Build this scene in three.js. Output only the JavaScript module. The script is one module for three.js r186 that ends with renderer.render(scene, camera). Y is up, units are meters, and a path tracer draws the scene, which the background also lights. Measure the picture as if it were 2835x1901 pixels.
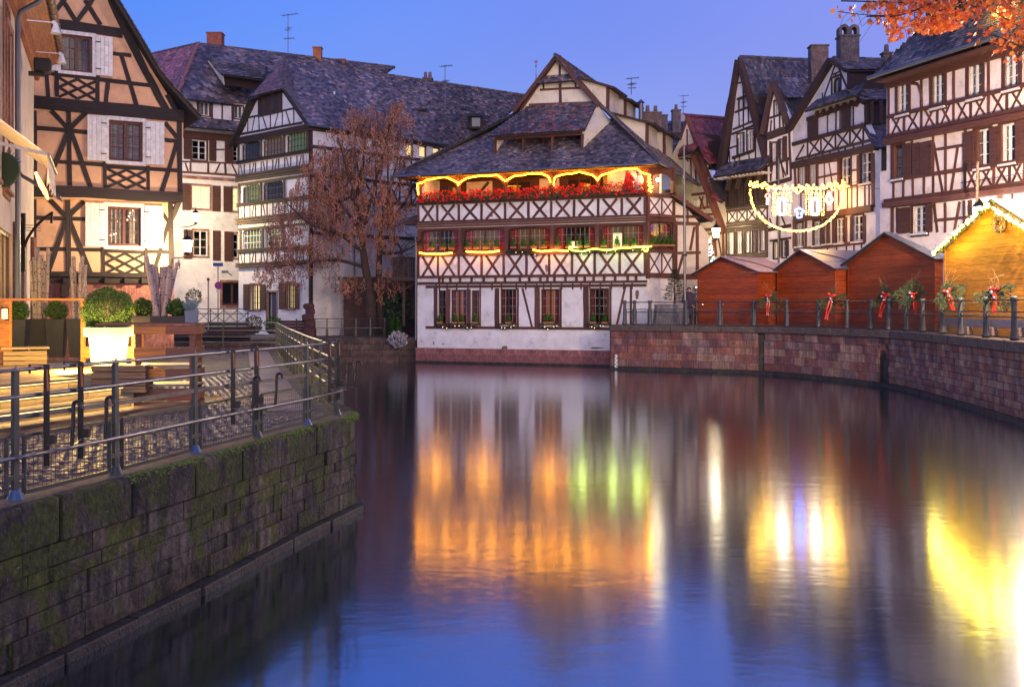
import * as THREE from 'three';
import { mergeGeometries } from 'three/addons/utils/BufferGeometryUtils.js';
import { RoundedBoxGeometry } from 'three/addons/geometries/RoundedBoxGeometry.js';
import { MarchingCubes } from 'three/addons/objects/MarchingCubes.js';
import { RectAreaLightUniformsLib } from 'three/addons/lights/RectAreaLightUniformsLib.js';
RectAreaLightUniformsLib.init();

// ---------- camera: eye 3 m above the water, level, lens shifted down so that verticals stay upright
const scene = new THREE.Scene();
const FOC = 2900, CX = 1417.5, HY = 846, EYE = 3;          // focal length and horizon measured on the 2835 x 1901 photograph
const camera = new THREE.PerspectiveCamera(2 * Math.atan(950.5 / FOC) * 180 / Math.PI, 2835 / 1901, 0.1, 3000);
camera.position.set(0, EYE, 0);
camera.setViewOffset(2835, 1901, 0, 950.5 - HY, 2835, 1901);
camera.updateProjectionMatrix();
const renderer = new THREE.WebGLRenderer({ antialias: true });
renderer.toneMapping = THREE.LinearToneMapping;
renderer.toneMappingExposure = 3.0;
renderer.shadowMap.enabled = true;

// ---------- dusk sky: blue, paler near the horizon, a little more violet to the right
const lin = (r, g, b) => [r, g, b].map((c) => { c /= 255; return c <= 0.04045 ? c / 12.92 : ((c + 0.055) / 1.055) ** 2.4; });
{
  const w = 512, h = 256, d = new Float32Array(w * h * 4);
  const low = [lin(146, 172, 234), lin(150, 160, 228)], mid = [lin(84, 146, 255), lin(136, 150, 240)], top = [lin(56, 112, 226), lin(82, 104, 218)];
  const mix = (a, b, t) => a.map((v, i) => v + (b[i] - v) * t), ss = (a, b, x) => { x = Math.min(1, Math.max(0, (x - a) / (b - a))); return x * x * (3 - 2 * x); };
  for (let j = 0; j < h; j++) for (let i = 0; i < w; i++) {
    const el = ((j + 0.5) / h - 0.5) * 180, az = ((i + 0.5) / w - 0.5) * 2 * Math.PI, x = Math.cos(az) * Math.cos(el * Math.PI / 180);
    const t = ss(-0.55, 0.45, x);
    let c = mix(mix(low[0], low[1], t), mix(mid[0], mid[1], t), ss(3, 17, el));
    c = mix(c, mix(top[0], top[1], t), ss(14, 70, el));
    const cl = 1 + 0.05 * (Math.sin(az * 7 + el * 0.21) * Math.sin(el * 0.33 + az * 3) + 0.6 * Math.sin(az * 13 - el * 0.5));
    c = c.map((v, q) => v * (1 + (cl - 1) * [1, 0.8, 0.35][q]));
    const k = (j * w + i) * 4;
    d[k] = c[0] / 3; d[k + 1] = c[1] / 3; d[k + 2] = c[2] / 3; d[k + 3] = 1;
  }
  const sky = new THREE.DataTexture(d, w, h, THREE.RGBAFormat, THREE.FloatType);
  sky.mapping = THREE.EquirectangularReflectionMapping; sky.magFilter = THREE.LinearFilter; sky.needsUpdate = true;
  scene.background = sky; scene.environment = sky;
}
// the last glow of the western sky, behind the camera: broad and soft
const sun = new THREE.DirectionalLight(new THREE.Color(1.0, 0.75, 0.61), 0.84);
sun.position.set(9, 15, 60); sun.target.position.set(2, 4, -45);
sun.castShadow = true; sun.shadow.radius = 125; sun.shadow.mapSize.set(2048, 2048);
Object.assign(sun.shadow.camera, { left: -60, right: 60, top: 50, bottom: -50, near: 1, far: 260 });
scene.add(sun, sun.target);

// ---------- helpers
const V = (x, y, z) => new THREE.Vector3(x, y, z);
let seed = 20231201;
const rnd = () => { seed = (seed * 1664525 + 1013904223) >>> 0; return seed / 4294967296; };
const rr = (a, b) => a + (b - a) * rnd();
const ORD = ['first', 'second', 'third', 'fourth', 'fifth', 'sixth', 'seventh', 'eighth', 'ninth', 'tenth', 'eleventh', 'twelfth', 'thirteenth', 'fourteenth', 'fifteenth', 'sixteenth', 'seventeenth', 'eighteenth'];
const at = (x, y, Z) => V((x - CX) / FOC * Z, EYE + (HY - y) / FOC * Z, -Z);          // photograph point at a measured depth
const onY = (x, y, Y) => at(x, y, FOC * (EYE - Y) / (y - HY));                        // photograph point on a level surface
const used = {};
const numbered = (n) => { used[n] = (used[n] ?? -1) + 1; return used[n] ? n + '_' + String(used[n]).padStart(3, '0') : n; };
function shade(o) { o.castShadow = true; o.receiveShadow = true; return o; }
function thing(name, label, category, pos = V(0, 0, 0), group, turn = 0) {
  const o = new THREE.Group(); o.name = numbered(name); o.position.copy(pos); o.rotation.y = turn; o.userData = { label, category };
  if (group) o.userData.group = group;
  scene.add(o); return o;
}
function part(parent, name, geo, mat, pos, turn) {
  const m = shade(new THREE.Mesh(geo, mat)); m.name = name; if (pos) m.position.copy(pos); if (turn) m.rotation.y = turn; parent.add(m); return m;
}
function sub(parent, name, pos) { const g = new THREE.Group(); g.name = name; if (pos) g.position.copy(pos); parent.add(g); return g; }
function solo(name, label, category, geo, mat, pos, group, turn) {
  const m = part(scene, numbered(name), geo, mat, pos, turn); m.userData = { label, category }; if (group) m.userData.group = group; return m;
}
function struct(name, geo, mat) { const m = part(scene, numbered(name), geo, mat); m.userData = { kind: 'structure' }; return m; }
function clone(o, label, pos, turn) { const c = o.clone(); c.name = numbered(o.name.replace(/_\d{3}$/, '')); c.userData = { ...o.userData, label }; if (pos) c.position.copy(pos); if (turn !== undefined) c.rotation.y = turn; scene.add(c); return c; }
function instanced(parent, name, geo, mat, list, kind = 'stuff') {     // list of [Matrix4, Color?]
  const m = shade(new THREE.InstancedMesh(geo, mat, list.length)); m.name = name;
  list.forEach(([mx, c], i) => { m.setMatrixAt(i, mx); if (c) m.setColorAt(i, c); });
  m.userData = { kind }; parent.add(m); return m;
}
const clean = (g) => { const q = g.index ? g.toNonIndexed() : g; for (const k of Object.keys(q.attributes)) if (!['position', 'normal', 'uv'].includes(k)) q.deleteAttribute(k); if (!q.attributes.uv) q.setAttribute('uv', new THREE.BufferAttribute(new Float32Array(q.attributes.position.count * 2), 2)); if (!q.attributes.normal) q.computeVertexNormals(); return q; };
const join = (...gs) => mergeGeometries(gs.flat().map(clean));
function cubeUV(g, s = 1, ou = 0, ov = 0) {                               // uv in metres, by the side a face points to
  g = clean(g); const p = g.attributes.position, n = g.attributes.normal, uv = g.attributes.uv;
  for (let i = 0; i < p.count; i++) {
    const ax = Math.abs(n.getX(i)), ay = Math.abs(n.getY(i)), az = Math.abs(n.getZ(i));
    const [a, b] = ay > ax && ay > az ? [p.getX(i), p.getZ(i)] : ax > az ? [p.getZ(i), p.getY(i)] : [p.getX(i), p.getY(i)];
    uv.setXY(i, a * s + ou, b * s + ov);
  }
  return g;
}
const box = (x0, y0, z0, x1, y1, z1) => { const g = new THREE.BoxGeometry(Math.abs(x1 - x0), Math.abs(y1 - y0), Math.abs(z1 - z0)); g.translate((x0 + x1) / 2, (y0 + y1) / 2, (z0 + z1) / 2); return cubeUV(g); };
const rbox = (w, h, d, r = 0.02, seg = 1) => cubeUV(new RoundedBoxGeometry(w, h, d, seg, Math.min(r, w / 2.1, h / 2.1, d / 2.1)));
function tube(pts, r, seg = 6, along = 0) { const c = new THREE.CatmullRomCurve3(pts, false, 'catmullrom', 0.3); return new THREE.TubeGeometry(c, along || Math.max(1, (pts.length - 1) * 3), r, seg, false); }
function rod(a, b, r0, r1 = r0, seg = 6) {
  const L = a.distanceTo(b), g = new THREE.CylinderGeometry(r1, r0, L, seg, 1); g.translate(0, L / 2, 0);
  g.applyQuaternion(new THREE.Quaternion().setFromUnitVectors(V(0, 1, 0), b.clone().sub(a).normalize())); g.translate(a.x, a.y, a.z); return g;
}
function bar(a, b, w, h) {                                               // flat bar, w across (level), h tall
  const d = b.clone().sub(a), L = d.length(), g = new THREE.BoxGeometry(L, h, w); d.normalize();
  const side = V(0, 1, 0).cross(d).negate().normalize(), up = side.clone().cross(d).normalize();
  const m = new THREE.Matrix4().makeBasis(d, Math.abs(d.y) > 0.999 ? V(1, 0, 0) : up.y < 0 ? up.negate() : up, Math.abs(d.y) > 0.999 ? V(0, 0, d.y > 0 ? -1 : 1) : V(0, 0, 0).crossVectors(d, up)); g.applyMatrix4(m);
  g.translate((a.x + b.x) / 2, (a.y + b.y) / 2, (a.z + b.z) / 2); return cubeUV(g);
}
function quadGeo(a, b, c, d) { const g = new THREE.BufferGeometry(); g.setAttribute('position', new THREE.Float32BufferAttribute([a, b, c, a, c, d].flatMap((v) => [v.x, v.y, v.z]), 3)); g.computeVertexNormals(); return cubeUV(g); }
function slabGeo(a, b, c, d, t) {                                        // quad with thickness t below it
  const n = b.clone().sub(a).cross(d.clone().sub(a)).normalize().multiplyScalar(-t), lo = [a, b, c, d].map((v) => v.clone().add(n));
  const [e, f, g, h] = lo;
  return join(quadGeo(a, b, c, d), quadGeo(h, g, f, e), quadGeo(e, f, b, a), quadGeo(f, g, c, b), quadGeo(g, h, d, c), quadGeo(h, e, a, d));
}
function polyPrism(pts, y0, y1) {                                         // footprint in [x, z] world, from y0 to y1
  const s = new THREE.Shape(pts.map(([x, z]) => new THREE.Vector2(x, -z))), g = new THREE.ExtrudeGeometry(s, { depth: y1 - y0, bevelEnabled: false });
  g.rotateX(-Math.PI / 2); g.translate(0, y0, 0); return cubeUV(g);
}
// hand-hewn timber from a to b lying in the plane z: three lengths, edges a little out of true, grain along it
function timber(ax, ay, bx, by, w, z0, z1) {
  const L = Math.hypot(bx - ax, by - ay), cx = (bx - ax) / L, cy = (by - ay) / L, pos = [], uv = [], n = 3, ring = [], uo = rnd() * 5, vo = rnd() * 5;
  for (let i = 0; i <= n; i++) {
    const t = i / n * L, e = w * 0.05, a = -w / 2 + rr(-e, e), b = w / 2 + rr(-e, e), f = z1 + rr(-0.004, 0.004), off = i && i < n ? rr(-e, e) : 0;
    ring.push([[a + off, z0], [b + off, z0], [b + off - 0.012, f], [a + off + 0.012, f]].map(([s, z]) => [ax + cx * t - cy * s, ay + cy * t + cx * s, z, t]));
  }
  const tri = (p, q, r, ua, ub, uc) => { pos.push(...p.slice(0, 3), ...q.slice(0, 3), ...r.slice(0, 3)); uv.push(...ua, ...ub, ...uc); };
  for (let i = 0; i < n; i++) for (let k = 0; k < 4; k++) {
    const a = ring[i][k], b = ring[i + 1][k], c = ring[i + 1][(k + 1) % 4], d = ring[i][(k + 1) % 4], v0 = vo + k * w, v1 = vo + (k + 1) * w;
    tri(a, d, c, [uo + a[3], v0], [uo + d[3], v1], [uo + c[3], v1]); tri(a, c, b, [uo + a[3], v0], [uo + c[3], v1], [uo + b[3], v0]);
  }
  for (const [r, s] of [[ring[0], 1], [ring[n], 0]]) { const q = s ? [0, 1, 2, 3] : [3, 2, 1, 0], u = [[uo, vo], [uo + w, vo], [uo + w, vo + w], [uo, vo + w]]; tri(r[q[0]], r[q[1]], r[q[2]], u[0], u[1], u[2]); tri(r[q[0]], r[q[2]], r[q[3]], u[0], u[2], u[3]); }
  const g = new THREE.BufferGeometry(); g.setAttribute('position', new THREE.Float32BufferAttribute(pos, 3)); g.setAttribute('uv', new THREE.Float32BufferAttribute(uv, 2)); g.computeVertexNormals(); return g;
}

// ---------- textures
const hash = (x, y, s) => { let h = Math.imul(x | 0, 374761393) ^ Math.imul(y | 0, 668265263) ^ Math.imul(s | 0, 2147483647 - 99991); h = Math.imul(h ^ (h >>> 13), 1274126177); return ((h ^ (h >>> 16)) >>> 0) / 4294967296; };
function vnoise(x, y, per, s) {
  const xi = Math.floor(x), yi = Math.floor(y), fx = x - xi, fy = y - yi, u = fx * fx * (3 - 2 * fx), v = fy * fy * (3 - 2 * fy), w = (a) => ((a % per) + per) % per;
  const a = hash(w(xi), w(yi), s), b = hash(w(xi + 1), w(yi), s), c = hash(w(xi), w(yi + 1), s), d = hash(w(xi + 1), w(yi + 1), s);
  return a + (b - a) * u + (c - a) * v + (a - b - c + d) * u * v;
}
function fbm(u, v, per, oct, s) { let t = 0, a = 0.5, n = 0; for (let o = 0; o < oct; o++) { t += a * vnoise(u * per, v * per, per, s + o * 17); n += a; a *= 0.55; per *= 2; } return t / n; }
function tex(w, h, fn, size, srgb = true) {                                // fn(u, v) -> [r, g, b] 0..1; size: metres per repeat
  const d = new Uint8Array(w * h * 4);
  for (let j = 0; j < h; j++) for (let i = 0; i < w; i++) { const c = fn((i + 0.5) / w, (j + 0.5) / h), k = (j * w + i) * 4; d[k] = Math.min(255, Math.max(0, c[0] * 255)); d[k + 1] = Math.min(255, Math.max(0, c[1] * 255)); d[k + 2] = Math.min(255, Math.max(0, c[2] * 255)); d[k + 3] = 255; }
  const t = new THREE.DataTexture(d, w, h); t.wrapS = t.wrapT = THREE.RepeatWrapping; t.magFilter = THREE.LinearFilter; t.minFilter = THREE.LinearMipmapLinearFilter; t.generateMipmaps = true;
  if (srgb) t.colorSpace = THREE.SRGBColorSpace; if (size) t.repeat.set(1 / (size[0] ?? size), 1 / (size[1] ?? size)); t.needsUpdate = true; return t;
}
const g3 = (x) => [x, x, x];
const T = {};
T.plaster = tex(512, 512, (u, v) => { const a = fbm(u, v, 4, 5, 3), b = fbm(u, v, 32, 3, 8), s = fbm(u * 1, v, 6, 4, 31); const k = 0.86 + 0.16 * a + 0.06 * (b - 0.5) - (s > 0.62 ? (s - 0.62) * 0.7 : 0); return [k, k * (0.985 + 0.02 * b), k * (0.965 + 0.03 * a)]; }, 3.1);
T.plasterB = tex(256, 256, (u, v) => g3(0.5 * fbm(u, v, 16, 4, 5) + 0.5 * fbm(u, v, 4, 3, 6)), 2.3, false);
T.wood = tex(512, 256, (u, v) => { const w = fbm(u, v, 4, 3, 12) * 0.25, g = vnoise(u * 4, (v + w * 0.1) * 64, 64, 4), f = vnoise(u * 16, v * 128, 128, 9), c = fbm(u, v, 3, 3, 22); const k = 0.62 + 0.3 * g + 0.18 * (f - 0.5) + 0.28 * (c - 0.5); return [k, k * 0.96, k * 0.92]; }, [1.6, 0.8]);
T.woodB = tex(512, 256, (u, v) => g3(0.6 * vnoise(u * 4, v * 64, 64, 4) + 0.4 * vnoise(u * 12, v * 128, 128, 9)), [1.6, 0.8], false);
T.stone = tex(512, 512, (u, v) => { const a = fbm(u, v, 5, 5, 41), b = fbm(u, v, 40, 3, 43), st = vnoise(u * 48, v * 5, 48, 44); const k = 0.62 + 0.5 * (a - 0.5) + 0.32 * (b - 0.5) + 0.2 * (st - 0.5) + 0.2; return [k, k * (0.95 + 0.08 * a), k * (0.93 + 0.1 * b)]; }, 1.7);
T.stoneB = tex(512, 512, (u, v) => g3(0.55 * fbm(u, v, 8, 5, 46) + 0.45 * fbm(u, v, 48, 3, 47)), 1.3, false);
T.noise = tex(256, 256, (u, v) => g3(0.5 * fbm(u, v, 8, 5, 61) + 0.5 * fbm(u, v, 64, 2, 62)), 0.9, false);
T.fine = tex(256, 256, (u, v) => { const k = 0.8 + 0.25 * fbm(u, v, 8, 5, 65); return g3(k); }, 0.6);
T.brick = tex(128, 128, (u, v) => { const k = 0.75 + 0.35 * fbm(u, v, 6, 4, 70); return [k, k * 0.95, k * 0.93]; }, 1.0);
const lc = (hex, k = 1) => new THREE.Color(hex).multiplyScalar(k);
function std(color, o = {}) { return new THREE.MeshStandardMaterial({ color, roughness: 0.85, ...o }); }
function phys(color, o = {}) { return new THREE.MeshPhysicalMaterial({ color, ...o }); }
const rgb = (r, g, b) => new THREE.Color().setRGB(r, g, b);
const M = {
  white: std(rgb(0.8, 0.77, 0.75), { map: T.plaster, bumpMap: T.plasterB, bumpScale: 0.006 }),
  cream: std(rgb(0.74, 0.66, 0.52), { map: T.plaster, bumpMap: T.plasterB, bumpScale: 0.006 }),
  pinkish: std(rgb(0.84, 0.74, 0.68), { map: T.plaster, bumpMap: T.plasterB, bumpScale: 0.006 }),
  apricot: std(rgb(0.76, 0.45, 0.27), { map: T.plaster, bumpMap: T.plasterB, bumpScale: 0.006 }),
  shopwall: std(rgb(0.66, 0.55, 0.43), { map: T.plaster, bumpMap: T.plasterB, bumpScale: 0.005 }),
  rosebase: std(rgb(0.46, 0.19, 0.15), { map: T.stone, bumpMap: T.plasterB, bumpScale: 0.008 }),
  timber: [0.9, 1.2, 1.6].map((k) => std(rgb(0.064 * k, 0.034 * k, 0.027 * k), { map: T.wood, bumpMap: T.woodB, bumpScale: 0.008, roughness: 0.75 })),
  red: [0.85, 1.1, 1.4].map((k) => std(rgb(0.135 * k, 0.052 * k, 0.036 * k), { map: T.wood, bumpMap: T.woodB, bumpScale: 0.008, roughness: 0.75 })),
  grey: [0.9, 1.1, 1.4].map((k) => std(rgb(0.1 * k, 0.075 * k, 0.052 * k), { map: T.wood, bumpMap: T.woodB, bumpScale: 0.008, roughness: 0.8 })),
  black: [0.8, 1, 1.3].map((k) => std(rgb(0.03 * k, 0.018 * k, 0.017 * k), { map: T.wood, bumpMap: T.woodB, bumpScale: 0.01, roughness: 0.7 })),
  sash: std(rgb(0.16, 0.045, 0.022), { map: T.wood, roughness: 0.5 }),
  whitePaint: std(rgb(0.74, 0.73, 0.71), { map: T.fine, roughness: 0.6 }),
  shutterW: std(rgb(0.8, 0.79, 0.77), { map: T.fine, bumpMap: T.woodB, bumpScale: 0.003, roughness: 0.6 }),
  shutterB: std(rgb(0.11, 0.045, 0.033), { map: T.wood, bumpMap: T.woodB, bumpScale: 0.004, roughness: 0.7 }),
  glass: phys(rgb(0.9, 0.92, 0.92), { transmission: 1, thickness: 0, roughness: 0.03, ior: 1.5 }),
  room: std(rgb(0.075, 0.06, 0.052), { map: T.plaster, roughness: 1 }),  // dark base colour stands in for the shade inside unlit rooms
  curtain: std(rgb(0.42, 0.4, 0.38), { map: T.wood, roughness: 1 }),
  redCurtain: std(rgb(0.5, 0.035, 0.03), { map: T.wood, roughness: 0.95 }),
  litWarm: std(rgb(0.6, 0.5, 0.3), { emissive: rgb(1, 0.72, 0.3), emissiveIntensity: 0.36 }),
  litYellow: std(rgb(0.6, 0.55, 0.3), { emissive: rgb(1, 0.92, 0.46), emissiveIntensity: 0.33 }),
  litGreen: std(rgb(0.08, 0.1, 0.04), { emissive: rgb(0.6, 0.8, 0.16), emissiveIntensity: 0.035 }),
  litDim: std(rgb(0.07, 0.05, 0.035), { emissive: rgb(1, 0.45, 0.12), emissiveIntensity: 0.03 }),
  roofDeck: std(rgb(0.05, 0.045, 0.045), { map: T.wood }),
  tile: std(rgb(1, 1, 1), { map: T.brick, bumpMap: T.noise, bumpScale: 0.006, roughness: 0.62 }),
  zinc: std(rgb(0.17, 0.18, 0.2), { metalness: 0.55, roughness: 0.42, map: T.fine }),
  zincRoof: std(rgb(0.34, 0.34, 0.37), { metalness: 0.3, roughness: 0.45, map: T.fine }),
  iron: std(rgb(0.055, 0.062, 0.062), { metalness: 0.5, roughness: 0.42, map: T.fine }),
  galv: std(rgb(0.2, 0.2, 0.2), { metalness: 0.8, roughness: 0.36, map: T.fine }),
  blackIron: std(rgb(0.016, 0.014, 0.014), { metalness: 0.3, roughness: 0.45 }),
  brick: std(rgb(0.3, 0.1, 0.07), { map: T.brick, bumpMap: T.noise, bumpScale: 0.008 }),
  brickO: std(rgb(0.4, 0.15, 0.07), { map: T.brick, bumpMap: T.noise, bumpScale: 0.008 }),
  chimney: std(rgb(0.24, 0.18, 0.17), { map: T.stone, bumpMap: T.noise, bumpScale: 0.008 }),
  sandstone: std(rgb(0.34, 0.15, 0.11), { map: T.stone, bumpMap: T.stoneB, bumpScale: 0.01 }),
  sandTrim: std(rgb(0.42, 0.2, 0.13), { map: T.stone, bumpMap: T.stoneB, bumpScale: 0.006 }),
};
const tim = (set) => set[Math.floor(rnd() * set.length)];
const glow = (r, g, b, k) => std(rgb(0.5, 0.5, 0.5), { emissive: rgb(r, g, b), emissiveIntensity: k });
function lamp(parent, x, y, z, color, I, r = 4) { const l = new THREE.PointLight(color, I); l.position.set(x, y, z); l.castShadow = true; l.shadow.radius = r; parent.add(l); return l; }

// ---------- facade: a wall plane from A to B (ground plan, metres right of and ahead of the camera); local x along it, y up, z outwards
class Facade {
  constructor(house, A, B, y0) {
    Object.assign(this, { house, y0, holes: [] });
    this.A = V(A[0], y0, -A[1]); const e = V(B[0] - A[0], 0, -(B[1] - A[1])); this.len = e.length(); this.d = e.normalize(); this.n = V(-this.d.z, 0, this.d.x);
    this.turn = Math.atan2(-this.d.z, this.d.x);
  }
  p(x, y, off = 0) {
    const r = V((x - CX) / FOC, (HY - y) / FOC, -1), q = this.A.clone().addScaledVector(this.n, off), t = q.clone().sub(V(0, EYE, 0)).dot(this.n) / r.dot(this.n), h = r.multiplyScalar(t).add(V(0, EYE, 0));
    return [h.clone().sub(this.A).dot(this.d), h.y - this.y0];
  }
  world(u, v, w = 0) { return this.A.clone().addScaledVector(this.d, u).addScaledVector(this.n, w).setY(this.y0 + v); }
  seat(o) { o.position.copy(this.A).sub(this.house.position); o.rotation.y = this.turn; return o; }
  part(name, geo, mat, parent) { if (parent) return part(parent, name, geo, mat); return this.seat(part(this.house, name, geo, mat)); }
  group(name) { return this.seat(sub(this.house, name)); }
  beam(x0, y0, x1, y1, w, set, o = {}) {                                  // photograph points of its middle line
    const off = o.off ?? 0, a = this.p(x0, y0, off), b = this.p(x1, y1, off); if (o.level) b[1] = a[1] = (a[1] + b[1]) / 2; if (o.plumb) a[0] = b[0] = (a[0] + b[0]) / 2;
    return this.beamUV(a[0], a[1], b[0], b[1], w, set, o);
  }
  beamUV(u0, v0, u1, v1, w, set, o = {}) { const off = o.off ?? 0, k = (o.layer ?? 0) * 0.004 + rr(0, 0.0035), m = tim(set); return this.part(o.name ?? 'timber', timber(u0, v0, u1, v1, w, off - 0.12, off + (o.proud ?? 0.02) + k), m); }
  lattice(u0, v0, u1, v1, w, set, o = {}) {
    const P = (a, b) => [u0 + (u1 - u0) * a, v0 + (v1 - v0) * b];
    for (const [a, b, c, d] of [[0, 0, 1, 1], [0, 1, 1, 0], [0, 0.5, 0.5, 0], [0.5, 0, 1, 0.5], [1, 0.5, 0.5, 1], [0.5, 1, 0, 0.5]]) this.beamUV(...P(a, b), ...P(c, d), w, set, { ...o, layer: (o.layer ?? 0) + (a === 0 && b === 1 ? 1 : 0) });
  }
  cross(u0, v0, u1, v1, w, set, o = {}) { this.beamUV(u0, v0, u1, v1, w, set, { ...o, layer: 0 }); this.beamUV(u0, v1, u1, v0, w, set, { ...o, layer: 1 }); }
  rect(x0, y0, x1, y1, off = 0) { const a = this.p(x0, y0, off), b = this.p(x1, y1, off); return [Math.min(a[0], b[0]), Math.min(a[1], b[1]), Math.max(a[0], b[0]), Math.max(a[1], b[1])]; }
  wall(name, outline, mat, o = {}) {                                      // outline in u, v; holes cut for the windows gathered so far
    const s = new THREE.Shape(outline.map(([u, v]) => new THREE.Vector2(u, v))), t = o.t ?? 0.3;
    for (const h of this.holes) { const p = new THREE.Path(); const [a, b, c, d] = h; if (h.arch) { p.moveTo(a, b); p.lineTo(c, b); p.lineTo(c, d - h.arch); p.quadraticCurveTo(c, d, (a + c) / 2, d); p.quadraticCurveTo(a, d, a, d - h.arch); } else { p.moveTo(a, b); p.lineTo(c, b); p.lineTo(c, d); p.lineTo(a, d); } p.closePath(); s.holes.push(p); }
    this.holes = [];
    const g = new THREE.ExtrudeGeometry(s, { depth: t, bevelEnabled: false, curveSegments: 6 }); g.translate(0, 0, (o.off ?? 0) - t); return this.part(name, cubeUV(g), mat);
  }
  // casement window: [u0, v0, u1, v1]
  window(R, o = {}) {
    const { cols = 2, rows = 3, frame = M.whitePaint, fw = 0.06, bw = 0.028, inside = M.room, off = 0, sill, casing, cw = 0.1, deep = 0.07, split = true, dim = false } = o, [a, b, c, d] = R;
    const h = R.slice(); if (o.arch) h.arch = o.arch; if (!o.noHole) this.holes.push(h);
    const g = this.group(o.name ?? 'window'), z = off - deep;
    if (o.label) g.userData.label = o.label;
    const ring = (u0, v0, u1, v1, w, za, zb) => [box(u0, v0, za, u0 + w, v1, zb), box(u1 - w, v0, za, u1, v1, zb), box(u0 + w, v0, za + 0.001, u1 - w, v0 + w, zb - 0.001), box(u0 + w, v1 - w, za + 0.001, u1 - w, v1, zb - 0.001)];
    const fr = ring(a + 0.004, b + 0.004, c - 0.004, d - 0.004, fw, z - 0.05, z + 0.01);
    if (split && cols % 2 === 0) fr.push(box((a + c) / 2 - fw * 0.6, b + fw, z - 0.045, (a + c) / 2 + fw * 0.6, d - fw, z + 0.022));
    part(g, 'frame', join(fr), frame);
    const iw = (c - a - 2 * fw) / cols, ih = (d - b - 2 * fw) / rows, bars = [];
    for (let i = 1; i < cols; i++) if (!(split && cols % 2 === 0 && i === cols / 2)) bars.push(box(a + fw + iw * i - bw / 2, b + fw, z - 0.03, a + fw + iw * i + bw / 2, d - fw, z));
    for (let j = 1; j < rows; j++) bars.push(box(a + fw, b + fw + ih * j - bw / 2, z - 0.029, c - fw, b + fw + ih * j + bw / 2, z - 0.002));
    if (bars.length) part(g, 'glazing_grid', join(bars), frame);
    const pane = new THREE.PlaneGeometry(iw * 0.99, ih * 0.99);
    if (o.single) part(g, 'pane', new THREE.PlaneGeometry(c - a - 2 * fw, d - b - 2 * fw), M.glass, V((a + c) / 2, (b + d) / 2, z - 0.02));
    else for (let i = 0; i < cols; i++) for (let j = 0; j < rows; j++) part(g, 'pane', pane, M.glass, V(a + fw + iw * (i + 0.5), b + fw + ih * (j + 0.5), z - 0.02 + rr(-0.002, 0.002)));
    if (inside === M.room) { const k = off - 2.3, e = 0.06; part(g, 'interior', join(box(a - e, b - e, k - 0.04, c + e, d + e, k), box(a - e - 0.03, b - e, k, a - e, d + e, off - 0.31), box(c + e, b - e, k, c + e + 0.03, d + e, off - 0.31), box(a - e, b - e - 0.03, k, c + e, b - e, off - 0.31), box(a - e, d + e, k, c + e, d + e + 0.03, off - 0.31)), inside); }
    else part(g, o.insideName ?? 'interior', box(a - 0.05, b - 0.05, off - 0.42, c + 0.05, d + 0.05, off - 0.36), inside);
    if (o.curtains) for (const s of [0, 1]) { const k = o.curtains, w = (c - a) * k, u0 = s ? c - fw - w : a + fw, cg = new THREE.PlaneGeometry(w, d - b - 2 * fw, 16, 1), q = cg.attributes.position; for (let i = 0; i < q.count; i++) q.setZ(i, 0.02 * Math.sin(q.getX(i) * 55)); cg.computeVertexNormals(); part(g, 'curtain', cubeUV(cg), o.curtainMat ?? M.curtain, V(u0 + w / 2, (b + d) / 2, z - 0.1)); }
    if (casing) part(g, 'casing', join(ring(a - cw, b - cw, c + cw, d + cw, cw, off - 0.08, off + 0.035)), casing);
    if (sill) part(g, 'sill', box(a - 0.08, b - 0.07, off - 0.03, c + 0.08, b, off + 0.11), sill);
    return g;
  }
  shutter(R, mat, o = {}) {                                               // board shutter folded back against the wall
    const [a, b, c, d] = R, off = (o.off ?? 0) + 0.05, g = this.group('shutter'), n = o.boards ?? 3, w = (c - a) / n;
    for (let i = 0; i < n; i++) part(g, 'board', box(a + w * i + 0.003, b, off, a + w * (i + 1) - 0.003, d, off + 0.03 + (i % 2) * 0.002), mat);
    if (o.louvre) { const m = Math.floor((d - b - 0.2) / 0.09), s = []; for (let i = 0; i < m; i++) s.push(box(a + 0.05, b + 0.1 + i * 0.09, off + 0.03, c - 0.05, b + 0.145 + i * 0.09, off + 0.05)); part(g, 'louvre_panel', join(s), mat); }
    for (const y of [b + (d - b) * 0.16, b + (d - b) * 0.84]) part(g, 'hinge', box(o.right ? a - 0.02 : c - 0.13, y - 0.015, off + 0.034, o.right ? a + 0.13 : c + 0.02, y + 0.015, off + 0.042), M.blackIron);
    return g;
  }
}
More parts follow.
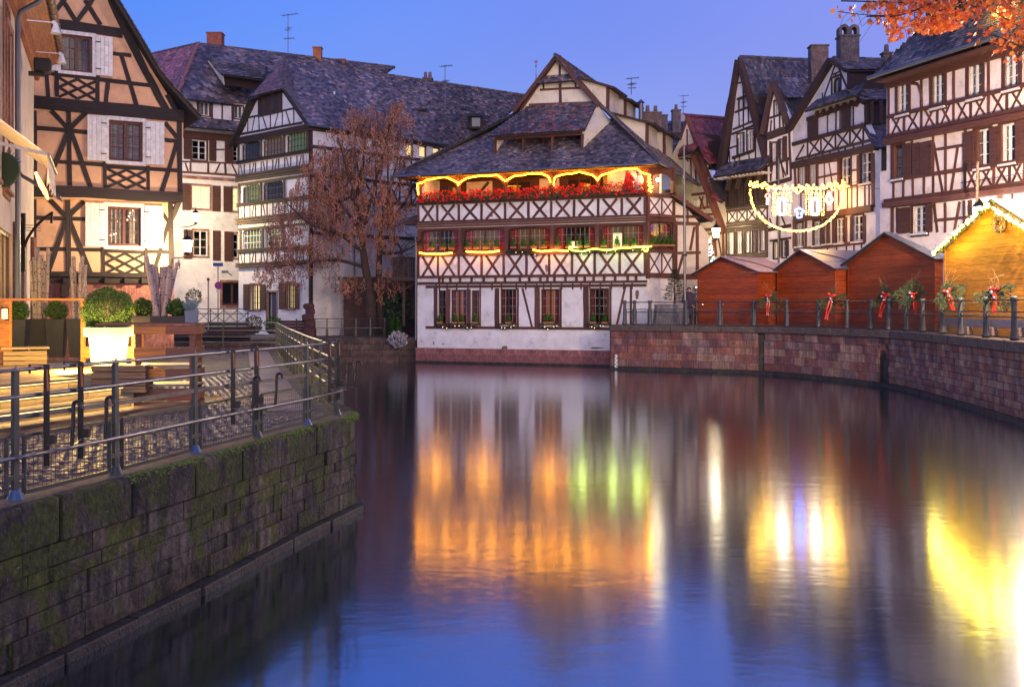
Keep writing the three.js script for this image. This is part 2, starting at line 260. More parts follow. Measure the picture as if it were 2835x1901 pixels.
// ---------- tiled roof face: a, b along the eave (left, right), c, d along the ridge (right, left), world points
const tileGeo = (() => { const s = new THREE.Shape(); s.moveTo(-0.5, 1); s.lineTo(-0.5, 0.25); s.quadraticCurveTo(-0.42, 0.02, 0, 0); s.quadraticCurveTo(0.42, 0.02, 0.5, 0.25); s.lineTo(0.5, 1); s.closePath(); const g = new THREE.ExtrudeGeometry(s, { depth: 1, bevelEnabled: false, curveSegments: 2 }); return cubeUV(g); })();
const SLATE = [lin(82, 80, 90), lin(72, 74, 88), lin(94, 82, 84), lin(62, 63, 75), lin(110, 102, 104), lin(86, 82, 86)];
const REDT = [lin(118, 58, 54), lin(108, 52, 50), lin(124, 64, 58), lin(98, 50, 50)];
const MOSSY = [lin(96, 90, 66), lin(84, 84, 60), lin(90, 78, 70), lin(74, 70, 64)];
function deckGeo(a, b, c, d, t) {                                        // boarded deck under the tiles, following the twist of an old roof
  const n = 8, N = b.clone().sub(a).cross(d.clone().sub(a)).normalize(), P = (i, j, k) => a.clone().lerp(b, i / n).lerp(d.clone().lerp(c, i / n), j / n).addScaledVector(N, -k), q = [];
  for (let i = 0; i < n; i++) for (let j = 0; j < n; j++) q.push(quadGeo(P(i, j, 0.012), P(i + 1, j, 0.012), P(i + 1, j + 1, 0.012), P(i, j + 1, 0.012)), quadGeo(P(i, j + 1, t), P(i + 1, j + 1, t), P(i + 1, j, t), P(i, j, t)));
  for (let i = 0; i < n; i++) q.push(quadGeo(P(i, 0, t), P(i + 1, 0, t), P(i + 1, 0, 0.012), P(i, 0, 0.012)), quadGeo(P(i + 1, n, t), P(i, n, t), P(i, n, 0.012), P(i + 1, n, 0.012)), quadGeo(P(0, i + 1, t), P(0, i, t), P(0, i, 0.012), P(0, i + 1, 0.012)), quadGeo(P(n, i, t), P(n, i + 1, t), P(n, i + 1, 0.012), P(n, i, 0.012)));
  return join(q);
}
function roofFace(house, a, b, c, d, o = {}) {
  const base = house.position, L = (v) => v.clone().sub(base), pal = o.pal ?? SLATE, tw = o.tw ?? 0.19, ex = o.ex ?? 0.165, list = [];
  part(house, o.deckName ?? 'roof_deck', deckGeo(L(a), L(b), L(c), L(d), o.t ?? 0.1), M.roofDeck);
  const slope = Math.max(d.distanceTo(a), c.distanceTo(b)), rows = Math.ceil(slope / ex), N = b.clone().sub(a).cross(d.clone().sub(a)).normalize(), m = new THREE.Matrix4(), col = new THREE.Color();
  for (let j = 0; j < rows; j++) {
    const t = j / rows, l = a.clone().lerp(d, t), r = b.clone().lerp(c, t), w = l.distanceTo(r), up = d.clone().sub(a).lerp(c.clone().sub(b), 0.5), k = Math.max(1, Math.round(w / tw)), X = r.clone().sub(l).normalize();
    if (w < tw) continue;
    const NN = X.clone().cross(up).normalize(); let Y = NN.clone().cross(X).normalize(); const q = Y.clone().multiplyScalar(Math.cos(0.11)).addScaledVector(NN, -Math.sin(0.11)), nz = X.clone().cross(q);
    for (let i = 0; i < k; i++) {
      const f = (i + 0.5 + (j % 2 ? 0.25 : -0.25)) / k, p = l.clone().lerp(r, Math.min(1 - 0.4 / k, Math.max(0.4 / k, f))).addScaledVector(NN, 0.034 + rr(-0.004, 0.006)).addScaledVector(Y, -0.05 + rr(-0.008, 0.008)), e = w / k;
      m.makeBasis(X.clone().multiplyScalar(e * 0.98), q.clone().multiplyScalar(ex * 1.75), nz.clone().multiplyScalar(0.016)); m.setPosition(p.sub(base));
      const c0 = pal[Math.floor(rnd() * pal.length)], s = rr(0.4, 1.6) * (0.55 + 0.9 * vnoise((p.x + 99) * 0.9, (p.y + p.z + 300) * 0.9, 999, 5)) * (o.k ?? 1) * 1.5; list.push([m.clone(), col.setRGB(c0[0] * s, c0[1] * s, c0[2] * s).clone()]);
    }
  }
  if (list.length) instanced(house, o.tileName ?? 'roof_tile_cover', tileGeo, M.tile, list);
}
function ridge(house, a, b, o = {}) {                                     // half-round ridge tiles, each its own part
  const n = Math.max(2, Math.round(a.distanceTo(b) / (o.step ?? 0.36))), A = a.clone().sub(house.position), B = b.clone().sub(house.position), g = new THREE.CylinderGeometry(0.12, 0.095, a.distanceTo(b) / n * 1.08, 8, 1, false), q = new THREE.Quaternion().setFromUnitVectors(V(0, 1, 0), B.clone().sub(A).normalize());
  g.applyQuaternion(q); const gg = cubeUV(g);
  const cs = (o.pal ?? SLATE).map((c) => ridgeMat(c));
  for (let i = 0; i < n; i++) part(house, 'ridge_tile', gg, cs[i % cs.length], A.clone().lerp(B, (i + 0.5) / n));
}
const rm = new Map();
function ridgeMat(c) { const k = c.join(); if (!rm.has(k)) rm.set(k, std(rgb(c[0] * 1.05, c[1] * 1.05, c[2] * 1.05), { map: T.brick, bumpMap: T.noise, bumpScale: 0.006 })); return rm.get(k); }
// reading marks taken from enlarged pieces of the photograph: [origin x, origin y, enlargement]
const zoom = (ox, oy, s) => (x, y) => [ox + x / s, oy + y / s];
const zA1 = zoom(0, 0, 3.1357), zA2 = zoom(0, 480, 3.1357), zD4 = zoom(400, 80, 2.904), zL5 = zoom(450, 580, 2.904), zB6 = zoom(1080, 130, 2.599), zB7 = zoom(1100, 440, 2.6136), zR1 = zoom(1850, 60, 3.5635), zR2 = zoom(1880, 430, 3.3367), zR3 = zoom(2280, 0, 3.7333), zR4 = zoom(2380, 400, 4.356), zR5 = zoom(1900, 700, 2.5016);
const beams = (f, z, list, set, o = {}) => { for (const [x0, y0, x1, y1, w, e] of list) f.beam(...z(x0, y0), ...z(x1, y1), w, set, { ...o, ...e }); };
const rectZ = (f, z, x0, y0, x1, y1, off = 0) => f.rect(...z(x0, y0), ...z(x1, y1), off);
const ptsZ = (f, z, list, off = 0) => list.map(([x, y]) => f.p(...z(x, y), off));
// ================= the setting =================
const wallMap = (() => {   // weathered canal stone: dark streaks, moss with its own outline, lichen spots; 12 m x 1.6 m, v = 0 at the water
  const W = 2048, H = 384;
  return tex(W, H, (u, v) => {
    const a = fbm(u * 7.5, v, 8, 5, 101), b = fbm(u * 7.5, v, 40, 3, 102), st = 0.6 * vnoise(u * 260, v * 3, 9999, 103) + 0.4 * vnoise(u * 90, v * 2, 9999, 104), big = vnoise(u * 16, v * 2.4, 9999, 105);
    let k = 0.3 + 0.24 * (a - 0.5) + 0.32 * (b - 0.5) + 0.42 * (st - 0.5) + 0.3 * (big - 0.5);
    let c = [k * 1.04, k * 0.98, k * 0.96];
    const pale = vnoise(u * 30 + 7, v * 5, 9999, 111) * vnoise(u * 120, v * 14, 9999, 112); if (pale > 0.36) { const t = Math.min(1, (pale - 0.36) * 5); c = c.map((x, i) => x + t * ([0.42, 0.39, 0.33][i] - x) * 0.6); }
    const m = fbm(u * 7.5 + 0.3, v, 7, 5, 121) + 0.35 * (vnoise(u * 26, v * 3, 9999, 122) - 0.5) + (v > 0.72 ? 0.1 : 0) - 0.02;
    if (m > 0.53) { const t = Math.min(1, (m - 0.53) * 7), g = 0.8 + 0.9 * (b - 0.3); c = c.map((x, i) => x + t * ([0.3 * g, 0.36 * g, 0.07 * g][i] - x) * 0.85); }
    const l = vnoise(u * 420, v * 60, 9999, 131); if (l > 0.955 && v > 0.2) c = [0.55, 0.58, 0.55];
    return c;
  }, [12, 1.6]);
})();
const MS = {
  left: std(rgb(0.46, 0.42, 0.32), { map: wallMap, bumpMap: T.stoneB, bumpScale: 0.035, roughness: 0.9 }),
  leftB: std(rgb(0.64, 0.56, 0.4), { map: wallMap, bumpMap: T.stoneB, bumpScale: 0.022, roughness: 0.9 }),
  joint: std(rgb(0.09, 0.085, 0.07), { map: T.stone, roughness: 1 }),
  cap: std(rgb(0.24, 0.185, 0.125), { map: T.stone, bumpMap: T.stoneB, bumpScale: 0.012 }),
  foot: std(rgb(0.045, 0.04, 0.032), { map: T.stone, bumpMap: T.stoneB, bumpScale: 0.02, roughness: 0.7 }),
  ground: std(rgb(0.1, 0.088, 0.08), { map: T.stone, bumpMap: T.stoneB, bumpScale: 0.01 }),
  path: std(rgb(0.23, 0.185, 0.17), { map: T.stone, bumpMap: T.stoneB, bumpScale: 0.006, roughness: 0.6 }),
  sq: [[0.3, 0.12, 0.09], [0.26, 0.1, 0.08], [0.33, 0.16, 0.11], [0.23, 0.1, 0.09], [0.36, 0.19, 0.13], [0.29, 0.15, 0.13], [0.21, 0.1, 0.095], [0.38, 0.24, 0.17], [0.31, 0.19, 0.16], [0.27, 0.17, 0.155]].map(([r, g, b]) => std(rgb(r, g, b), { map: T.stone, bumpMap: T.stoneB, bumpScale: 0.02 })),
  rcap: std(rgb(0.17, 0.13, 0.1), { map: T.stone, bumpMap: T.stoneB, bumpScale: 0.012 }),
};
MS.bank = [[0.14, 0.09, 0.07], [0.11, 0.075, 0.06], [0.17, 0.11, 0.08]].map(([r, g, b]) => std(rgb(r, g, b), { map: T.stone, bumpMap: T.stoneB, bumpScale: 0.02 }));
// water: long, nearly still ripples
const ripple = tex(512, 512, (u, v) => g3(0.55 * fbm(u, v, 5, 3, 201) + 0.3 * fbm(u, v, 22, 2, 205) + 0.15 * vnoise(u * 70, v * 70, 70, 209)), [9, 5], false);
const waterMat = phys(rgb(0.27, 0.36, 0.49), { metalness: 1, roughness: 0.118, anisotropy: 0.45, anisotropyRotation: Math.PI / 2, bumpMap: ripple, bumpScale: 0.003 });
{
  const g = new THREE.PlaneGeometry(160, 130); g.rotateX(-Math.PI / 2); g.translate(10, 0, -45); struct('water', cubeUV(g), waterMat);
}
const QL = 1.4, QR = 2.1;
const leftEdge = [[-6.4, -2], [-5.2, 3.2], [-4.55, 5.9], [-3.99, 8.17], [-3.83, 8.9], [-3.6, 9.8], [-3.36, 10.7], [-3.16, 11.6], [-2.95, 12.6], [-2.7, 13.7], [-2.46, 14.7], [-2.3, 15.15], [-2.3, 15.5], [-2.42, 15.9]];
const leftBack = [[-2.42, 15.9], [-3.6, 20], [-5.6, 27.5], [-8.1, 37.2]];
struct('quay_pavement', polyPrism([...leftEdge.map(([x, z]) => [x - 0.3, -z]), ...leftBack.map(([x, z]) => [x - 0.35, -z]), [-8.4, -37.7], [-40, -37.7], [-40, 2]], -0.5, QL), MS.ground);
const bankEdge = [[-40, 44.5], [-17, 49.5], [-12, 53.2], [-9, 55.2], [-4.2, 56.2]];
struct('far_bank_ground', polyPrism([...bankEdge.map(([x, z]) => [x, -z - 0.25]), [-3, -70], [9, -60], [60, -60], [60, -260], [-120, -260], [-120, -45]], -0.5, 1.3), MS.ground);
const rightEdge = [[4.64, 49.4], [6.6, 48.35], [8.8, 47.05], [10.96, 45.6], [12.1, 43.6], [13.0, 41.2], [13.55, 39.2], [13.85, 37.6], [13.8, 36], [13.6, 33.5], [13.3, 30.5], [12.95, 27.5], [12.6, 24.5], [12.3, 21], [12, 16], [11.8, 8]];
struct('market_square', polyPrism([...rightEdge.map(([x, z]) => [x + 0.2, -z - 0.12]), [60, -8], [60, -75], [4.7, -75]], -0.5, QR - 0.02), MS.ground);
{ const g = new THREE.PlaneGeometry(1600, 1200); g.rotateX(-Math.PI / 2); g.translate(0, 1.0, -860); struct('distant_ground', cubeUV(g), MS.ground); }

// ---- stone walls: every block a part
const lenOf = (P) => { const s = [0]; for (let i = 1; i < P.length; i++) s.push(s[i - 1] + Math.hypot(P[i][0] - P[i - 1][0], P[i][1] - P[i - 1][1])); return s; };
function along(P, S, s) { let i = 1; while (i < P.length - 1 && S[i] < s) i++; const t = (s - S[i - 1]) / (S[i] - S[i - 1]); return [P[i - 1][0] + (P[i][0] - P[i - 1][0]) * t, P[i - 1][1] + (P[i][1] - P[i - 1][1]) * t]; }
const smooth = (P, n = 8) => { const c = new THREE.CatmullRomCurve3(P.map(([x, z]) => V(x, 0, z)), false, 'centripetal'); return c.getSpacedPoints((P.length - 1) * n).map((v) => [v.x, v.z]); };
function blockWall(house, P, s0, s1, courses, side, pick, o = {}) {         // courses: [y0, y1, shortest, longest]; side +1: seen from the right of the line
  const S = lenOf(P);
  for (const [y0, y1, wa, wb] of courses) {
    let s = s0 - rr(0, wb * 0.7);
    while (s < s1) {
      const w = rr(wa, wb), a = along(P, S, Math.max(0, s)), b = along(P, S, Math.min(S[S.length - 1], s + w)), e = Math.max(s0, s), f = Math.min(s1, s + w); s += w;
      if (f - e < 0.06) continue;
      const A = along(P, S, e), B = along(P, S, f), L = Math.hypot(B[0] - A[0], B[1] - A[1]), j = o.joint ?? 0.008, d = o.deep ?? 0.3;
      if (o.skip && o.skip(e, f, y0, y1)) continue;
      const g = new RoundedBoxGeometry(L - j, y1 - y0 - j, d, 1, o.r ?? 0.012), q = cubeUV(g, 1, e + L / 2, (y0 + y1) / 2);
      const nx = -(B[1] - A[1]) / L * -1 * side, nz = (B[0] - A[0]) / L * -1 * side;   // outward, in (x, ahead)
      const k = rr(-1, 1) * (o.rough ?? 0.012), ang = Math.atan2(B[1] - A[1], B[0] - A[0]);
      const mx = (A[0] + B[0]) / 2 + nx * (k - d / 2 + (o.out ?? 0)), mz = (A[1] + B[1]) / 2 + nz * (k - d / 2 + (o.out ?? 0));
      const m = part(house, o.name ?? 'stone_block', q, pick(y0, e), V(mx, (y0 + y1) / 2, -mz).sub(house.position), ang);
      m.rotation.z = rr(-1, 1) * (o.tilt ?? 0.004);
    }
  }
}
const backing = (P, y0, y1, off, side, mat) => { const q = P.map((p, i) => { const a = P[Math.max(0, i - 1)], b = P[Math.min(P.length - 1, i + 1)], L = Math.hypot(b[0] - a[0], b[1] - a[1]), nx = (b[1] - a[1]) / L * side, nz = -(b[0] - a[0]) / L * side; return [[p[0] - nx * off, p[1] - nz * off], [p[0] - nx * (off + 0.25), p[1] - nz * (off + 0.25)]]; }); return polyPrism([...q.map((x) => x[0]), ...q.map((x) => x[1]).reverse()].map(([x, z]) => [x, -z]), y0, y1); };
{
  const P = smooth(leftEdge, 6), S = lenOf(P), end = S[S.length - 1], w = thing('quay_wall', 'mossy dark stone quay wall below the near railing on the left', 'wall', V(-3.3, 0, -11));
  const B = (g) => { g.translate(3.3, 0, 11); return g; };
  part(w, 'mortar_core', B(backing(P, -0.4, QL - 0.02, 0.07, 1, MS.joint)), MS.joint);
  const pick = () => (rnd() < 0.3 ? MS.leftB : MS.left);
  blockWall(w, P, 3, end, [[0.1, 0.33, 0.35, 0.95], [0.33, 0.48, 0.25, 0.7], [0.48, 0.68, 0.3, 1.0], [0.68, 0.81, 0.22, 0.6], [0.81, 1.0, 0.3, 0.9]], 1, pick, { rough: 0.022, r: 0.012, tilt: 0.016, joint: 0.003 });
  blockWall(w, P, 3, end, [[1.0, QL, 0.95, 1.45]], 1, () => MS.left, { name: 'coping_stone', deep: 0.5, out: 0.035, r: 0.03, rough: 0.01, joint: 0.006 });
  blockWall(w, P, 3, end, [[-0.3, 0.1, 0.8, 1.5]], 1, () => MS.foot, { name: 'footing_stone', out: 0.13, deep: 0.4, r: 0.02, rough: 0.02 });
  const P2 = smooth(leftBack, 3), S2 = lenOf(P2);
  blockWall(w, P2, 0, S2[S2.length - 1], [[-0.3, 0.5, 1.2, 1.9], [0.5, 1.0, 1.2, 1.8]], 1, pick, {});
  blockWall(w, P2, 0, S2[S2.length - 1], [[1.0, QL, 1.3, 1.7]], 1, () => MS.left, { name: 'coping_stone', deep: 0.5, out: 0.03 });
  // moss cushions along the outer rim
  const list = [], g = new THREE.IcosahedronGeometry(1, 1), m = new THREE.Matrix4(), c = new THREE.Color();
  for (let i = 0; i < 5200; i++) {
    const s = rr(4, end), d = vnoise(s * 1.1, 3, 999, 7) + 0.25 * vnoise(s * 5, 9, 999, 8); if (d < 0.55) continue;
    const [x, z] = along(P, S, s), [x2, z2] = along(P, S, Math.min(end, s + 0.05)), L = Math.hypot(x2 - x, z2 - z) || 1, nx = (z2 - z) / L, nz = -(x2 - x) / L, o = 0.02 - Math.pow(rnd(), 1.6) * 0.17 * (d - 0.35) * 2, drop = o > -0.012 ? rr(0, 0.06) : 0, r = rr(0.007, 0.019);
    m.compose(V(x + nx * (o + 0.035) - nx * 0.02, QL - 0.006 - drop, -(z + nz * (o + 0.035) - nz * 0.02)), new THREE.Quaternion(), V(r, r * 0.75, r)); const k = rr(0.6, 1.3); list.push([m.clone(), c.setRGB(0.11 * k, 0.16 * k, 0.018 * k).clone()]);
  }
  const ms = instanced(scene, numbered('moss'), g, std(rgb(1, 1, 1), { roughness: 1 }), list); ms.userData = { kind: 'stuff', label: 'green moss cushions along the rim of the near quay wall', category: 'moss' };
}
{
  const P = smooth(rightEdge, 6), S = lenOf(P), w = thing('quay_wall', 'red sandstone quay wall curving below the market railing on the right', 'wall', V(9, 0, -42)), mv = (g) => { g.translate(-9, 0, 42); return g; };
  const sAt = (px) => { for (let s = 0; s < S[S.length - 1]; s += 0.02) { const [x, z] = along(P, S, s); if ((x / z) * FOC + CX >= px) return s; } return S[S.length - 1]; };
  let sN = 0, best = 1e9; for (let s = 0; s < S[S.length - 1]; s += 0.02) { const [x, z] = along(P, S, s), d = Math.abs(z - 38.6); if (d < best) { best = d; sN = s; } }
  const sSlot = sAt(2098), inNiche = (e, f, y0, y1) => (f > sN - 0.34 && e < sN + 0.34 && y0 < 1.38) || (f > sSlot && e < sSlot + 0.32);
  { const cut = (a, b) => { const q = [along(P, S, a)]; P.forEach((p, i) => { if (S[i] > a + 0.05 && S[i] < b - 0.05) q.push(p); }); q.push(along(P, S, b)); return q; }; for (const [a, b] of [[0, sN - 0.34], [sN + 0.34, S[S.length - 1]]]) part(w, 'mortar_core', mv(backing(cut(a, b), -0.4, QR - 0.2, 0.1, 1, MS.joint)), MS.joint); }
  const pick = (y) => MS.sq[Math.floor(rnd() * MS.sq.length)], skip = { skip: (e, f, a, b) => inNiche(e + 0.1, f - 0.1, a, b), rough: 0.016 };
  const far = [], near = []; for (let i = 0; i < 5; i++) far.push([0.16 + i * 0.33, 0.16 + (i + 1) * 0.33, 0.45, 1.05]); for (let i = 0; i < 8; i++) near.push([0.16 + i * 0.206, 0.16 + (i + 1) * 0.206, 0.24, 0.55]);
  blockWall(w, P, 0, sSlot, far, 1, pick, skip); blockWall(w, P, sSlot + 0.32, sN - 0.36, far, 1, pick, skip);
  blockWall(w, P, sN - 0.36, sN + 0.36, [[1.5, 1.6, 0.3, 0.4], [1.6, 1.81, 0.3, 0.4]], 1, pick, {});
  blockWall(w, P, sN + 0.36, S[S.length - 1] * 0.8, near, 1, pick, { rough: 0.02, tilt: 0.012 });
  blockWall(w, P, 0, S[S.length - 1] * 0.85, [[-0.3, 0.16, 0.8, 1.6]], 1, () => MS.foot, { name: 'footing_stone', out: 0.05 });
  blockWall(w, P, 0, S[S.length - 1] * 0.85, [[1.81, QR, 1.0, 1.7]], 1, () => MS.rcap, { name: 'coping_stone', deep: 0.5, out: 0.07, r: 0.03 });
  // arched drain: voussoirs round a dark opening
  const [nx, nz] = along(P, S, sN), [bx, bz] = along(P, S, sN + 0.1), ang = Math.atan2(bz - nz, bx - nx), g = sub(w, 'drain_arch', V(nx, 0, -nz).sub(w.position)); g.rotation.y = ang;
  for (let i = 0; i < 7; i++) { const a = Math.PI * (i + 0.5) / 7, q = rbox(0.15, 0.17, 0.24, 0.01); q.rotateZ(a + Math.PI / 2); q.translate(Math.cos(a) * 0.36, 1.08 + Math.sin(a) * 0.36, -0.1); part(g, 'voussoir', q, pick()); }
  part(g, 'drain_pipe', box(-0.02, 0.2, 0.02, 0.03, 1.2, 0.05), M.blackIron);
  // depth gauge board painted with black steps
  const gs = sAt(1705), [gx, gz] = along(P, S, gs), bd = thing('depth_gauge', 'small black and white water gauge board on the red quay wall', 'gauge', V(gx, 0.1, -gz + 0.09));
  part(bd, 'board', box(-0.06, 0, 0, 0.06, 0.6, 0.02), M.whitePaint); for (let i = 0; i < 6; i++) part(bd, 'tick', box(i % 2 ? -0.05 : 0, 0.04 + i * 0.09, 0.021, i % 2 ? 0 : 0.05, 0.085 + i * 0.09, 0.026), M.blackIron);
}
{
  const P = smooth(bankEdge, 4), S = lenOf(P), w = thing('bank_wall', 'low brown stone bank wall under the bare garden left of the white house', 'wall', V(-11, 0, -54)), mv = (g) => { g.translate(11, 0, 54); return g; };
  const s0 = 20; part(w, 'mortar_core', mv(backing(P, -0.4, 1.2, 0.1, 1, MS.joint)), MS.joint);
  const pick = () => tim(MS.bank);
  blockWall(w, P, s0, S[S.length - 1], [[-0.2, 0.3, 0.6, 1.2], [0.3, 0.65, 0.5, 1.1], [0.65, 1.0, 0.5, 1.0]], 1, pick, {});
  blockWall(w, P, s0, S[S.length - 1], [[1.0, 1.3, 0.9, 1.5]], 1, pick, { name: 'coping_stone', out: 0.05, deep: 0.5 });
}
// ---- cobbles and flagstones of the near quay
{
  const g = cubeUV(new RoundedBoxGeometry(1, 1, 1, 2, 0.3)), cm = [[0.15, 0.13, 0.12], [0.12, 0.11, 0.11], [0.19, 0.165, 0.145], [0.1, 0.09, 0.09]].map(([r, gg, b]) => std(rgb(r, gg, b), { map: T.stone, bumpMap: T.noise, bumpScale: 0.004, roughness: 0.42 }));
  const edge = [...smooth(leftEdge, 4), ...smooth(leftBack, 3)], all = [];
  const dist = (x, z) => { let d = 1e9; for (let i = 1; i < edge.length; i++) { const [ax, az] = edge[i - 1], [bx, bz] = edge[i], L2 = (bx - ax) ** 2 + (bz - az) ** 2 || 1, t = Math.min(1, Math.max(0, ((x - ax) * (bx - ax) + (z - az) * (bz - az)) / L2)), e = Math.hypot(ax + (bx - ax) * t - x, az + (bz - az) * t - z); if (e < d) d = e; } return d; };
  for (let r = 0; r * 0.115 < 31; r++) for (let c = 0; c < 90; c++) {
    const z = 6.5 + r * 0.115, bend = 0.32 * (z - 13), x = -5.62 + bend * 0.78 - 3.6 + c * 0.14 + (r % 2) * 0.07;
    const inner = z < 15.8 ? -5.95 + 0.32 * (z - 13) + (13 - Math.min(13, z)) * 0.0 : z < 18.4 ? -5.0 : -5.4 - (z - 18.4) * 0.75;
    if (x < inner || x < -12) continue; const right = edge.reduce((b, [ex, ez]) => Math.abs(ez - z) < Math.abs(b[1] - z) ? [ex, ez] : b)[0]; if (x > right) continue;
    if (dist(x, z) < (z < 15 ? 0.52 : 1.25)) continue;
    if (Math.abs(x / z * FOC) > 1560) continue;
    all.push([x + rr(-0.02, 0.02), z + rr(-0.014, 0.014)]);
  }
  all.sort((a, b) => a[1] - b[1]);
  const pave = thing('cobble_paving', 'grey cobblestones of the near quay behind the railing', 'paving', V(-5, QL, -14)), list = [], m = new THREE.Matrix4(), q = new THREE.Quaternion(), e = new THREE.Euler();
  all.forEach(([x, z], i) => {
    const s = V(0.135 * rr(0.7, 1.05), 0.09, 0.108 * rr(0.75, 1.05)), p = V(x + 5, -0.02 + rr(-0.006, 0.01), -z + 14); e.set(rr(-0.09, 0.09), rr(-0.4, 0.4) - 0.25, rr(-0.09, 0.09));
    if (i < 300) { const c = part(pave, 'cobblestone', g, cm[i % 4 ^ (i % 7 === 0)], p); c.scale.copy(s); c.rotation.copy(e); }
    else list.push([m.compose(p, q.setFromEuler(e), s).clone(), (() => { const k = rr(0.6, 1.35); return rgb(k, k * rr(0.95, 1), k * rr(0.93, 1)); })()]);
  });
  instanced(pave, 'cobble_field', g, cm[0], list);
  // flagstones along the rim
  const P = smooth(leftBack, 3), S = lenOf(P); let s = 0.2, n = thing('flagstone_path', 'smooth flagstone strip beside the inner railing of the near quay', 'path', V(-4, QL, -20));
  while (s < S[S.length - 1] - 1.2) { const w = rr(0.8, 1.2), a = along(P, S, s), b = along(P, S, s + w), ang = Math.atan2(b[1] - a[1], b[0] - a[0]), L = Math.hypot(b[0] - a[0], b[1] - a[1]), q = cubeUV(new RoundedBoxGeometry(L - 0.012, 0.06, 0.68, 1, 0.008), 1, s, 0); const nx = (b[1] - a[1]) / L, nz = -(b[0] - a[0]) / L; part(n, 'flagstone', q, MS.path, V((a[0] + b[0]) / 2 - nx * 0.9 + 4, -0.008 + rr(0, 0.005), -((a[1] + b[1]) / 2 - nz * 0.9) + 20), ang); s += w; }
  const P1 = smooth(leftEdge, 6), S1 = lenOf(P1); s = 3.2; n = thing('flagstone_path', 'worn brown kerb strip under the outer railing of the near quay', 'path', V(-3.4, QL, -11));
  while (s < S1[S1.length - 1] - 0.5) { const w = rr(0.7, 1.1), a = along(P1, S1, s), b = along(P1, S1, s + w), ang = Math.atan2(b[1] - a[1], b[0] - a[0]), L = Math.hypot(b[0] - a[0], b[1] - a[1]), q = cubeUV(new RoundedBoxGeometry(L - 0.004, 0.05, 0.46, 1, 0.01), 1, s, 0), nx = (b[1] - a[1]) / L, nz = -(b[0] - a[0]) / L; part(n, 'flagstone', q, MS.cap, V((a[0] + b[0]) / 2 - nx * 0.3 + 3.4, -0.018 + rr(0, 0.003), -((a[1] + b[1]) / 2 - nz * 0.3) + 11), ang); s += w; }
}
// ---- railings
function railing(name, label, posts, o = {}) {                              // posts: world points at their feet
  const r = thing(name, label, 'railing', posts[0].clone()), L = (v) => v.clone().sub(r.position), h = o.h ?? 1.1, up = (v, y) => L(v).add(V(0, y, 0));
  posts.forEach((p, i) => {
    const q = posts[Math.min(i + 1, posts.length - 1)], pr = posts[Math.max(0, i - 1)], ang = Math.atan2(-(q.z - pr.z), q.x - pr.x);
    if (o.cast) { const c = new THREE.LatheGeometry([[0.001, 0], [0.115, 0], [0.115, 0.06], [0.085, 0.2], [0.07, h - 0.12], [0.085, h - 0.1], [0.1, h - 0.05], [0.1, h], [0.07, h + 0.03], [0.001, h + 0.035]].map(([a, b]) => new THREE.Vector2(a, b)), 10); part(r, 'post', clean(c), o.mat, L(p), ang); }
    else { const ps = sub(r, 'post', L(p)); ps.rotation.y = ang; part(ps, 'upright', join(box(-0.03, 0.05, -0.012, 0.03, h - 0.03, 0.012), box(-0.008, 0.05, -0.04, 0.008, h - 0.03, -0.012)), o.mat); part(ps, 'finial', clean(new THREE.ConeGeometry(0.016, 0.05, 8)), M.galv, V(0, h, 0)); const f = new THREE.CylinderGeometry(0.035, 0.075, 0.09, 10); f.translate(0, 0.045, 0); part(ps, 'foot', clean(f), i % 2 ? o.mat : o.foot ?? o.mat); }
  });
  for (const [y, kind, off = 0] of o.rails) for (let i = 1; i < posts.length; i++) { const a = up(posts[i - 1], y), b = up(posts[i], y); if (off) { const d = b.clone().sub(a).normalize(), n = V(-d.z, 0, d.x).multiplyScalar(off); a.add(n); b.add(n); } part(r, 'rail', kind === 'flat' ? bar(a, b, 0.012, 0.045) : clean(rod(a, b, kind, kind, 8)), o.railMat ?? M.galv); }
  if (o.mesh) for (let i = 1; i < posts.length; i++) {
    const a = L(posts[i - 1]), b = L(posts[i]), d = b.clone().sub(a), W = d.length(); d.normalize(); const gap = o.gap ?? 0.09, [m0, m1] = o.mesh, P = (t, y) => a.clone().addScaledVector(d, t).add(V(0, y, 0)), pn = sub(r, 'mesh_panel');
    part(pn, 'panel_frame', join(bar(P(gap, m1), P(W - gap, m1), 0.014, 0.03), bar(P(gap, m0), P(W - gap, m0), 0.014, 0.035), bar(P(gap, m0), P(gap, m1), 0.014, 0.035), bar(P(W - gap, m0), P(W - gap, m1), 0.014, 0.035)), o.mat);
    const ws = [], st = o.cell ?? 0.055, R = o.wire ?? 0.0035; for (let t = gap + st; t < W - gap - 0.01; t += st) ws.push(rod(P(t, m0), P(t, m1), R, R, 3)); for (let y = m0 + st; y < m1 - 0.01; y += st) ws.push(rod(P(gap, y), P(W - gap, y), R, R, 3));
    part(pn, 'wire_mesh', join(ws), o.mat).userData.kind = 'stuff';
    if (!o.cast) for (const [t, e] of [[0, gap], [W - gap, W]]) part(pn, 'clip', bar(P(t, m0 + 0.14), P(e, m0 + 0.14), 0.02, 0.04), o.mat);
  }
  return r;
}
const railSteel = std(rgb(0.07, 0.078, 0.07), { metalness: 0.4, roughness: 0.45, map: T.fine }), blueFoot = std(rgb(0.05, 0.1, 0.2), { metalness: 0.3, roughness: 0.5 });
const frontPosts = [[-1180, 1700], [-320, 1470], [42, 1385], [320, 1315], [540, 1255], [712, 1212], [850, 1177], [933, 1150]].map(([x, y]) => onY(x, y, QL));
railing('quay_railing', 'grey steel railing with wire mesh along the rim of the near quay', frontPosts, { mat: railSteel, foot: blueFoot, h: 1.1, rails: [[1.07, 0.017], [0.85, 0.019], [0.68, 'flat'], [0.365, 0.019, 0.075]], mesh: [0.05, 0.52], gap: 0.1 });
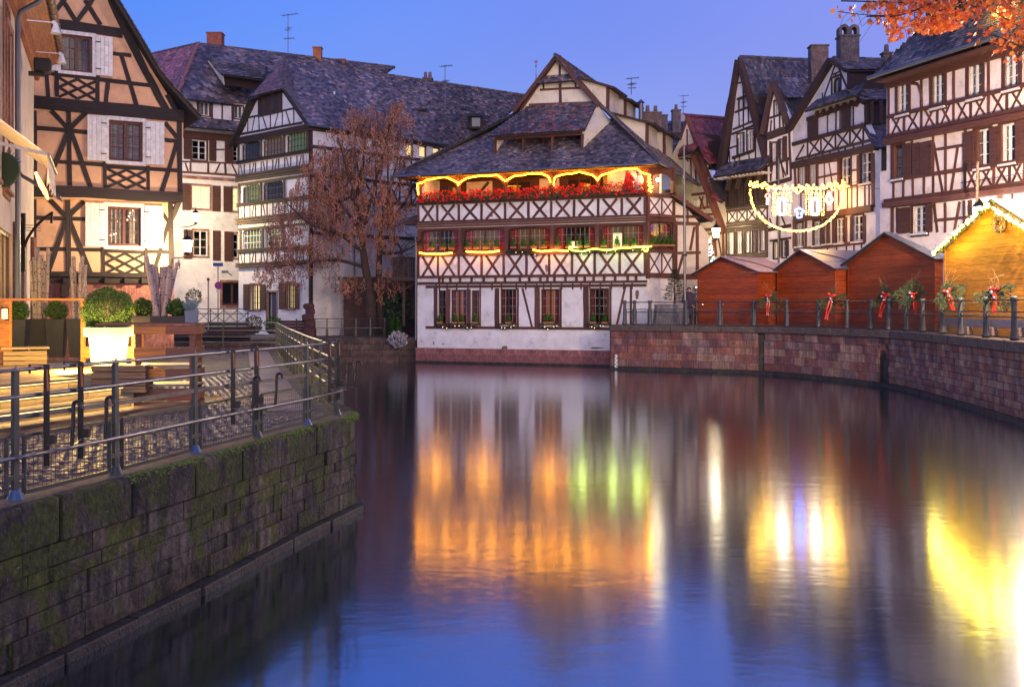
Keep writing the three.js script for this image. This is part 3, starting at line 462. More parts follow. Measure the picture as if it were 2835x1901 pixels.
{
  const P = leftBack, S = lenOf(P), n = 15, ps = [frontPosts[7]]; for (let i = 1; i <= n; i++) { const [x, z] = along(P, S, 0.5 + (S[S.length - 1] - 0.6) * i / n); ps.push(V(x - 0.28, QL, -z)); }
  railing('quay_railing', 'dark steel railing running back along the inner side of the near quay', ps, { mat: railSteel, h: 1.02, rails: [[1.0, 0.02], [0.8, 0.02], [0.62, 'flat'], [0.36, 0.02]], mesh: [0.05, 0.5], gap: 0.1, cell: 0.09, wire: 0.004 });
  const e = ps[n], qs = [e]; for (let i = 1; i < 6; i++) qs.push(V(e.x - i * 1.9, QL, e.z - 0.03 * i)); railing('quay_railing', 'thin steel railing across the far end of the near quay', qs, { mat: railSteel, h: 1.02, rails: [[1.0, 0.022], [0.72, 0.022], [0.5, 0.022], [0.3, 0.022]] });
}
{
  const P = smooth(rightEdge, 6), S = lenOf(P), xs = [1699, 1758, 1800, 1900, 1994, 2088, 2179, 2266, 2347, 2412, 2462, 2510, 2556, 2610, 2661, 2731, 2809, 2905, 3020], ps = [];
  let s = 0; for (const px of xs) { let bs = s, bd = 1e9; for (let t = s; t < S[S.length - 1]; t += 0.02) { const [x, z] = along(P, S, t), d = Math.abs(((x + 0.22) / (z + 0.1)) * FOC + CX - px) + (t < s + 0.5 ? 50 : 0); if (d < bd - 0.5) { bd = d; bs = t; } if (bd < 3 && d > bd + 40) break; } s = bs; const [x, z] = along(P, S, bs); ps.push(V(x + 0.22, QR, -z - 0.1)); }
  globalThis.rightPosts = ps;
  railing('quay_railing', 'railing of grey cast posts and mesh in front of the market chalets', ps, { cast: true, mat: std(rgb(0.075, 0.078, 0.085), { metalness: 0.2, roughness: 0.5, map: T.fine }), h: 1.12, rails: [[1.06, 0.024], [0.6, 0.02]], railMat: M.iron, mesh: [0.04, 0.74], gap: 0.1, cell: 0.075, wire: 0.003 });
}
// ---- steel flower-box holders hooked over the near railing
function holder(label, px, side) {
  const [A, B] = px.map(([x, t]) => { const i = t, a = frontPosts[i], b = frontPosts[i + 1]; let best = 0, bd = 1e9; for (let k = 0; k <= 60; k++) { const p = a.clone().lerp(b, k / 60), d = Math.abs(p.x / -p.z * FOC + CX - x); if (d < bd) { bd = d; best = k / 60; } } return a.clone().lerp(b, best); });
  const h = thing('flower_box_holder', label, 'bracket', A.clone(), 'empty flower box holders on the near railing'), d = B.clone().sub(A).normalize(), n = V(-d.z, 0, d.x), L = (v, y, o) => v.clone().sub(A).addScaledVector(n, o).add(V(0, y, 0)), out = 0.05;
  [A, B].forEach((p, i) => {
    part(h, 'hanger_bar', join(bar(L(p, 0.24, out), L(p, 1.1, out), 0.012, 0.05), bar(L(p, 1.1, out + 0.01), L(p, 1.1, -0.12), 0.03, 0.008), bar(L(p, 1.1, -0.12), L(p, 1.02, -0.12), 0.03, 0.008)), M.blackIron);
    part(h, 'clamp_plate', bar(L(p, 0.88, out + 0.018), L(p, 1.06, out + 0.012), 0.036, 0.012), std(rgb(0.3, 0.1, 0.04), { metalness: 0.4, roughness: 0.5 }));
    const c = []; for (let k = 0; k <= 8; k++) { const a = Math.PI * k / 8; c.push(L(p, 0.76 + Math.sin(a) * 0.035, out + 0.3 - 0.035 + 0.035 * -Math.cos(a) + 0.035)); }
    part(h, 'hook', clean(tube([L(p, 0.42, out + 0.25), L(p, 0.62, out + 0.262), ...c, L(p, 0.735, out + 0.34)], 0.017, 6, 24)), M.blackIron);
    part(h, 'shelf_strap', bar(L(p, 0.42, out), L(p, 0.42, out + 0.26), 0.02, 0.008), M.galv);
    part(h, 'weight', rbox(0.06, 0.08, 0.05, 0.006), M.blackIron, L(p, 0.47, out + 0.06));
  });
  part(h, 'cross_strap', bar(L(A, 0.425, out), L(B, 0.43, out + 0.25), 0.012, 0.006), M.galv);
  part(h, 'cross_strap', bar(L(A, 0.415, out + 0.25), L(B, 0.41, out), 0.012, 0.006), M.galv);
}
holder('black flower box holder with orange tags, leftmost on the near railing', [[112, 2], [208, 2]]);
holder('black flower box holder hooked on the middle of the near railing', [[634, 4], [700, 4]]);
holder('black flower box holder at the outer corner of the near railing', [[903, 6], [928, 6]]);
// ================= foliage helper =================
const leafGeo = (() => { const g = new THREE.BufferGeometry(); g.setAttribute('position', new THREE.Float32BufferAttribute([0, 0, 0, 0.32, 0.45, 0.06, 0, 1, 0, 0, 0, 0, 0, 1, 0, -0.32, 0.45, 0.06], 3)); g.computeVertexNormals(); return clean(g); })();
const leafMat = (rough = 0.75) => phys(rgb(1, 1, 1), { roughness: rough, transmission: 0.25, thickness: 0, side: THREE.DoubleSide });
const LM = leafMat(), LMd = std(rgb(1, 1, 1), { roughness: 0.8, side: THREE.DoubleSide });
function leafCloud(parent, name, c, rx, ry, rz, n, size, pal, o = {}) {
  const list = [], m = new THREE.Matrix4(), q = new THREE.Quaternion(), e = new THREE.Euler();
  for (let i = 0; i < n; i++) {
    let x, y, z, r; do { x = rr(-1, 1); y = rr(-1, 1); z = rr(-1, 1); r = Math.hypot(x, y, z); } while (r > 1 || r < 0.05);
    const k = (o.shell ?? 0.72) + (1 - (o.shell ?? 0.72)) * Math.pow(rnd(), 0.6), lump = 1 + (o.lump ?? 0.08) * (vnoise(x / r * 3 + 9, y / r * 3 + 9, 99, 3) + vnoise(z / r * 3 + 9, x / r * 3 + 9, 99, 4) - 1) * 2; x = x / r * k * lump; y = y / r * k * lump; z = z / r * k * lump;
    if (o.floor !== undefined && y < o.floor) { i -= 0.7; continue; }
    e.set(rr(-1.2, 1.2), rr(0, 6.3), rr(-1.2, 1.2)); const s = size * rr(0.6, 1.3), p = pal[Math.floor(rnd() * pal.length)], b = rr(0.6, 1.35);
    list.push([m.compose(V(c.x + x * rx, c.y + y * ry, c.z + z * rz), q.setFromEuler(e), V(s, s, s)).clone(), rgb(p[0] * b, p[1] * b, p[2] * b)]);
  }
  return instanced(parent, name, leafGeo, o.mat ?? LMd, list);
}
const BOX = [[0.035, 0.085, 0.012], [0.05, 0.11, 0.014], [0.028, 0.065, 0.012], [0.07, 0.13, 0.02]];
const FIR = [[0.02, 0.06, 0.022], [0.03, 0.08, 0.03], [0.022, 0.05, 0.03]];
function cone(parent, name, c, r, h, n, size, pal) { const list = [], m = new THREE.Matrix4(), q = new THREE.Quaternion(), e = new THREE.Euler(); for (let i = 0; i < n; i++) { const t = 1 - Math.sqrt(rnd()), a = rr(0, 6.283), R = r * (1 - t) * rr(0.55, 1.05); e.set(rr(0.3, 1.5), a, rr(-0.3, 0.3), 'YXZ'); const b = rr(0.6, 1.4), p = pal[Math.floor(rnd() * pal.length)], s = size * rr(0.6, 1.2); list.push([m.compose(V(c.x + Math.sin(a) * R, c.y + t * h, c.z + Math.cos(a) * R), q.setFromEuler(e), V(s, s, s)).clone(), rgb(p[0] * b, p[1] * b, p[2] * b)]); } return instanced(parent, name, leafGeo, LMd, list); }

// ================= house A: apricot half-timbered gable house on the left =================
{
  const h = thing('half_timbered_house', 'tall apricot half-timbered gable house with white shutters at the left', 'house', V(-13.71, QL, -30));
  const f = new Facade(h, [-13.71, 30], [-10.18, 32], QL), Lo = { off: -0.25 };
  const win = (z, fr, sash, o) => { const R = rectZ(f, z, ...sash, o.off ?? 0), C = rectZ(f, z, ...fr, o.off ?? 0); const g = f.window(R, { cols: 4, rows: 3, frame: M.sash, fw: 0.07, bw: 0.022, deep: 0.06, ...o }); const t = [[C[0], C[1], R[0], C[3]], [R[2], C[1], C[2], C[3]], [R[0], R[3], R[2], C[3]], [R[0], C[1], R[2], R[1]]]; part(g, 'casing', join(t.map(([a, b, c, d]) => box(a, b, (o.off ?? 0) - 0.03, c, d, (o.off ?? 0) + 0.05))), M.whitePaint); };
  win(zA1, [500, 255, 828, 668], [522, 290, 797, 637], { inside: M.room, curtains: 0.2, curtainMat: std(rgb(0.1, 0.09, 0.1)) });
  win(zA1, [912, 1002, 1262, 1440], [940, 1038, 1235, 1408], { inside: M.room, curtains: 0.38 });
  const up = ptsZ(f, zA1, [[1590, 1075], [1560, 985], [1440, 800], [1300, 580], [1150, 330], [990, 40], [820, -270], [600, -640]]), jl = f.p(...zA2(290, 215)), jr = f.p(...zA2(1568, 245));
  f.wall('plaster_wall', [[0, jl[1]], [jr[0], jr[1]], ...up, [-1.2, up[7][1] - 3], [-1.2, jl[1]]], M.apricot);
  win(zA2, [895, 248, 1250, 663], [930, 285, 1220, 633], { inside: M.curtain, curtains: 0.3, ...Lo });
  const a = f.p(...zA2(290, 200), -0.25), b = f.p(...zA2(1495, 885), -0.25), c0 = f.p(...zA2(300, 905), -0.25);
  f.wall('plaster_wall', [[-1.2, b[1]], [b[0], b[1]], [b[0], a[1] + 0.1], [-1.2, a[1] + 0.1]], M.apricot, Lo);
  f.part('sandstone_base', box(-1.2, -0.1, -0.65, b[0] + 0.05, b[1] - 0.02, -0.3), M.rosebase);
  f.part('side_wall', box(b[0] - 0.3, -0.1, -8, b[0] - 0.02, a[1], -0.56), M.apricot); f.part('side_wall', box(jr[0] - 0.25, jr[1], -8, jr[0] - 0.01, up[0][1], -0.31), M.apricot);
  const K = M.black, px = 1 / 293;
  beams(f, zA1, [[290, 880, 1590, 1012, 0.4, { layer: 3, proud: 0.05 }], [360, 190, 1060, 288, 0.3, { layer: 3 }], [560, -10, 435, 150, 0.15], [530, -10, 662, 190, 0.15, { layer: 1 }], [800, -10, 662, 190, 0.15, { layer: 1 }], [735, 0, 868, 215, 0.15, { layer: 2 }], [330, 0, 250, 160, 0.15],
    [975, 462, 1135, 482, 0.14], [860, 688, 1310, 742, 0.14], [1050, 480, 1185, 925, 0.15, { layer: 1 }], [398, 620, 415, 840, 0.13], [488, 600, 490, 840, 0.14, { layer: 1 }], [845, 655, 842, 890, 0.14, { layer: 1 }], [935, 690, 915, 895, 0.15], [375, 632, 860, 688, 0.12], [1445, 820, 1545, 1000, 0.16],
    [297, 960, 303, 1600, 0.13, { layer: 2 }], [592, 955, 600, 1610, 0.15, { layer: 2 }], [440, 960, 585, 1115, 0.16, { layer: 1 }], [745, 972, 600, 1115, 0.16], [300, 1108, 755, 1148, 0.15], [305, 1388, 900, 1428, 0.14], [580, 1150, 400, 1620, 0.16, { layer: 1 }], [615, 1150, 790, 1640, 0.16], [1428, 1062, 1535, 1195, 0.15], [1415, 1212, 1545, 1228, 0.14], [1553, 1050, 1560, 1690, 0.17, { layer: 2 }], [1532, 1240, 1400, 1660, 0.15], [890, 1440, 1555, 1482, 0.14, { layer: 1 }], [905, 1405, 908, 1640, 0.12, { layer: 2 }], [1283, 1440, 1283, 1650, 0.12, { layer: 2 }]], K);
  { let r = rectZ(f, zA1, 505, 672, 830, 870); f.lattice(r[0], r[1], r[2], r[3], 0.1, K); const p = f.p(...zA1(925, 1465)), q = f.p(...zA2(1262, 135)); f.lattice(p[0], q[1], q[0], p[1], 0.1, K); const s = rectZ(f, zA2, 908, 690, 1248, 872, -0.25); f.lattice(s[0], s[1], s[2], s[3], 0.1, K, Lo); }
  { const e = [[965, 0], [1119, 340], [1270, 640], [1440, 950]]; for (let i = 1; i < 4; i++) f.beam(...zA1(...e[i - 1]), ...zA1(...e[i]), 0.24, K, { layer: 4 + i % 2 }); f.beam(...zA1(965, 0), ...zA1(640, -600), 0.24, K, { layer: 4 }); }
  beams(f, zA2, [[290, 150, 1580, 205, 0.34, { layer: 3, proud: 0.08, off: 0 }], [585, 225, 592, 880, 0.16, { layer: 2 }], [430, 228, 565, 365, 0.16, { layer: 1 }], [725, 240, 600, 365, 0.16], [300, 385, 740, 396, 0.14], [300, 656, 890, 662, 0.14], [565, 410, 412, 865, 0.16, { layer: 1 }], [602, 410, 785, 870, 0.16], [297, 225, 297, 880, 0.12, { layer: 2 }], [1250, 675, 1470, 682, 0.13], [1478, 240, 1482, 885, 0.17, { layer: 2 }], [1462, 420, 1328, 870, 0.14], [893, 640, 893, 885, 0.12, { layer: 2 }], [1265, 645, 1265, 885, 0.12, { layer: 2 }], [1405, 340, 1465, 430, 0.13], [890, 672, 1270, 684, 0.12]].map((r) => [...r.slice(0, 5), { off: -0.25, ...(r[5] ?? {}) }]), K);
  beams(f, zA2, [[290, 872, 1495, 885, 0.16, { off: -0.25, proud: 0.1, layer: 3 }], [290, 922, 1340, 932, 0.18, { off: -0.3, proud: 0.09 }]], K);
  for (const x of [405, 560, 705, 920, 1090, 1240, 1400]) { const p = f.p(...zA2(x, 925), -0.2); f.part('joist_end', box(p[0] - 0.06, p[1] - 0.1, -0.4, p[0] + 0.06, p[1] + 0.06, -0.1), K[0]); }
  { const p = f.p(...zA2(560, 1070), -0.25), q = f.p(...zA2(560, 930), -0.25); f.part('bracket', box(p[0] - 0.11, p[1], -0.34, p[0] + 0.11, q[1], -0.14), K[1]); const c = f.p(...zA2(1520, 320), -0.25); f.part('corner_brace', timber(c[0] + 0.12, c[1] + 0.25, c[0] - 0.12, c[1] - 0.3, 0.16, -0.4, -0.26), M.grey[1]); }
  // shutters
  for (const [z, r, right, off] of [[zA1, [395, 250, 500, 618], 0, 0], [zA1, [828, 310, 973, 668], 1, 0], [zA1, [752, 997, 912, 1400], 0, 0], [zA1, [1262, 1050, 1420, 1435], 1, 0], [zA2, [735, 252, 897, 638], 0, -0.25], [zA2, [1250, 277, 1410, 650], 1, -0.25]]) f.shutter(rectZ(f, z, ...r, off), M.shutterW, { right, off, boards: 4 });
  // roof: thick tiled verge and underside
  const rp = ptsZ(f, zA1, [[1718, 1035], [1600, 905], [1480, 775], [1372, 645], [1300, 522], [1200, 352], [1100, 185], [985, -5], [760, -420], [600, -700]]);
  for (let i = 1; i < rp.length; i++) {
    const [u0, v0] = rp[i - 1], [u1, v1] = rp[i], W = (u, v, w) => f.world(u, v, w).sub(h.position);
    part(h, 'roof_slab', slabGeo(W(u0, v0, 0.42), W(u0, v0, -8), W(u1, v1, -8), W(u1, v1, 0.42), 0.1), M.roofDeck);
    const n = Math.max(1, Math.round(Math.hypot(u1 - u0, v1 - v0) / 0.17)); for (let k = 0; k < n; k++) { const t = (k + 0.5) / n, g = rbox(0.22, 0.035, 0.32, 0.012); g.rotateZ(Math.atan2(v1 - v0, u1 - u0) + 0.1 + Math.PI); const m = f.part('verge_tile', g, ridgeMat(SLATE[(i + k) % 6])); m.position.add(f.d.clone().multiplyScalar(u0 + (u1 - u0) * t).addScaledVector(f.n, 0.3)).add(V(0, v0 + (v1 - v0) * t + 0.03, 0)); }
  }
  { const t = rp[9]; part(h, 'roof_slab', slabGeo(f.world(t[0], t[1], 0.42).sub(h.position), f.world(t[0], t[1], -8).sub(h.position), f.world(-2.4, t[1] - 5, -8).sub(h.position), f.world(-2.4, t[1] - 5, 0.42).sub(h.position), 0.1), M.roofDeck); }
  // fairy lights behind the lower window
  const fl = thing('fairy_light_string', 'tiny warm fairy lights behind the lowest shuttered window at left', 'string lights', f.world(...f.p(...zA2(1080, 460), -0.25), -0.36)); fl.rotation.y = f.turn; const o0 = f.p(...zA2(1080, 460), -0.25), pts = [[950, 455], [962, 535], [990, 525], [1010, 520], [1020, 410], [1108, 400], [1120, 370], [1130, 340], [1155, 315], [1168, 400]].map(([x, y]) => { const p = f.p(...zA2(x, y), -0.25); return V(p[0] - o0[0], p[1] - o0[1], 0); });
  part(fl, 'cable', clean(tube(pts, 0.003, 4, 40)), M.blackIron); for (const p of pts) part(fl, 'bulb', clean(new THREE.IcosahedronGeometry(0.014, 1)), glow(1, 0.82, 0.5, 6), p);
  globalThis.fA = f;
}
// ================= shop on the far left =================
{
  const h = thing('shop_building', 'cream plastered shop with moulded orange cornice at the left edge', 'building', V(-9, QL, -18));
  const f = new Facade(h, [-9, 18], [-13.07, 28.6], QL), end = f.len;
  const holes = [[-8, 60, 8, 362], [14, 70, 33, 385]].map(([x0, y0, x1, y1]) => f.rect(x0, y0, x1, y1));
  for (const R of [f.rect(15.5, 62, 30, 385), [0.4, 3.9, 1.3, 7.4], [2.6, 3.9, 3.7, 7.6]]) f.window(R, { frame: M.sash, inside: M.room, casing: M.sandTrim, cw: 0.16, sill: M.sandTrim, deep: 0.16 });
  const shopR = [0.5, 0.15, 4.6, 3.1], sh2 = [5.4, 0.15, 8.8, 3.1]; f.window(shopR, { name: 'shop_window', cols: 4, rows: 1, frame: M.sash, inside: M.litYellow, insideName: 'lit_window_display' }); f.window(sh2, { name: 'shop_window', cols: 3, rows: 1, frame: M.sash, inside: M.litYellow, insideName: 'lit_window_display' });
  f.wall('plaster_wall', [[0, 0], [end, 0], [end, 8.1], [0, 8.1]], M.shopwall);
  f.part('end_wall', box(end - 0.3, 0, -9, end - 0.004, 8.1, -0.31), M.shopwall);
  f.part('pilaster', box(4.75, 0, 0.004, 5.25, 3.4, 0.1), M.sandTrim); f.part('pilaster', box(end - 1.3, 0, 0.004, end - 0.9, 3.4, 0.1), M.sandTrim);
  { const s = new THREE.Shape([[0, 7.85], [0.1, 7.85], [0.14, 7.98], [0.22, 8.0], [0.26, 8.12], [0.42, 8.2], [0.44, 8.3], [0.6, 8.38], [0.6, 8.5], [0, 8.5]].map(([x, y]) => new THREE.Vector2(x, y))), g = new THREE.ExtrudeGeometry(s, { depth: end + 0.5, bevelEnabled: false }); g.rotateY(Math.PI / 2); g.scale(1, 1, -1); const gi = g.index; const q = g.index ? g.toNonIndexed() : g; const p = q.attributes.position; for (let i = 0; i < p.count; i += 3) { const x = p.getX(i + 1), y = p.getY(i + 1), z = p.getZ(i + 1); p.setXYZ(i + 1, p.getX(i + 2), p.getY(i + 2), p.getZ(i + 2)); p.setXYZ(i + 2, x, y, z); } q.computeVertexNormals(); q.translate(0, 0, 0.003); f.part('cornice', cubeUV(q), std(rgb(0.5, 0.2, 0.09), { map: T.wood, roughness: 0.6 })); }
  const copper = std(rgb(0.33, 0.25, 0.18), { metalness: 0.5, roughness: 0.45, map: T.fine });
  f.part('gutter', clean(rod(V(-1, 8.52, 0.7), V(end + 0.55, 8.52, 0.7), 0.085, 0.085, 10)), copper);
  for (let u = 0.5; u < end + 0.5; u += 0.42) f.part('gutter_strap', clean((() => { const g = new THREE.TorusGeometry(0.092, 0.008, 4, 12); g.rotateY(Math.PI / 2); g.translate(u, 8.52, 0.7); return g; })()), copper);
  { const p = f.p(48, 400, 0.12); f.part('downpipe', clean(tube([V(p[0] + 0.2, 8.42, 0.72), V(p[0] + 0.1, 8.1, 0.5), V(p[0], 7.8, 0.14), V(p[0], 7.4, 0.12), V(p[0], 4, 0.12), V(p[0], 0.3, 0.12)], 0.055, 8, 40)), M.zinc); }
  { const W = (u, v, w) => f.world(u, v, w).sub(h.position); part(h, 'roof_slab', slabGeo(W(-1, 8.6, 0.75), W(end + 0.6, 8.6, 0.75), W(end + 0.6, 12.5, -4), W(-1, 12.5, -4), 0.1), M.roofDeck); }
  // awning
  const aw = thing('awning', 'white fabric shop awning with dark roller at the left edge', 'awning', f.world(5, 3.9, 0)); aw.rotation.y = f.turn; const u1 = f.p(118, 601, 1.0)[0] - 5, u0 = -5.2, cloth = std(rgb(0.7, 0.62, 0.52), { map: T.fine, side: THREE.DoubleSide, roughness: 0.9 });
  part(aw, 'canopy', slabGeo(V(u0, -0.02, 1.05), V(u1, -0.02, 1.05), V(u1, 0.75, 0.05), V(u0, 0.75, 0.05), 0.02), cloth);
  { const g = new THREE.PlaneGeometry(u1 - u0, 0.42, 60, 1), p = g.attributes.position; for (let i = 0; i < p.count; i++) if (p.getY(i) < 0) { p.setZ(i, 0.03 * Math.sin(p.getX(i) * 9)); p.setY(i, p.getY(i) + 0.03 * Math.cos(p.getX(i) * 18)); } g.computeVertexNormals(); g.translate((u0 + u1) / 2, -0.22, 1.06); part(aw, 'valance', clean(g), cloth); }
  part(aw, 'front_bar', clean(rod(V(u0, 0, 1.07), V(u1 + 0.05, 0, 1.07), 0.03, 0.03, 8)), M.zinc); part(aw, 'end_arm', bar(V(u1, 0, 1.05), V(u1, 0.2, 0.05), 0.03, 0.05), M.zinc);
  const rope = thing('rope_light', 'orange rope light glowing under the white shop awning', 'string lights', f.world(5, 3.55, 0.55)); rope.rotation.y = f.turn; { const pts = []; for (let i = 0; i <= 14; i++) pts.push(V(u0 + (u1 - u0) * i / 14, i % 2 ? -0.12 : 0.06, 0.35 + (i % 2) * 0.05)); part(rope, 'light_tube', clean(tube(pts, 0.022, 5, 80)), glow(1, 0.36, 0.05, 2.6)); lamp(rope, u1 - 0.6, -0.3, 0.1, rgb(1, 0.5, 0.15), 3); lamp(rope, u1 - 3, -0.3, 0.2, rgb(1, 0.5, 0.15), 4); }
  // iron sign with spiky fan, round green shield, black speaker, white spotlights
  const iron = M.blackIron;
  { const p = f.p(60, 500, 0.1), o = thing('metal_fan_canopy', 'black spiky metal fan jutting from the shop wall by its downpipe', 'canopy', f.world(p[0] + 0.2, p[1], 0.05)); o.rotation.y = f.turn; for (let i = 0; i < 15; i++) part(o, 'blade', bar(V(-0.3 + i * 0.06, 0.16, 0), V(-0.75 + i * 0.11, -0.35, 0.85), 0.012, 0.025), M.zinc); part(o, 'header_bar', bar(V(-0.34, 0.17, 0.02), V(0.58, 0.17, 0.02), 0.04, 0.04), iron); }
  { const o = thing('shop_shield', 'dark green round shop sign hanging at the left edge', 'sign', at(6, 470, 20.2)); const s = new THREE.Shape(); s.absarc(0, 0, 0.33, 0, Math.PI * 2); const g = new THREE.ExtrudeGeometry(s, { depth: 0.05, bevelEnabled: true, bevelSize: 0.01, bevelThickness: 0.01, bevelSegments: 1, curveSegments: 24 }); part(o, 'disc', clean(g), std(rgb(0.02, 0.045, 0.025), { roughness: 0.4 })); for (let i = 0; i < 9; i++) { const a = 0.4 + i * 0.18; part(o, 'spike', clean(rod(V(Math.cos(a) * 0.33, Math.sin(a) * 0.33, 0.025), V(Math.cos(a) * 0.42, Math.sin(a) * 0.42, 0.025), 0.012, 0.003, 5)), iron); } part(o, 'hanger', bar(V(0, 0.3, 0.02), V(-0.5, 0.35, -0.2), 0.03, 0.03), iron); }
  { const p = f.p(116, 182, 0.45), o = thing('loudspeaker', 'black loudspeaker box under the orange cornice end', 'speaker', f.world(p[0], p[1], 0.45)); o.rotation.y = f.turn; part(o, 'cabinet', rbox(0.42, 0.3, 0.36, 0.03), M.blackIron); part(o, 'grille', rbox(0.36, 0.24, 0.02, 0.008), iron, V(0, 0, 0.185)); part(o, 'mount', box(-0.05, -0.25, -0.3, 0.05, -0.15, 0.05), iron); }
  [[148, 62, 'upper'], [165, 148, 'lower']].forEach(([x, y, w]) => { const p = f.p(x, y, 1.0), o = thing('spotlight', `small white arm spotlight, ${w} of two above the shop gutter`, 'spotlight', f.world(p[0], p[1], 1.0), 'spotlights above the gutter'); o.rotation.y = f.turn; part(o, 'arm', clean(rod(V(0, 0, -0.45), V(0, 0, 0), 0.012, 0.012, 6)), M.whitePaint); const g = new THREE.CylinderGeometry(0.03, 0.09, 0.2, 10); g.translate(0, -0.1, 0.03); part(o, 'shade', clean(g), M.whitePaint); part(o, 'swivel', clean(new THREE.IcosahedronGeometry(0.04, 1)), M.whitePaint); });
  { // curved iron lamp bracket on the wall end
    const o = thing('sign_bracket', 'curved black iron bracket arching from the shop corner downpipe', 'bracket', f.world(...f.p(60, 750, 0.1), 0.1)); o.rotation.y = 0; const c = o.position, Z = -c.z, q = (x, y) => at(x, y, Z - 0.25).sub(c); part(o, 'arch', clean(tube([q(57, 752), q(62, 700), q(75, 660), q(95, 630), q(120, 605), q(143, 588)], 0.03, 6, 30)), iron); part(o, 'drop', bar(q(143, 586), q(141, 618), 0.03, 0.05), iron); part(o, 'base_plate', bar(q(57, 752), q(57, 590), 0.05, 0.2), iron); for (const y of [623, 630, 637]) part(o, 'stay', clean(rod(q(58, y), q(112, y + 1), 0.008, 0.008, 5)), iron); }
}
// ================= terrace: steps, screens, planters =================
const deckWood = ['#8d7a5e', '#7d6b54', '#98866a', '#867359'].map((c) => std(lc(c, 1.15), { map: T.wood, bumpMap: T.woodB, bumpScale: 0.004, roughness: 0.7 }));
{
  const o = thing('timber_steps', 'weathered timber steps rising from the cobbles to the terrace deck', 'steps', V(-6, QL, -14)), d = V(0.316, 0, -0.949), n = V(-0.949, 0, -0.316), base = V(-5.82, 0, -13.2), loc = (v) => v.clone().sub(V(-6, 0, -14));
  for (let k = 1; k <= 4; k++) {
    const y = 0.14 * k, s = base.clone().addScaledVector(n, 0.34 * (k - 1)), e0 = -6.5, e1 = [0, 2.9, 2.0, 2.2, 1.7][k];
    const A = (t, w, yy) => loc(s.clone().addScaledVector(d, t).addScaledVector(n, w)).setY(yy);
    for (let t = e0; t < e1 - 0.05; t += 1.6) { const t1 = Math.min(e1, t + 1.6) - 0.008; part(o, 'riser_board', slabGeo(A(t, 0.02, y - 0.145), A(t1, 0.02, y - 0.145), A(t1, 0.02, y - 0.03), A(t, 0.02, y - 0.03), 0.03), tim(deckWood)); }
    if (k > 1) { const st = sub(o, 'step_light'), c0 = A((e0 + e1) / 2, -0.012, y - 0.045), W = e1 - e0; part(st, 'light_strip', bar(A(e0, -0.004, y - 0.036), A(e1, -0.004, y - 0.036), 0.012, 0.008), glow(1, 0.7, 0.2, 1.2)); const rl = new THREE.RectAreaLight(rgb(1, 0.7, 0.2), 13, W, 0.03); rl.position.copy(c0); rl.lookAt(c0.clone().addScaledVector(n, -0.5).add(V(0, -1, 0)).add(o.position)); const tg = c0.clone().addScaledVector(n, -0.45).add(V(0, -1, 0)), zz = c0.clone().sub(tg).normalize(), xx = d.clone(), yy = zz.clone().cross(xx); rl.quaternion.setFromRotationMatrix(new THREE.Matrix4().makeBasis(xx, yy, zz)); st.add(rl); }
    const deep = k < 4 ? 0.36 : 4.6; for (let w = -0.01, i = 0; w < deep - 0.05; w += 0.12, i++) { if (k === 4 && i > 38) break; const t1 = e1 + (k === 4 && w > 0.5 ? 3 : 0); part(o, 'tread_board', slabGeo(A(e0, w, y), A(t1, w, y), A(t1, w + 0.113, y), A(e0, w + 0.113, y), 0.03), tim(deckWood)); }
  }
  { const g = sub(o, 'pot_platform'), c = onY(322, 1088, QL + 0.28).sub(o.position); for (let i = 0; i < 4; i++) { const b = rbox(0.8, 0.1, 0.5, 0.01); part(g, 'board', b, tim(deckWood), V(c.x, 0.33 + i * 0.105, c.z - 0.25), 0.1); } }
  { const g = sub(o, 'bench_box'), c = onY(68, 1012, 1.96).sub(o.position); for (let i = 0; i < 3; i++) part(g, 'board', rbox(0.7, 0.08, 0.3, 0.01), tim(deckWood), V(c.x - 0.1, 0.6 + i * 0.085, c.z - 0.2), 0.5); part(g, 'seat_board', rbox(0.78, 0.04, 0.36, 0.01), tim(deckWood), V(c.x - 0.1, 0.86, c.z - 0.2), 0.5); }
}
const DY = QL + 0.56;
const orangeWood = std(rgb(0.5, 0.2, 0.03), { map: T.wood, bumpMap: T.woodB, bumpScale: 0.003, roughness: 0.5 }), brownWood = std(rgb(0.16, 0.05, 0.025), { map: T.wood, bumpMap: T.woodB, bumpScale: 0.003, roughness: 0.5 }), redWood = std(rgb(0.24, 0.065, 0.03), { map: T.wood, bumpMap: T.woodB, bumpScale: 0.003, roughness: 0.5 }), greyWood = std(rgb(0.24, 0.235, 0.21), { map: T.wood, roughness: 0.6 });
{
  const Z = 18.2, o = thing('terrace_frame', 'terrace timber frame with a thin top rail, coloured orange for the pot glow', 'frame', at(15, 1020, Z).setY(DY)), L = (x, y, z = Z) => at(x, y, z).sub(o.position);
  part(o, 'post', bar(L(12, 1022).setY(0), L(12, 830), 0.1, 0.2), orangeWood); part(o, 'post', bar(L(229, 1022).setY(0), L(229, 828), 0.06, 0.06), orangeWood); part(o, 'post', bar(L(380, 1024).setY(-0.1), L(380, 900), 0.1, 0.17), orangeWood);  // orange of the frame stands in for light from the glowing pot
  part(o, 'top_rail', bar(L(-60, 829), L(256, 829), 0.08, 0.035), orangeWood); part(o, 'mid_rail', bar(L(229, 975), L(380, 975), 0.04, 0.2), orangeWood);
  const w = thing('wall_lantern', 'small white lantern on the orange terrace post', 'lantern', at(11, 868, Z - 0.2)); part(w, 'cap', clean(new THREE.CylinderGeometry(0.06, 0.06, 0.03, 12)), M.blackIron, V(0, 0.1, 0)); part(w, 'glass', clean(new THREE.CylinderGeometry(0.05, 0.055, 0.18, 12)), std(rgb(0.75, 0.75, 0.65), { roughness: 0.3 })); part(w, 'holder', box(-0.02, -0.12, -0.12, 0.02, 0.1, -0.05), M.blackIron);
}
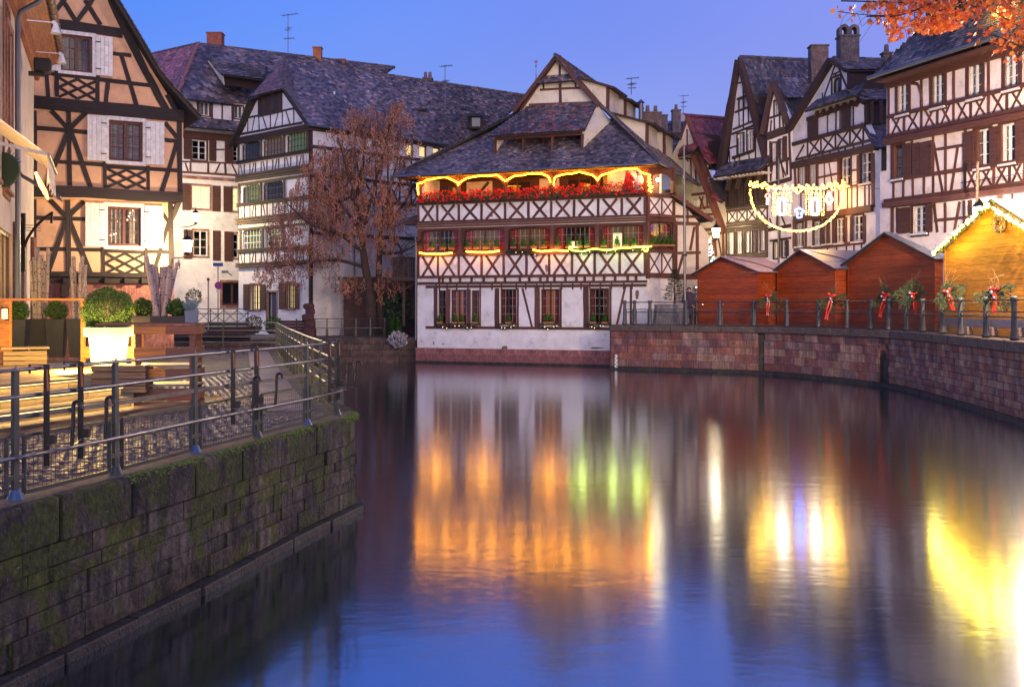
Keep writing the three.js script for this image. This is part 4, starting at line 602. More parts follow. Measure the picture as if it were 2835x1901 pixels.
// glowing pot
{
  const c = onY(300, 1022, DY), Z = -c.z, s = Z / FOC, o = thing('glowing_planter', 'large glowing white flower pot with clipped box ball on the steps', 'planter', c.clone()), sc = s * 172;
  const body = new THREE.LatheGeometry([[0.001, 0.01], [0.25, 0.01], [0.262, 0.06], [0.31, 0.55], [0.285, 0.55]].map(([a, b]) => new THREE.Vector2(a, b)), 40), rim = new THREE.LatheGeometry([[0.31, 0.54], [0.385, 0.54], [0.39, 0.68], [0.375, 0.69], [0.34, 0.69], [0.33, 0.6]].map(([a, b]) => new THREE.Vector2(a, b)), 40);
  part(o, 'pot_body', clean(body), std(rgb(0.08, 0.08, 0.07), { emissive: rgb(1, 0.8, 0.3), emissiveIntensity: 0.62 })); part(o, 'pot_rim', clean(rim), std(rgb(0.08, 0.08, 0.07), { emissive: rgb(0.9, 0.88, 0.46), emissiveIntensity: 0.27 }));
  { const g = new THREE.CylinderGeometry(0.33, 0.33, 0.04, 24); part(o, 'soil', clean(g), std(rgb(0.02, 0.015, 0.01)), V(0, 0.63, 0)); }
  leafCloud(o, 'foliage', V(0, 0.95, 0), 0.41, 0.39, 0.41, 17000, 0.023, [[0.028, 0.085, 0.012], [0.04, 0.11, 0.014], [0.02, 0.06, 0.01], [0.05, 0.13, 0.02]], { floor: -0.72, lump: 0.1, shell: 0.72 });
  for (const [x, y, z, I] of [[0.1, 0.25, 0.6, 8], [0.5, 0.3, 0.1, 5], [-0.55, 0.25, 0.25, 8], [0.1, 0.3, -0.55, 4]]) lamp(o, x, y, z, rgb(1, 0.62, 0.13), I * 1.1, 8);
}
// dark planters with birch logs and box balls
const slateGrey = std(rgb(0.028, 0.026, 0.03), { roughness: 0.55, map: T.fine });
const birchTex = tex(256, 256, (u, v) => { const a = fbm(u, v, 6, 4, 301), b = vnoise(u * 5, v * 34, 34, 302), c = vnoise(u * 9, v * 18, 18, 305); const k = b > 0.86 || c > 0.92 ? 0.25 : 0.62 + 0.25 * a; return [k, k * 0.93, k * 0.88]; }, [0.3, 0.6]);
const birchMat = std(rgb(0.6, 0.55, 0.56), { map: birchTex, bumpMap: T.noise, bumpScale: 0.004, roughness: 0.8 });
function taperBox(wt, wb, h, d = 1) { const g = new THREE.BoxGeometry(wt, h, wt * d, 1, 1, 1), p = g.attributes.position; for (let i = 0; i < p.count; i++) if (p.getY(i) < 0) { p.setX(i, p.getX(i) * wb / wt); p.setZ(i, p.getZ(i) * wb / wt); } g.translate(0, h / 2, 0); g.computeVertexNormals(); return cubeUV(g); }
function planter(label, px, yb, Z, wt, wb, h, fill, o = {}) {
  const b = at(px, yb, Z); if (o.y !== undefined) b.y = o.y; const t = thing(o.name ?? 'planter', label, 'planter', b, o.group ?? 'dark planters on the terrace', 0.15);
  part(t, 'tub', taperBox(wt, wb, h), o.mat ?? slateGrey); part(t, 'soil', box(-wt * 0.45, h - 0.02, -wt * 0.45, wt * 0.45, h + 0.004, wt * 0.45), std(rgb(0.02, 0.016, 0.012)));
  if (fill === 'ball') { leafCloud(t, 'foliage', V(0, h + wt * 0.42, 0), wt * 0.6, wt * 0.55, wt * 0.6, 2600, 0.036, BOX, { shell: 0.45, lump: 0.14 }); }
  if (fill === 'birch') for (let i = 0; i < (o.n ?? 11); i++) { const a = rr(0, 6.28), r = wt * 0.36 * Math.sqrt(rnd()), R = wt * rr(0.3, 0.62) * (o.spread ?? 1), L = rr(0.85, 1.05) * (o.tall ?? 1.35) * (1 - 0.22 * rnd()), rad = rr(0.028, 0.05); const A = V(Math.cos(a) * r, h - 0.1, Math.sin(a) * r), B = V(Math.cos(a) * R, h + L, Math.sin(a) * R), M1 = A.clone().lerp(B, 0.5).add(V(rr(-0.03, 0.03), 0, rr(-0.03, 0.03))); part(t, 'birch_log', (() => { const g = join(rod(A, M1, rad, rad * 0.95, 9), rod(M1, B, rad * 0.95, rad * 0.85, 9)), uv = g.attributes.uv; for (let k = 0; k < uv.count; k++) uv.setXY(k, uv.getX(k) * 0.28 + i * 0.37, uv.getY(k) * L * 0.5 + i * 0.2); return g; })(), birchMat); }
  return t;
}
planter('dark tapered planter holding birch logs, nearest the shop wall', 106, 990, 21.3, 0.37, 0.26, 0.77, 'birch', { y: DY, tall: 1.45 });
planter('dark tapered planter with box ball between two birch planters', 157, 990, 21.2, 0.37, 0.26, 0.77, 'ball', { y: DY });
planter('dark tapered planter holding birch logs behind the thin orange post', 215, 990, 21.2, 0.37, 0.26, 0.77, 'birch', { y: DY, tall: 1.3 });
planter('dark tapered planter with box ball half hidden by the thick orange post', 50, 990, 20.6, 0.36, 0.26, 0.77, 'ball', { y: DY });
{
  const Z = 16.4, o = thing('timber_screen', 'chequered orange and brown slatted timber screen beside the cobbles', 'screen', at(470, 1130, Z).setY(QL), undefined, 0.12), W = 0.47, D = 0.35;
  const rows = [[0, 0.13, [redWood, redWood]], [0.14, 0.27, [brownWood, redWood]], [0.27, 0.33, [brownWood, brownWood]], [0.5, 0.63, [orangeWood, brownWood]], [0.8, 0.96, [orangeWood, brownWood]], [1.16, 1.3, [orangeWood, redWood]]];
  for (const [a, b, m] of rows) { m.forEach((mm, i) => part(o, 'board', box(i ? 0.005 : -W, a, D - 0.03 - i * 0.004, i ? W : -0.005, b, D), mm)); part(o, 'board', box(W - 0.03, a, -D, W, b, D - 0.035), m[1]); }
  for (const [x, z] of [[-W + 0.05, D - 0.08], [W - 0.08, D - 0.08], [W - 0.08, -D + 0.05]]) part(o, 'post', box(x - 0.04, 0, z - 0.04, x + 0.04, 1.3, z + 0.04), brownWood);
  part(o, 'shelf', box(-W, 0.36, -D, W - 0.035, 0.39, D - 0.04), greyWood); part(o, 'shelf', box(-W, 0.66, -D, W - 0.035, 0.69, D - 0.04), greyWood); part(o, 'table_top', box(-W - 0.55, 1.305, -D - 0.03, W + 0.04, 1.335, D + 0.04), brownWood);
  const ty = QL + 1.336;
  planter('low blue-grey planter of pale grasses on the corner of the timber screen', 530, 893, 16.35, 0.19, 0.17, 0.19, 'none', { y: ty, mat: std(rgb(0.1, 0.13, 0.2), { roughness: 0.5 }), group: 'planters on the timber screen' });
  const gr = thing('grass_tuft', 'pale blue-grey ornamental grass tuft with a red and green bush behind', 'plant', at(530, 893, 16.35).setY(ty + 0.19)); { const list = [], m = new THREE.Matrix4(), q = new THREE.Quaternion(); for (let i = 0; i < 500; i++) { q.setFromEuler(new THREE.Euler(rr(-0.7, 0.7), rr(0, 6), rr(-0.7, 0.7))); m.compose(V(rr(-0.06, 0.06), 0, rr(-0.02, 0.08)), q, V(0.012, rr(0.1, 0.2), 0.02)); const k = rr(0.6, 1.2); list.push([m.clone(), rgb(0.22 * k, 0.33 * k, 0.36 * k)]); } instanced(gr, 'grass_blades', leafGeo, LMd, list); leafCloud(gr, 'foliage', V(0, 0.2, -0.1), 0.13, 0.13, 0.1, 500, 0.03, [...BOX, [0.12, 0.03, 0.01]], {}); }
  planter('dark low planter with clipped box beside the blue planter', 490, 893, 16.5, 0.26, 0.24, 0.1, 'ball', { y: ty, group: 'planters on the timber screen' });
  planter('dark low planter holding a birch log bundle above the timber screen', 446, 893, 16.6, 0.3, 0.28, 0.1, 'birch', { y: ty, n: 10, tall: 0.95, spread: 1.3, group: 'planters on the timber screen' });
  planter('dark low planter with clipped box behind the glowing pot', 395, 893, 16.9, 0.28, 0.26, 0.1, 'ball', { y: ty, group: 'planters on the timber screen' });
}
// ================= street lamps by the apricot house =================
const lanternMat = glow(1, 0.8, 0.5, 9);
function wallLamp(label, P, wall, I, k = 1) {
  const o = thing('street_lamp', label, 'street lamp', P.clone(), 'old street lamps on wall brackets'), to = wall.clone().sub(P);
  const L = new THREE.CylinderGeometry(0.16 * k, 0.1 * k, 0.34 * k, 6); part(o, 'lantern', clean(L), lanternMat); const c = new THREE.ConeGeometry(0.22 * k, 0.18 * k, 6); part(o, 'cap', clean(c), M.blackIron, V(0, 0.27 * k, 0)); part(o, 'finial', clean(new THREE.ConeGeometry(0.03 * k, 0.14 * k, 6)), M.blackIron, V(0, 0.42 * k, 0)); part(o, 'base', clean(new THREE.CylinderGeometry(0.1 * k, 0.04 * k, 0.1 * k, 6)), M.blackIron, V(0, -0.22 * k, 0));
  part(o, 'arm', clean(tube([V(0, -0.26 * k, 0), to.clone().multiplyScalar(0.4).setY(-0.32 * k), to.clone().setY(-0.3 * k)], 0.02 * k, 6, 14)), M.blackIron);
  const sp = []; for (let i = 0; i < 26; i++) { const a = i * 0.5, r = 0.02 + i * 0.006; sp.push(to.clone().multiplyScalar(0.62).add(to.clone().normalize().multiplyScalar(Math.cos(a) * r)).setY(-0.5 * k + Math.sin(a) * r)); } part(o, 'scroll', clean(tube(sp, 0.012 * k, 5, 50)), M.blackIron);
  lamp(o, 0, 0, 0, rgb(1, 0.74, 0.4), I, 6); return o;
}
wallLamp('bright old lantern high in the lane behind the apricot house corner', at(541, 603, 62.5), at(500, 600, 64.5), 40, 1.4);
wallLamp('bright old lantern low on the corner post of the apricot house', at(518, 682, 30.8), at(480, 672, 32), 27, 0.95);
// ================= panel rows of posts and slanting braces =================
function braceRow(f, u0, u1, v0, v1, n, w, set, pat, o = {}) { // pat: string of / \ x | per cell
  for (let i = 0; i <= n; i++) f.beamUV(u0 + (u1 - u0) * i / n, v0, u0 + (u1 - u0) * i / n, v1, w, set, { ...o, layer: 1 });
  for (let i = 0; i < n; i++) { const a = u0 + (u1 - u0) * i / n + w / 2, b = u0 + (u1 - u0) * (i + 1) / n - w / 2, c = pat[i % pat.length], k = (b - a) * (o.lean ?? 0.25); if (c === 'x') f.cross(a, v0, b, v1, w * 0.9, set, o); if (c === '/') f.beamUV(a + k, v0, b - k, v1, w * 0.9, set, o); if (c === '\\') f.beamUV(a + k, v1, b - k, v0, w * 0.9, set, o); }
}
function chimney(house, name, P, w, h, d, mat, o = {}) {
  const c = house ? sub(house, name, P.clone().sub(house.position)) : thing(name, o.label, 'chimney', P);
  part(c, 'stack', box(-w / 2, -0.8, -d / 2, w / 2, h, d / 2), mat); part(c, 'cap', box(-w / 2 - 0.05, h, -d / 2 - 0.05, w / 2 + 0.05, h + 0.08, d / 2 + 0.05), o.cap ?? M.chimney);
  for (let i = 0; i < (o.pots ?? 0); i++) { const x = (i - (o.pots - 1) / 2) * w / o.pots, g = new THREE.CylinderGeometry(0.1, 0.13, 0.4, 10); part(c, 'pot', clean(g), o.cap ?? M.chimney, V(x, h + 0.28, 0)); }
  return c;
}
function aerial(label, P, h, w) {
  const o = thing('roof_aerial', label, 'aerial', P, 'roof aerials'); part(o, 'mast', clean(rod(V(0, 0, 0), V(0, h, 0), 0.03, 0.025, 5)), M.zinc);
  for (const [y, l, a] of [[0.97, w, 0.4], [0.62, w * 0.8, 1.2], [0.4, w * 0.6, 0.2]]) { const b = V(Math.cos(a) * l, 0, Math.sin(a) * l); part(o, 'boom', clean(rod(V(-b.x * 0.4, h * y, -b.z * 0.4), V(b.x * 0.6, h * y, b.z * 0.6), 0.018, 0.018, 4)), M.zinc); for (let i = 0; i < 6; i++) { const p = b.clone().multiplyScalar(-0.35 + i * 0.18).setY(h * y), n = V(-b.z, 0, b.x).normalize().multiplyScalar(0.22); part(o, 'element', clean(rod(p.clone().add(n), p.clone().sub(n), 0.012, 0.012, 4)), M.zinc); } }
}
const atK = (x, y, Z) => at(x, y, Z * 1.1);
// ================= H1: white house with brown shutters, big tiled roof =================
{
  const h = thing('shuttered_house', 'white house with brown shutters and vast tiled roof behind the street lamps', 'house', V(-21.78, 1.3, -65.89)), f = new Facade(h, [-21.78, 65.89], [-15.84, 69.96], 1.3), R = (...a) => rectZ(f, zD4, ...a), Q = (...a) => rectZ(f, zL5, ...a);
  const W = { cols: 2, rows: 3, fw: 0.07, deep: 0.12 };
  f.window(R(440, 580, 520, 700), { ...W, rows: 1, inside: M.curtain, casing: M.red[0], cw: 0.07 }); f.window(R(718, 612, 790, 725), { ...W, rows: 1, inside: M.curtain, casing: M.red[0], cw: 0.07 });
  f.window(R(378, 885, 497, 1058), { ...W, inside: M.room, casing: M.red[1] }); f.window(R(708, 935, 790, 1070), { ...W, inside: M.room, casing: M.red[1] });
  f.window(R(380, 1255, 525, 1450), { ...W, inside: M.litYellow, insideName: 'lit_window_room', casing: M.sandTrim, sill: M.sandTrim }); f.window(R(705, 1275, 800, 1470), { ...W, inside: M.litYellow, insideName: 'lit_window_room', casing: M.sandTrim, sill: M.sandTrim });
  f.window(Q(245, 165, 362, 375), { ...W, inside: M.room, casing: M.sandTrim, sill: M.sandTrim }); f.window(Q(565, 190, 650, 390), { ...W, inside: M.room, casing: M.sandTrim, sill: M.sandTrim });
  const dr = Q(478, 585, 650, 770); f.window(dr, { name: 'gateway', cols: 2, rows: 1, frame: M.shutterB, fw: 0.12, inside: M.room, casing: M.sandTrim, cw: 0.16, deep: 0.2 });
  const top = f.p(...zD4(300, 545))[1];
  f.wall('plaster_wall', [[0, 0], [f.len, 0], [f.len, top], [0, top]], M.white);
  for (const [r, z] of [[[310, 872, 378, 1050], zD4], [[515, 890, 572, 1065], zD4], [[640, 890, 706, 1075], zD4], [[300, 1240, 368, 1460], zD4], [[540, 1260, 606, 1470], zD4], [[630, 1265, 700, 1475], zD4], [[165, 160, 235, 395], zL5], [[400, 168, 462, 410], zL5], [[492, 175, 560, 415], zL5]]) f.shutter(rectZ(f, z, ...r), M.shutterB, { boards: 2, louvre: true });
  beams(f, zD4, [[340, 560, 345, 680, 0.14], [425, 570, 428, 715, 0.16], [538, 582, 540, 720, 0.16], [622, 595, 622, 735, 0.12], [705, 605, 705, 745, 0.16], [310, 548, 830, 602, 0.14, { layer: 3 }], [430, 712, 770, 752, 0.14, { layer: 3 }], [300, 835, 760, 880, 0.3, { layer: 3 }], [300, 1065, 760, 1082, 0.12, { layer: 2 }], [300, 1150, 760, 1178, 0.16, { layer: 2 }], [325, 1075, 350, 1150, 0.12], [368, 1075, 368, 1155, 0.14], [510, 1075, 510, 1165, 0.16], [605, 1080, 565, 1165, 0.12], [645, 1080, 650, 1170, 0.16], [700, 1085, 740, 1170, 0.12], [640, 970, 570, 970, 0.12]], M.red);
  f.part('string_course', box(0, f.p(...zD4(400, 1190))[1] - 0.12, 0.002, f.len, f.p(...zD4(400, 1190))[1] + 0.05, 0.09), M.sandTrim);
  { const y = f.p(...zD4(400, 760))[1]; roofFace(h, f.world(-0.2, y - 0.35, 0.75), f.world(f.len, y - 0.35, 0.75), f.world(f.len, y + 0.35, 0.05), f.world(-0.2, y + 0.35, 0.05), { deckName: 'skirt_deck', tileName: 'skirt_tile_cover', tw: 0.24, ex: 0.2 }); f.part('skirt_soffit', box(-0.2, y - 0.95, 0, f.len, y - 0.5, 0.12), M.red[0]); }
  const a = atK(486, 270, 59.4), b = atK(905, 322, 67), c = atK(1092, 186, 74), d = atK(546, 121, 66.5);
  roofFace(h, a, b, c, d, { tw: 0.3, ex: 0.26 }); ridge(h, d, c, { step: 0.5 });
  roofFace(h, atK(398, 262, 66), a, d, atK(418, 150, 73), { tw: 0.3, ex: 0.26, pal: [lin(128, 80, 88), lin(112, 72, 84), lin(136, 92, 90)] }); ridge(h, a, d, { pal: [lin(150, 104, 90)] }); ridge(h, atK(418, 150, 73), d, { step: 0.5 });
  f.part('end_wall', box(-0.02, 0, -9, 0.25, top, -0.31), M.white);
  { // loft dormer: dark panel painted as shade under a shed roof, with a cream cheek
    const P = (x, y, Z) => atK(...zD4(x, y), Z), t = (v) => v.sub(h.position), A = P(640, 448, 61.2), B = P(960, 500, 63.2), C = P(950, 400, 63), D = P(632, 355, 61);
    part(h, 'loft_shade_panel', slabGeo(t(A.clone()), t(B.clone()), t(C.clone()), t(D.clone()), 0.05), M.timber[0]); part(h, 'dormer_cheek', slabGeo(t(P(632, 355, 61)), t(P(642, 448, 61.2)), t(P(515, 262, 64.6)), t(P(512, 255, 64.8)), 0.05), M.cream);
    roofFace(h, P(622, 362, 60.6), P(965, 408, 62.6), P(990, 300, 66.5), P(512, 250, 65), { deckName: 'dormer_deck', tileName: 'dormer_tile_cover', tw: 0.3, ex: 0.26 });
  }
  chimney(h, 'brick_chimney', atK(596, 130, 68), 1.05, 0.9, 0.8, M.brick, { cap: M.brick }); chimney(h, 'brick_chimney', atK(879, 162, 71), 0.6, 0.75, 0.6, M.brickO, { cap: M.brickO }); chimney(h, 'brick_chimney', atK(942, 175, 72), 0.75, 0.2, 0.6, M.brick, { cap: M.brick });
}
aerial('tall roof aerial standing left of the orange chimney on the vast roof', atK(797, 152, 69), 3.0, 1.4);
// ================= D: timbered house with arched windows, gable and long wing =================
{
  const h = thing('arcaded_house', 'half-timbered house with arched gallery windows behind the brown tree', 'house', V(-16.67, 1.3, -63.8)), f = new Facade(h, [-16.67, 63.80], [-11.35, 58.85], 1.3), R = (...a) => rectZ(f, zD4, ...a), Q = (...a) => rectZ(f, zL5, ...a), K = M.timber, G = M.grey;
  const W = { cols: 6, rows: 3, frame: M.grey[0], fw: 0.06, bw: 0.03, deep: 0.1, single: true, split: false, arch: 0.35 };
  [[[775, 908, 930, 1055], M.room], [[948, 872, 1112, 1025], M.litDim], [[1138, 832, 1300, 992], M.litGreen], [[787, 1250, 930, 1402], M.litGreen], [[948, 1222, 1112, 1388], M.room]].forEach(([r, m]) => f.window(R(...r), { ...W, inside: m, insideName: m === M.room ? 'interior' : 'lit_window_room' }));
  [[[640, 152, 795, 322], M.litGreen], [[815, 138, 960, 312], M.litGreen]].forEach(([r, m]) => f.window(Q(...r), { ...W, inside: m, insideName: 'lit_window_room', frame: M.whitePaint }));
  const gw = { cols: 4, rows: 4, frame: M.timber[0], fw: 0.05, bw: 0.022, inside: M.litWarm, insideName: 'lit_window_room', casing: M.sandTrim, sill: M.sandTrim, deep: 0.14, single: true };
  f.window(Q(705, 605, 785, 805), gw); f.window(Q(1000, 590, 1062, 795), gw); f.window(Q(840, 665, 915, 965), { name: 'door', cols: 1, rows: 1, frame: M.shutterB, fw: 0.1, inside: M.shutterB, insideName: 'door_leaf', casing: M.sandTrim, deep: 0.1 });
  const vb = (z, x, y) => f.p(...z(x, y))[1], top = ptsZ(f, zD4, [[1320, 780], [1115, 482], [905, 540], [745, 840]]), L = f.len;
  f.wall('plaster_wall', [[0, 0], [L, 0], [L, top[0][1]], top[1], top[2], [0, top[3][1] - 0.2]], M.white);
  for (const r of [[655, 600, 700, 808], [790, 600, 832, 808], [940, 590, 995, 800], [1068, 590, 1105, 800]]) f.shutter(Q(...r), std(rgb(0.13, 0.075, 0.035), { map: T.wood, roughness: 0.7 }), { boards: 2 });
  // mouldings and jetties
  const mould = (v, hh, set, pr = 0.14) => { for (let i = 0; i < 3; i++) f.beamUV(-0.08, v + hh * (i - 1) / 2.6, L + 0.05, v + hh * (i - 1) / 2.6, hh / 2.7, set, { proud: pr - (i === 1 ? 0.03 : 0.002 * i), layer: 2, name: 'moulding' }); };
  const mid = (z, a, b) => (f.p(...z(...a))[1] + f.p(...z(...b))[1]) / 2;
  mould(mid(zD4, [745, 900], [1320, 795]), 0.34, K, 0.2); mould(mid(zD4, [750, 1078], [1225, 995]), 0.2, K); mould(mid(zD4, [745, 1205], [1120, 1150]), 0.4, G, 0.2); mould(mid(zD4, [750, 1418], [1120, 1378]), 0.2, K); mould(mid(zL5, [610, 98], [880, 70]), 0.36, G, 0.22); mould(mid(zL5, [615, 335], [880, 315]), 0.18, G); mould(mid(zL5, [615, 455], [870, 430]), 0.24, G, 0.18);
  const v = (z, x, y) => f.p(...z(x, y))[1];
  for (const [z0, y0, z1, y1] of [[zD4, 1188, zD4, 1096], [zD4, 1530, zD4, 1432]]) braceRow(f, 0.05, L - 0.05, v(z0, 760, y0), v(z1, 760, y1), 12, 0.1, K, '\\|/|');
  braceRow(f, 0.05, L - 0.05, v(zL5, 620, 440), v(zL5, 620, 348), 12, 0.1, K, '\\|/|');
  // wood panels framing the arched windows: posts between
  for (const [z, x, y0, y1] of [[zD4, 757, 910, 1065], [zD4, 938, 880, 1040], [zD4, 1125, 840, 1010], [zD4, 1310, 800, 975], [zD4, 765, 1245, 1410], [zD4, 938, 1225, 1390], [zD4, 1125, 1200, 1370], [zL5, 628, 150, 325], [zL5, 805, 140, 315], [zL5, 970, 125, 300]]) f.beam(...z(x, y0), ...z(x, y1), 0.2, G, { plumb: true, layer: 1, proud: 0.06 });
  for (const [z, a, b] of [[zD4, [757, 915], [1310, 812]], [zD4, [765, 1255], [1125, 1205]], [zL5, [628, 158], [970, 132]]]) { const t = (f.p(...z(...a))[1] + f.p(...z(...b))[1]) / 2; f.beamUV(0, t, L, t, 0.16, G, { layer: 2, proud: 0.05 }); }
  // gable
  beams(f, zD4, [[775, 845, 1270, 752, 0.16, { layer: 3 }], [820, 715, 1205, 637, 0.13, { layer: 3 }], [830, 715, 830, 835, 0.1], [885, 705, 862, 825, 0.1], [918, 700, 922, 815, 0.1, { layer: 1 }], [948, 695, 980, 800, 0.1], [1012, 682, 1012, 798, 0.1, { layer: 1 }], [1075, 670, 1045, 790, 0.1], [1108, 662, 1108, 775, 0.1, { layer: 1 }], [1135, 655, 1170, 765, 0.1], [1200, 645, 1200, 755, 0.1], [770, 840, 905, 548, 0.22, { layer: 4 }], [1112, 488, 1315, 785, 0.22, { layer: 4 }], [905, 548, 1112, 486, 0.16, { layer: 4 }]], K);
  { const r = R(915, 530, 1108, 668); f.part('loft_shutter', box(r[0], r[1], 0.002, r[2], r[3], 0.05), M.timber[0]); for (let i = 0; i < 6; i++) { const w = (r[2] - r[0]) / 6; f.part('board', box(r[0] + w * i + 0.01, r[1] + 0.02, 0.05, r[0] + w * (i + 1) - 0.01, r[3] - 0.02, 0.06 + (i % 2) * 0.003), M.timber[i % 2]); } }
  // left overhanging verge
  { const e = ptsZ(f, zD4, [[668, 935], [760, 760], [830, 560], [905, 530]], 0.4), Wd = (p, w) => f.world(p[0], p[1], w).sub(h.position); for (let i = 1; i < 4; i++) part(h, 'roof_slab', slabGeo(Wd(e[i - 1], -3), Wd(e[i - 1], 0.42), Wd(e[i], 0.42), Wd(e[i], -3), 0.12), M.roofDeck); }
  const peak = atK(...zD4(1130, 250), 59.5), el = atK(...zD4(1322, 778), 53.3), hl = f.world(...f.p(...zD4(838, 548), 0.4), 0.4), hr = f.world(...f.p(...zD4(1118, 474), 0.4), 0.4), er = V(-2.86, el.y, -67.1), rr2 = atK(1466, 266, 66);
  roofFace(h, hl, hr, peak, peak.clone().add(V(-0.05, 0, -0.05)), { deckName: 'hip_deck', tileName: 'hip_tile_cover', tw: 0.22, ex: 0.19, pal: [lin(110, 82, 82), lin(96, 74, 80), lin(86, 70, 78)] });
  roofFace(h, hr, el, peak, peak.clone().add(V(-0.05, 0, -0.02)), { deckName: 'valley_deck', tileName: 'valley_tile_cover', tw: 0.22, ex: 0.19 });
  roofFace(h, el, er, rr2, peak, { tw: 0.22, ex: 0.19 }); ridge(h, peak, rr2, { step: 0.45 }); ridge(h, hr, peak, {});
  // the long wing, mostly behind the tree
  const c = new Facade(h, [-11.35, 58.85], [-3.52, 66.44], 1.3), e = el.y - 1.3;
  for (let i = 0; i < 3; i++) { const u = c.p(1122 + i * 38, 415)[0]; c.window([u, e - 0.95, u + 0.62, e - 0.22], { cols: 1, rows: 1, inside: M.litWarm, insideName: 'lit_window_room', frame: M.timber[0], single: true }); }
  { const u = c.p(1030, 800)[0]; for (const k of [0, 1]) { const r = c.rect(1032 + k * 25, 774, 1044 + k * 25, 828); c.window(r, { cols: 1, rows: 3, inside: M.litYellow, insideName: 'lit_window_room', frame: M.whitePaint, single: true }); } }
  for (const u of [1.4, 3.2, 5.0]) c.window([u, 6.4, u + 0.9, 7.8], { cols: 2, rows: 3, frame: M.timber[1], inside: M.room, single: true });
  c.wall('plaster_wall', [[0, 0], [c.len, 0], [c.len, e], [0, e]], M.white);
  for (const v of [e - 0.12, e - 1.1, e - 2.7, e - 3.9, 5.8]) c.beamUV(0, v, c.len, v, 0.2, K, { layer: 2, proud: 0.05 }); braceRow(c, 0.1, c.len - 0.1, e - 2.7, e - 1.1, 12, 0.13, K, '|/|\\'); braceRow(c, 0.1, c.len - 0.1, e - 3.9, e - 2.7, 12, 0.13, K, 'x|'); c.beamUV(0.08, 0, 0.08, e, 0.2, K, { layer: 1 });
  c.part('downpipe', clean(rod(V(c.p(978, 830)[0], 0, 0.1), V(c.p(978, 830)[0], e, 0.1), 0.05, 0.05, 8)), M.zinc);
  c.part('gutter', clean(rod(V(-0.1, e + 0.02, 0.35), V(c.len, e + 0.02, 0.35), 0.07, 0.07, 8)), M.zinc);
  // roof dormers and chimneys
  [[1158, 318], [1318, 335], [985, 300]].forEach(([x, y]) => { const Z = 59.5 + (x - 985) * 0.006, d = sub(h, 'dormer', atK(x, y, Z).sub(h.position)); part(d, 'cheek', box(-0.4, -0.5, -1.2, 0.4, 0.35, 0.1), M.timber[0]); part(d, 'pane', box(-0.26, -0.36, 0.1, 0.26, 0.2, 0.12), std(rgb(0.1, 0.12, 0.15), { roughness: 0.1 })); part(d, 'window_frame', join(box(-0.34, -0.44, 0.1, -0.26, 0.28, 0.14), box(0.26, -0.44, 0.1, 0.34, 0.28, 0.14), box(-0.26, 0.2, 0.1, 0.26, 0.28, 0.14), box(-0.26, -0.44, 0.1, 0.26, -0.36, 0.14)), M.timber[1]); part(d, 'dormer_roof', slabGeo(V(-0.55, 0.32, 0.35), V(0.55, 0.32, 0.35), V(0.55, 0.75, -1.2), V(-0.55, 0.75, -1.2), 0.08), M.roofDeck); });
  { const v = sub(h, 'vent_pipe', atK(925, 278, 57.8).sub(h.position)); part(v, 'pipe', clean(rod(V(0, -0.5, 0), V(0, 0.55, 0), 0.06, 0.06, 8)), M.whitePaint); part(v, 'flashing', clean(new THREE.ConeGeometry(0.2, 0.3, 8)), M.zinc, V(0, -0.4, 0)); }
  chimney(h, 'chimney', atK(1184, 238, 63.5), 0.6, 0.45, 0.5, M.chimney, { pots: 2 }); chimney(h, 'chimney', atK(1312, 250, 64.5), 0.6, 0.12, 0.5, M.chimney); chimney(h, 'chimney', atK(1350, 256, 65), 0.4, 0.08, 0.4, M.chimney);
  globalThis.wingC = c;
}
aerial('double grid roof aerial on the long dark roof behind the brown tree', atK(1232, 300, 61), 2.8, 0.9);
// far steeple and hazy roofs between
{
  const s = thing('church_steeple', 'thin green copper steeple with a weathercock far behind the roofs', 'steeple', atK(1484, 300, 150)), k = 150 / FOC; part(s, 'spire', clean((() => { const g = new THREE.ConeGeometry(8 * k, 130 * k, 8); g.translate(0, 65 * k, 0); return g; })()), std(rgb(0.16, 0.28, 0.3), { roughness: 0.6 })); part(s, 'needle', clean(rod(V(0, 125 * k, 0), V(0, 140 * k, 0), 0.08, 0.05, 6)), M.blackIron); part(s, 'orb', clean(new THREE.IcosahedronGeometry(0.16, 1)), std(rgb(0.5, 0.35, 0.1), { metalness: 0.6, roughness: 0.4 }), V(0, 128 * k, 0)); part(s, 'weathercock', box(-0.25, 140 * k, -0.03, 0.25, 140 * k + 0.3, 0.03), std(rgb(0.4, 0.1, 0.08)));
}
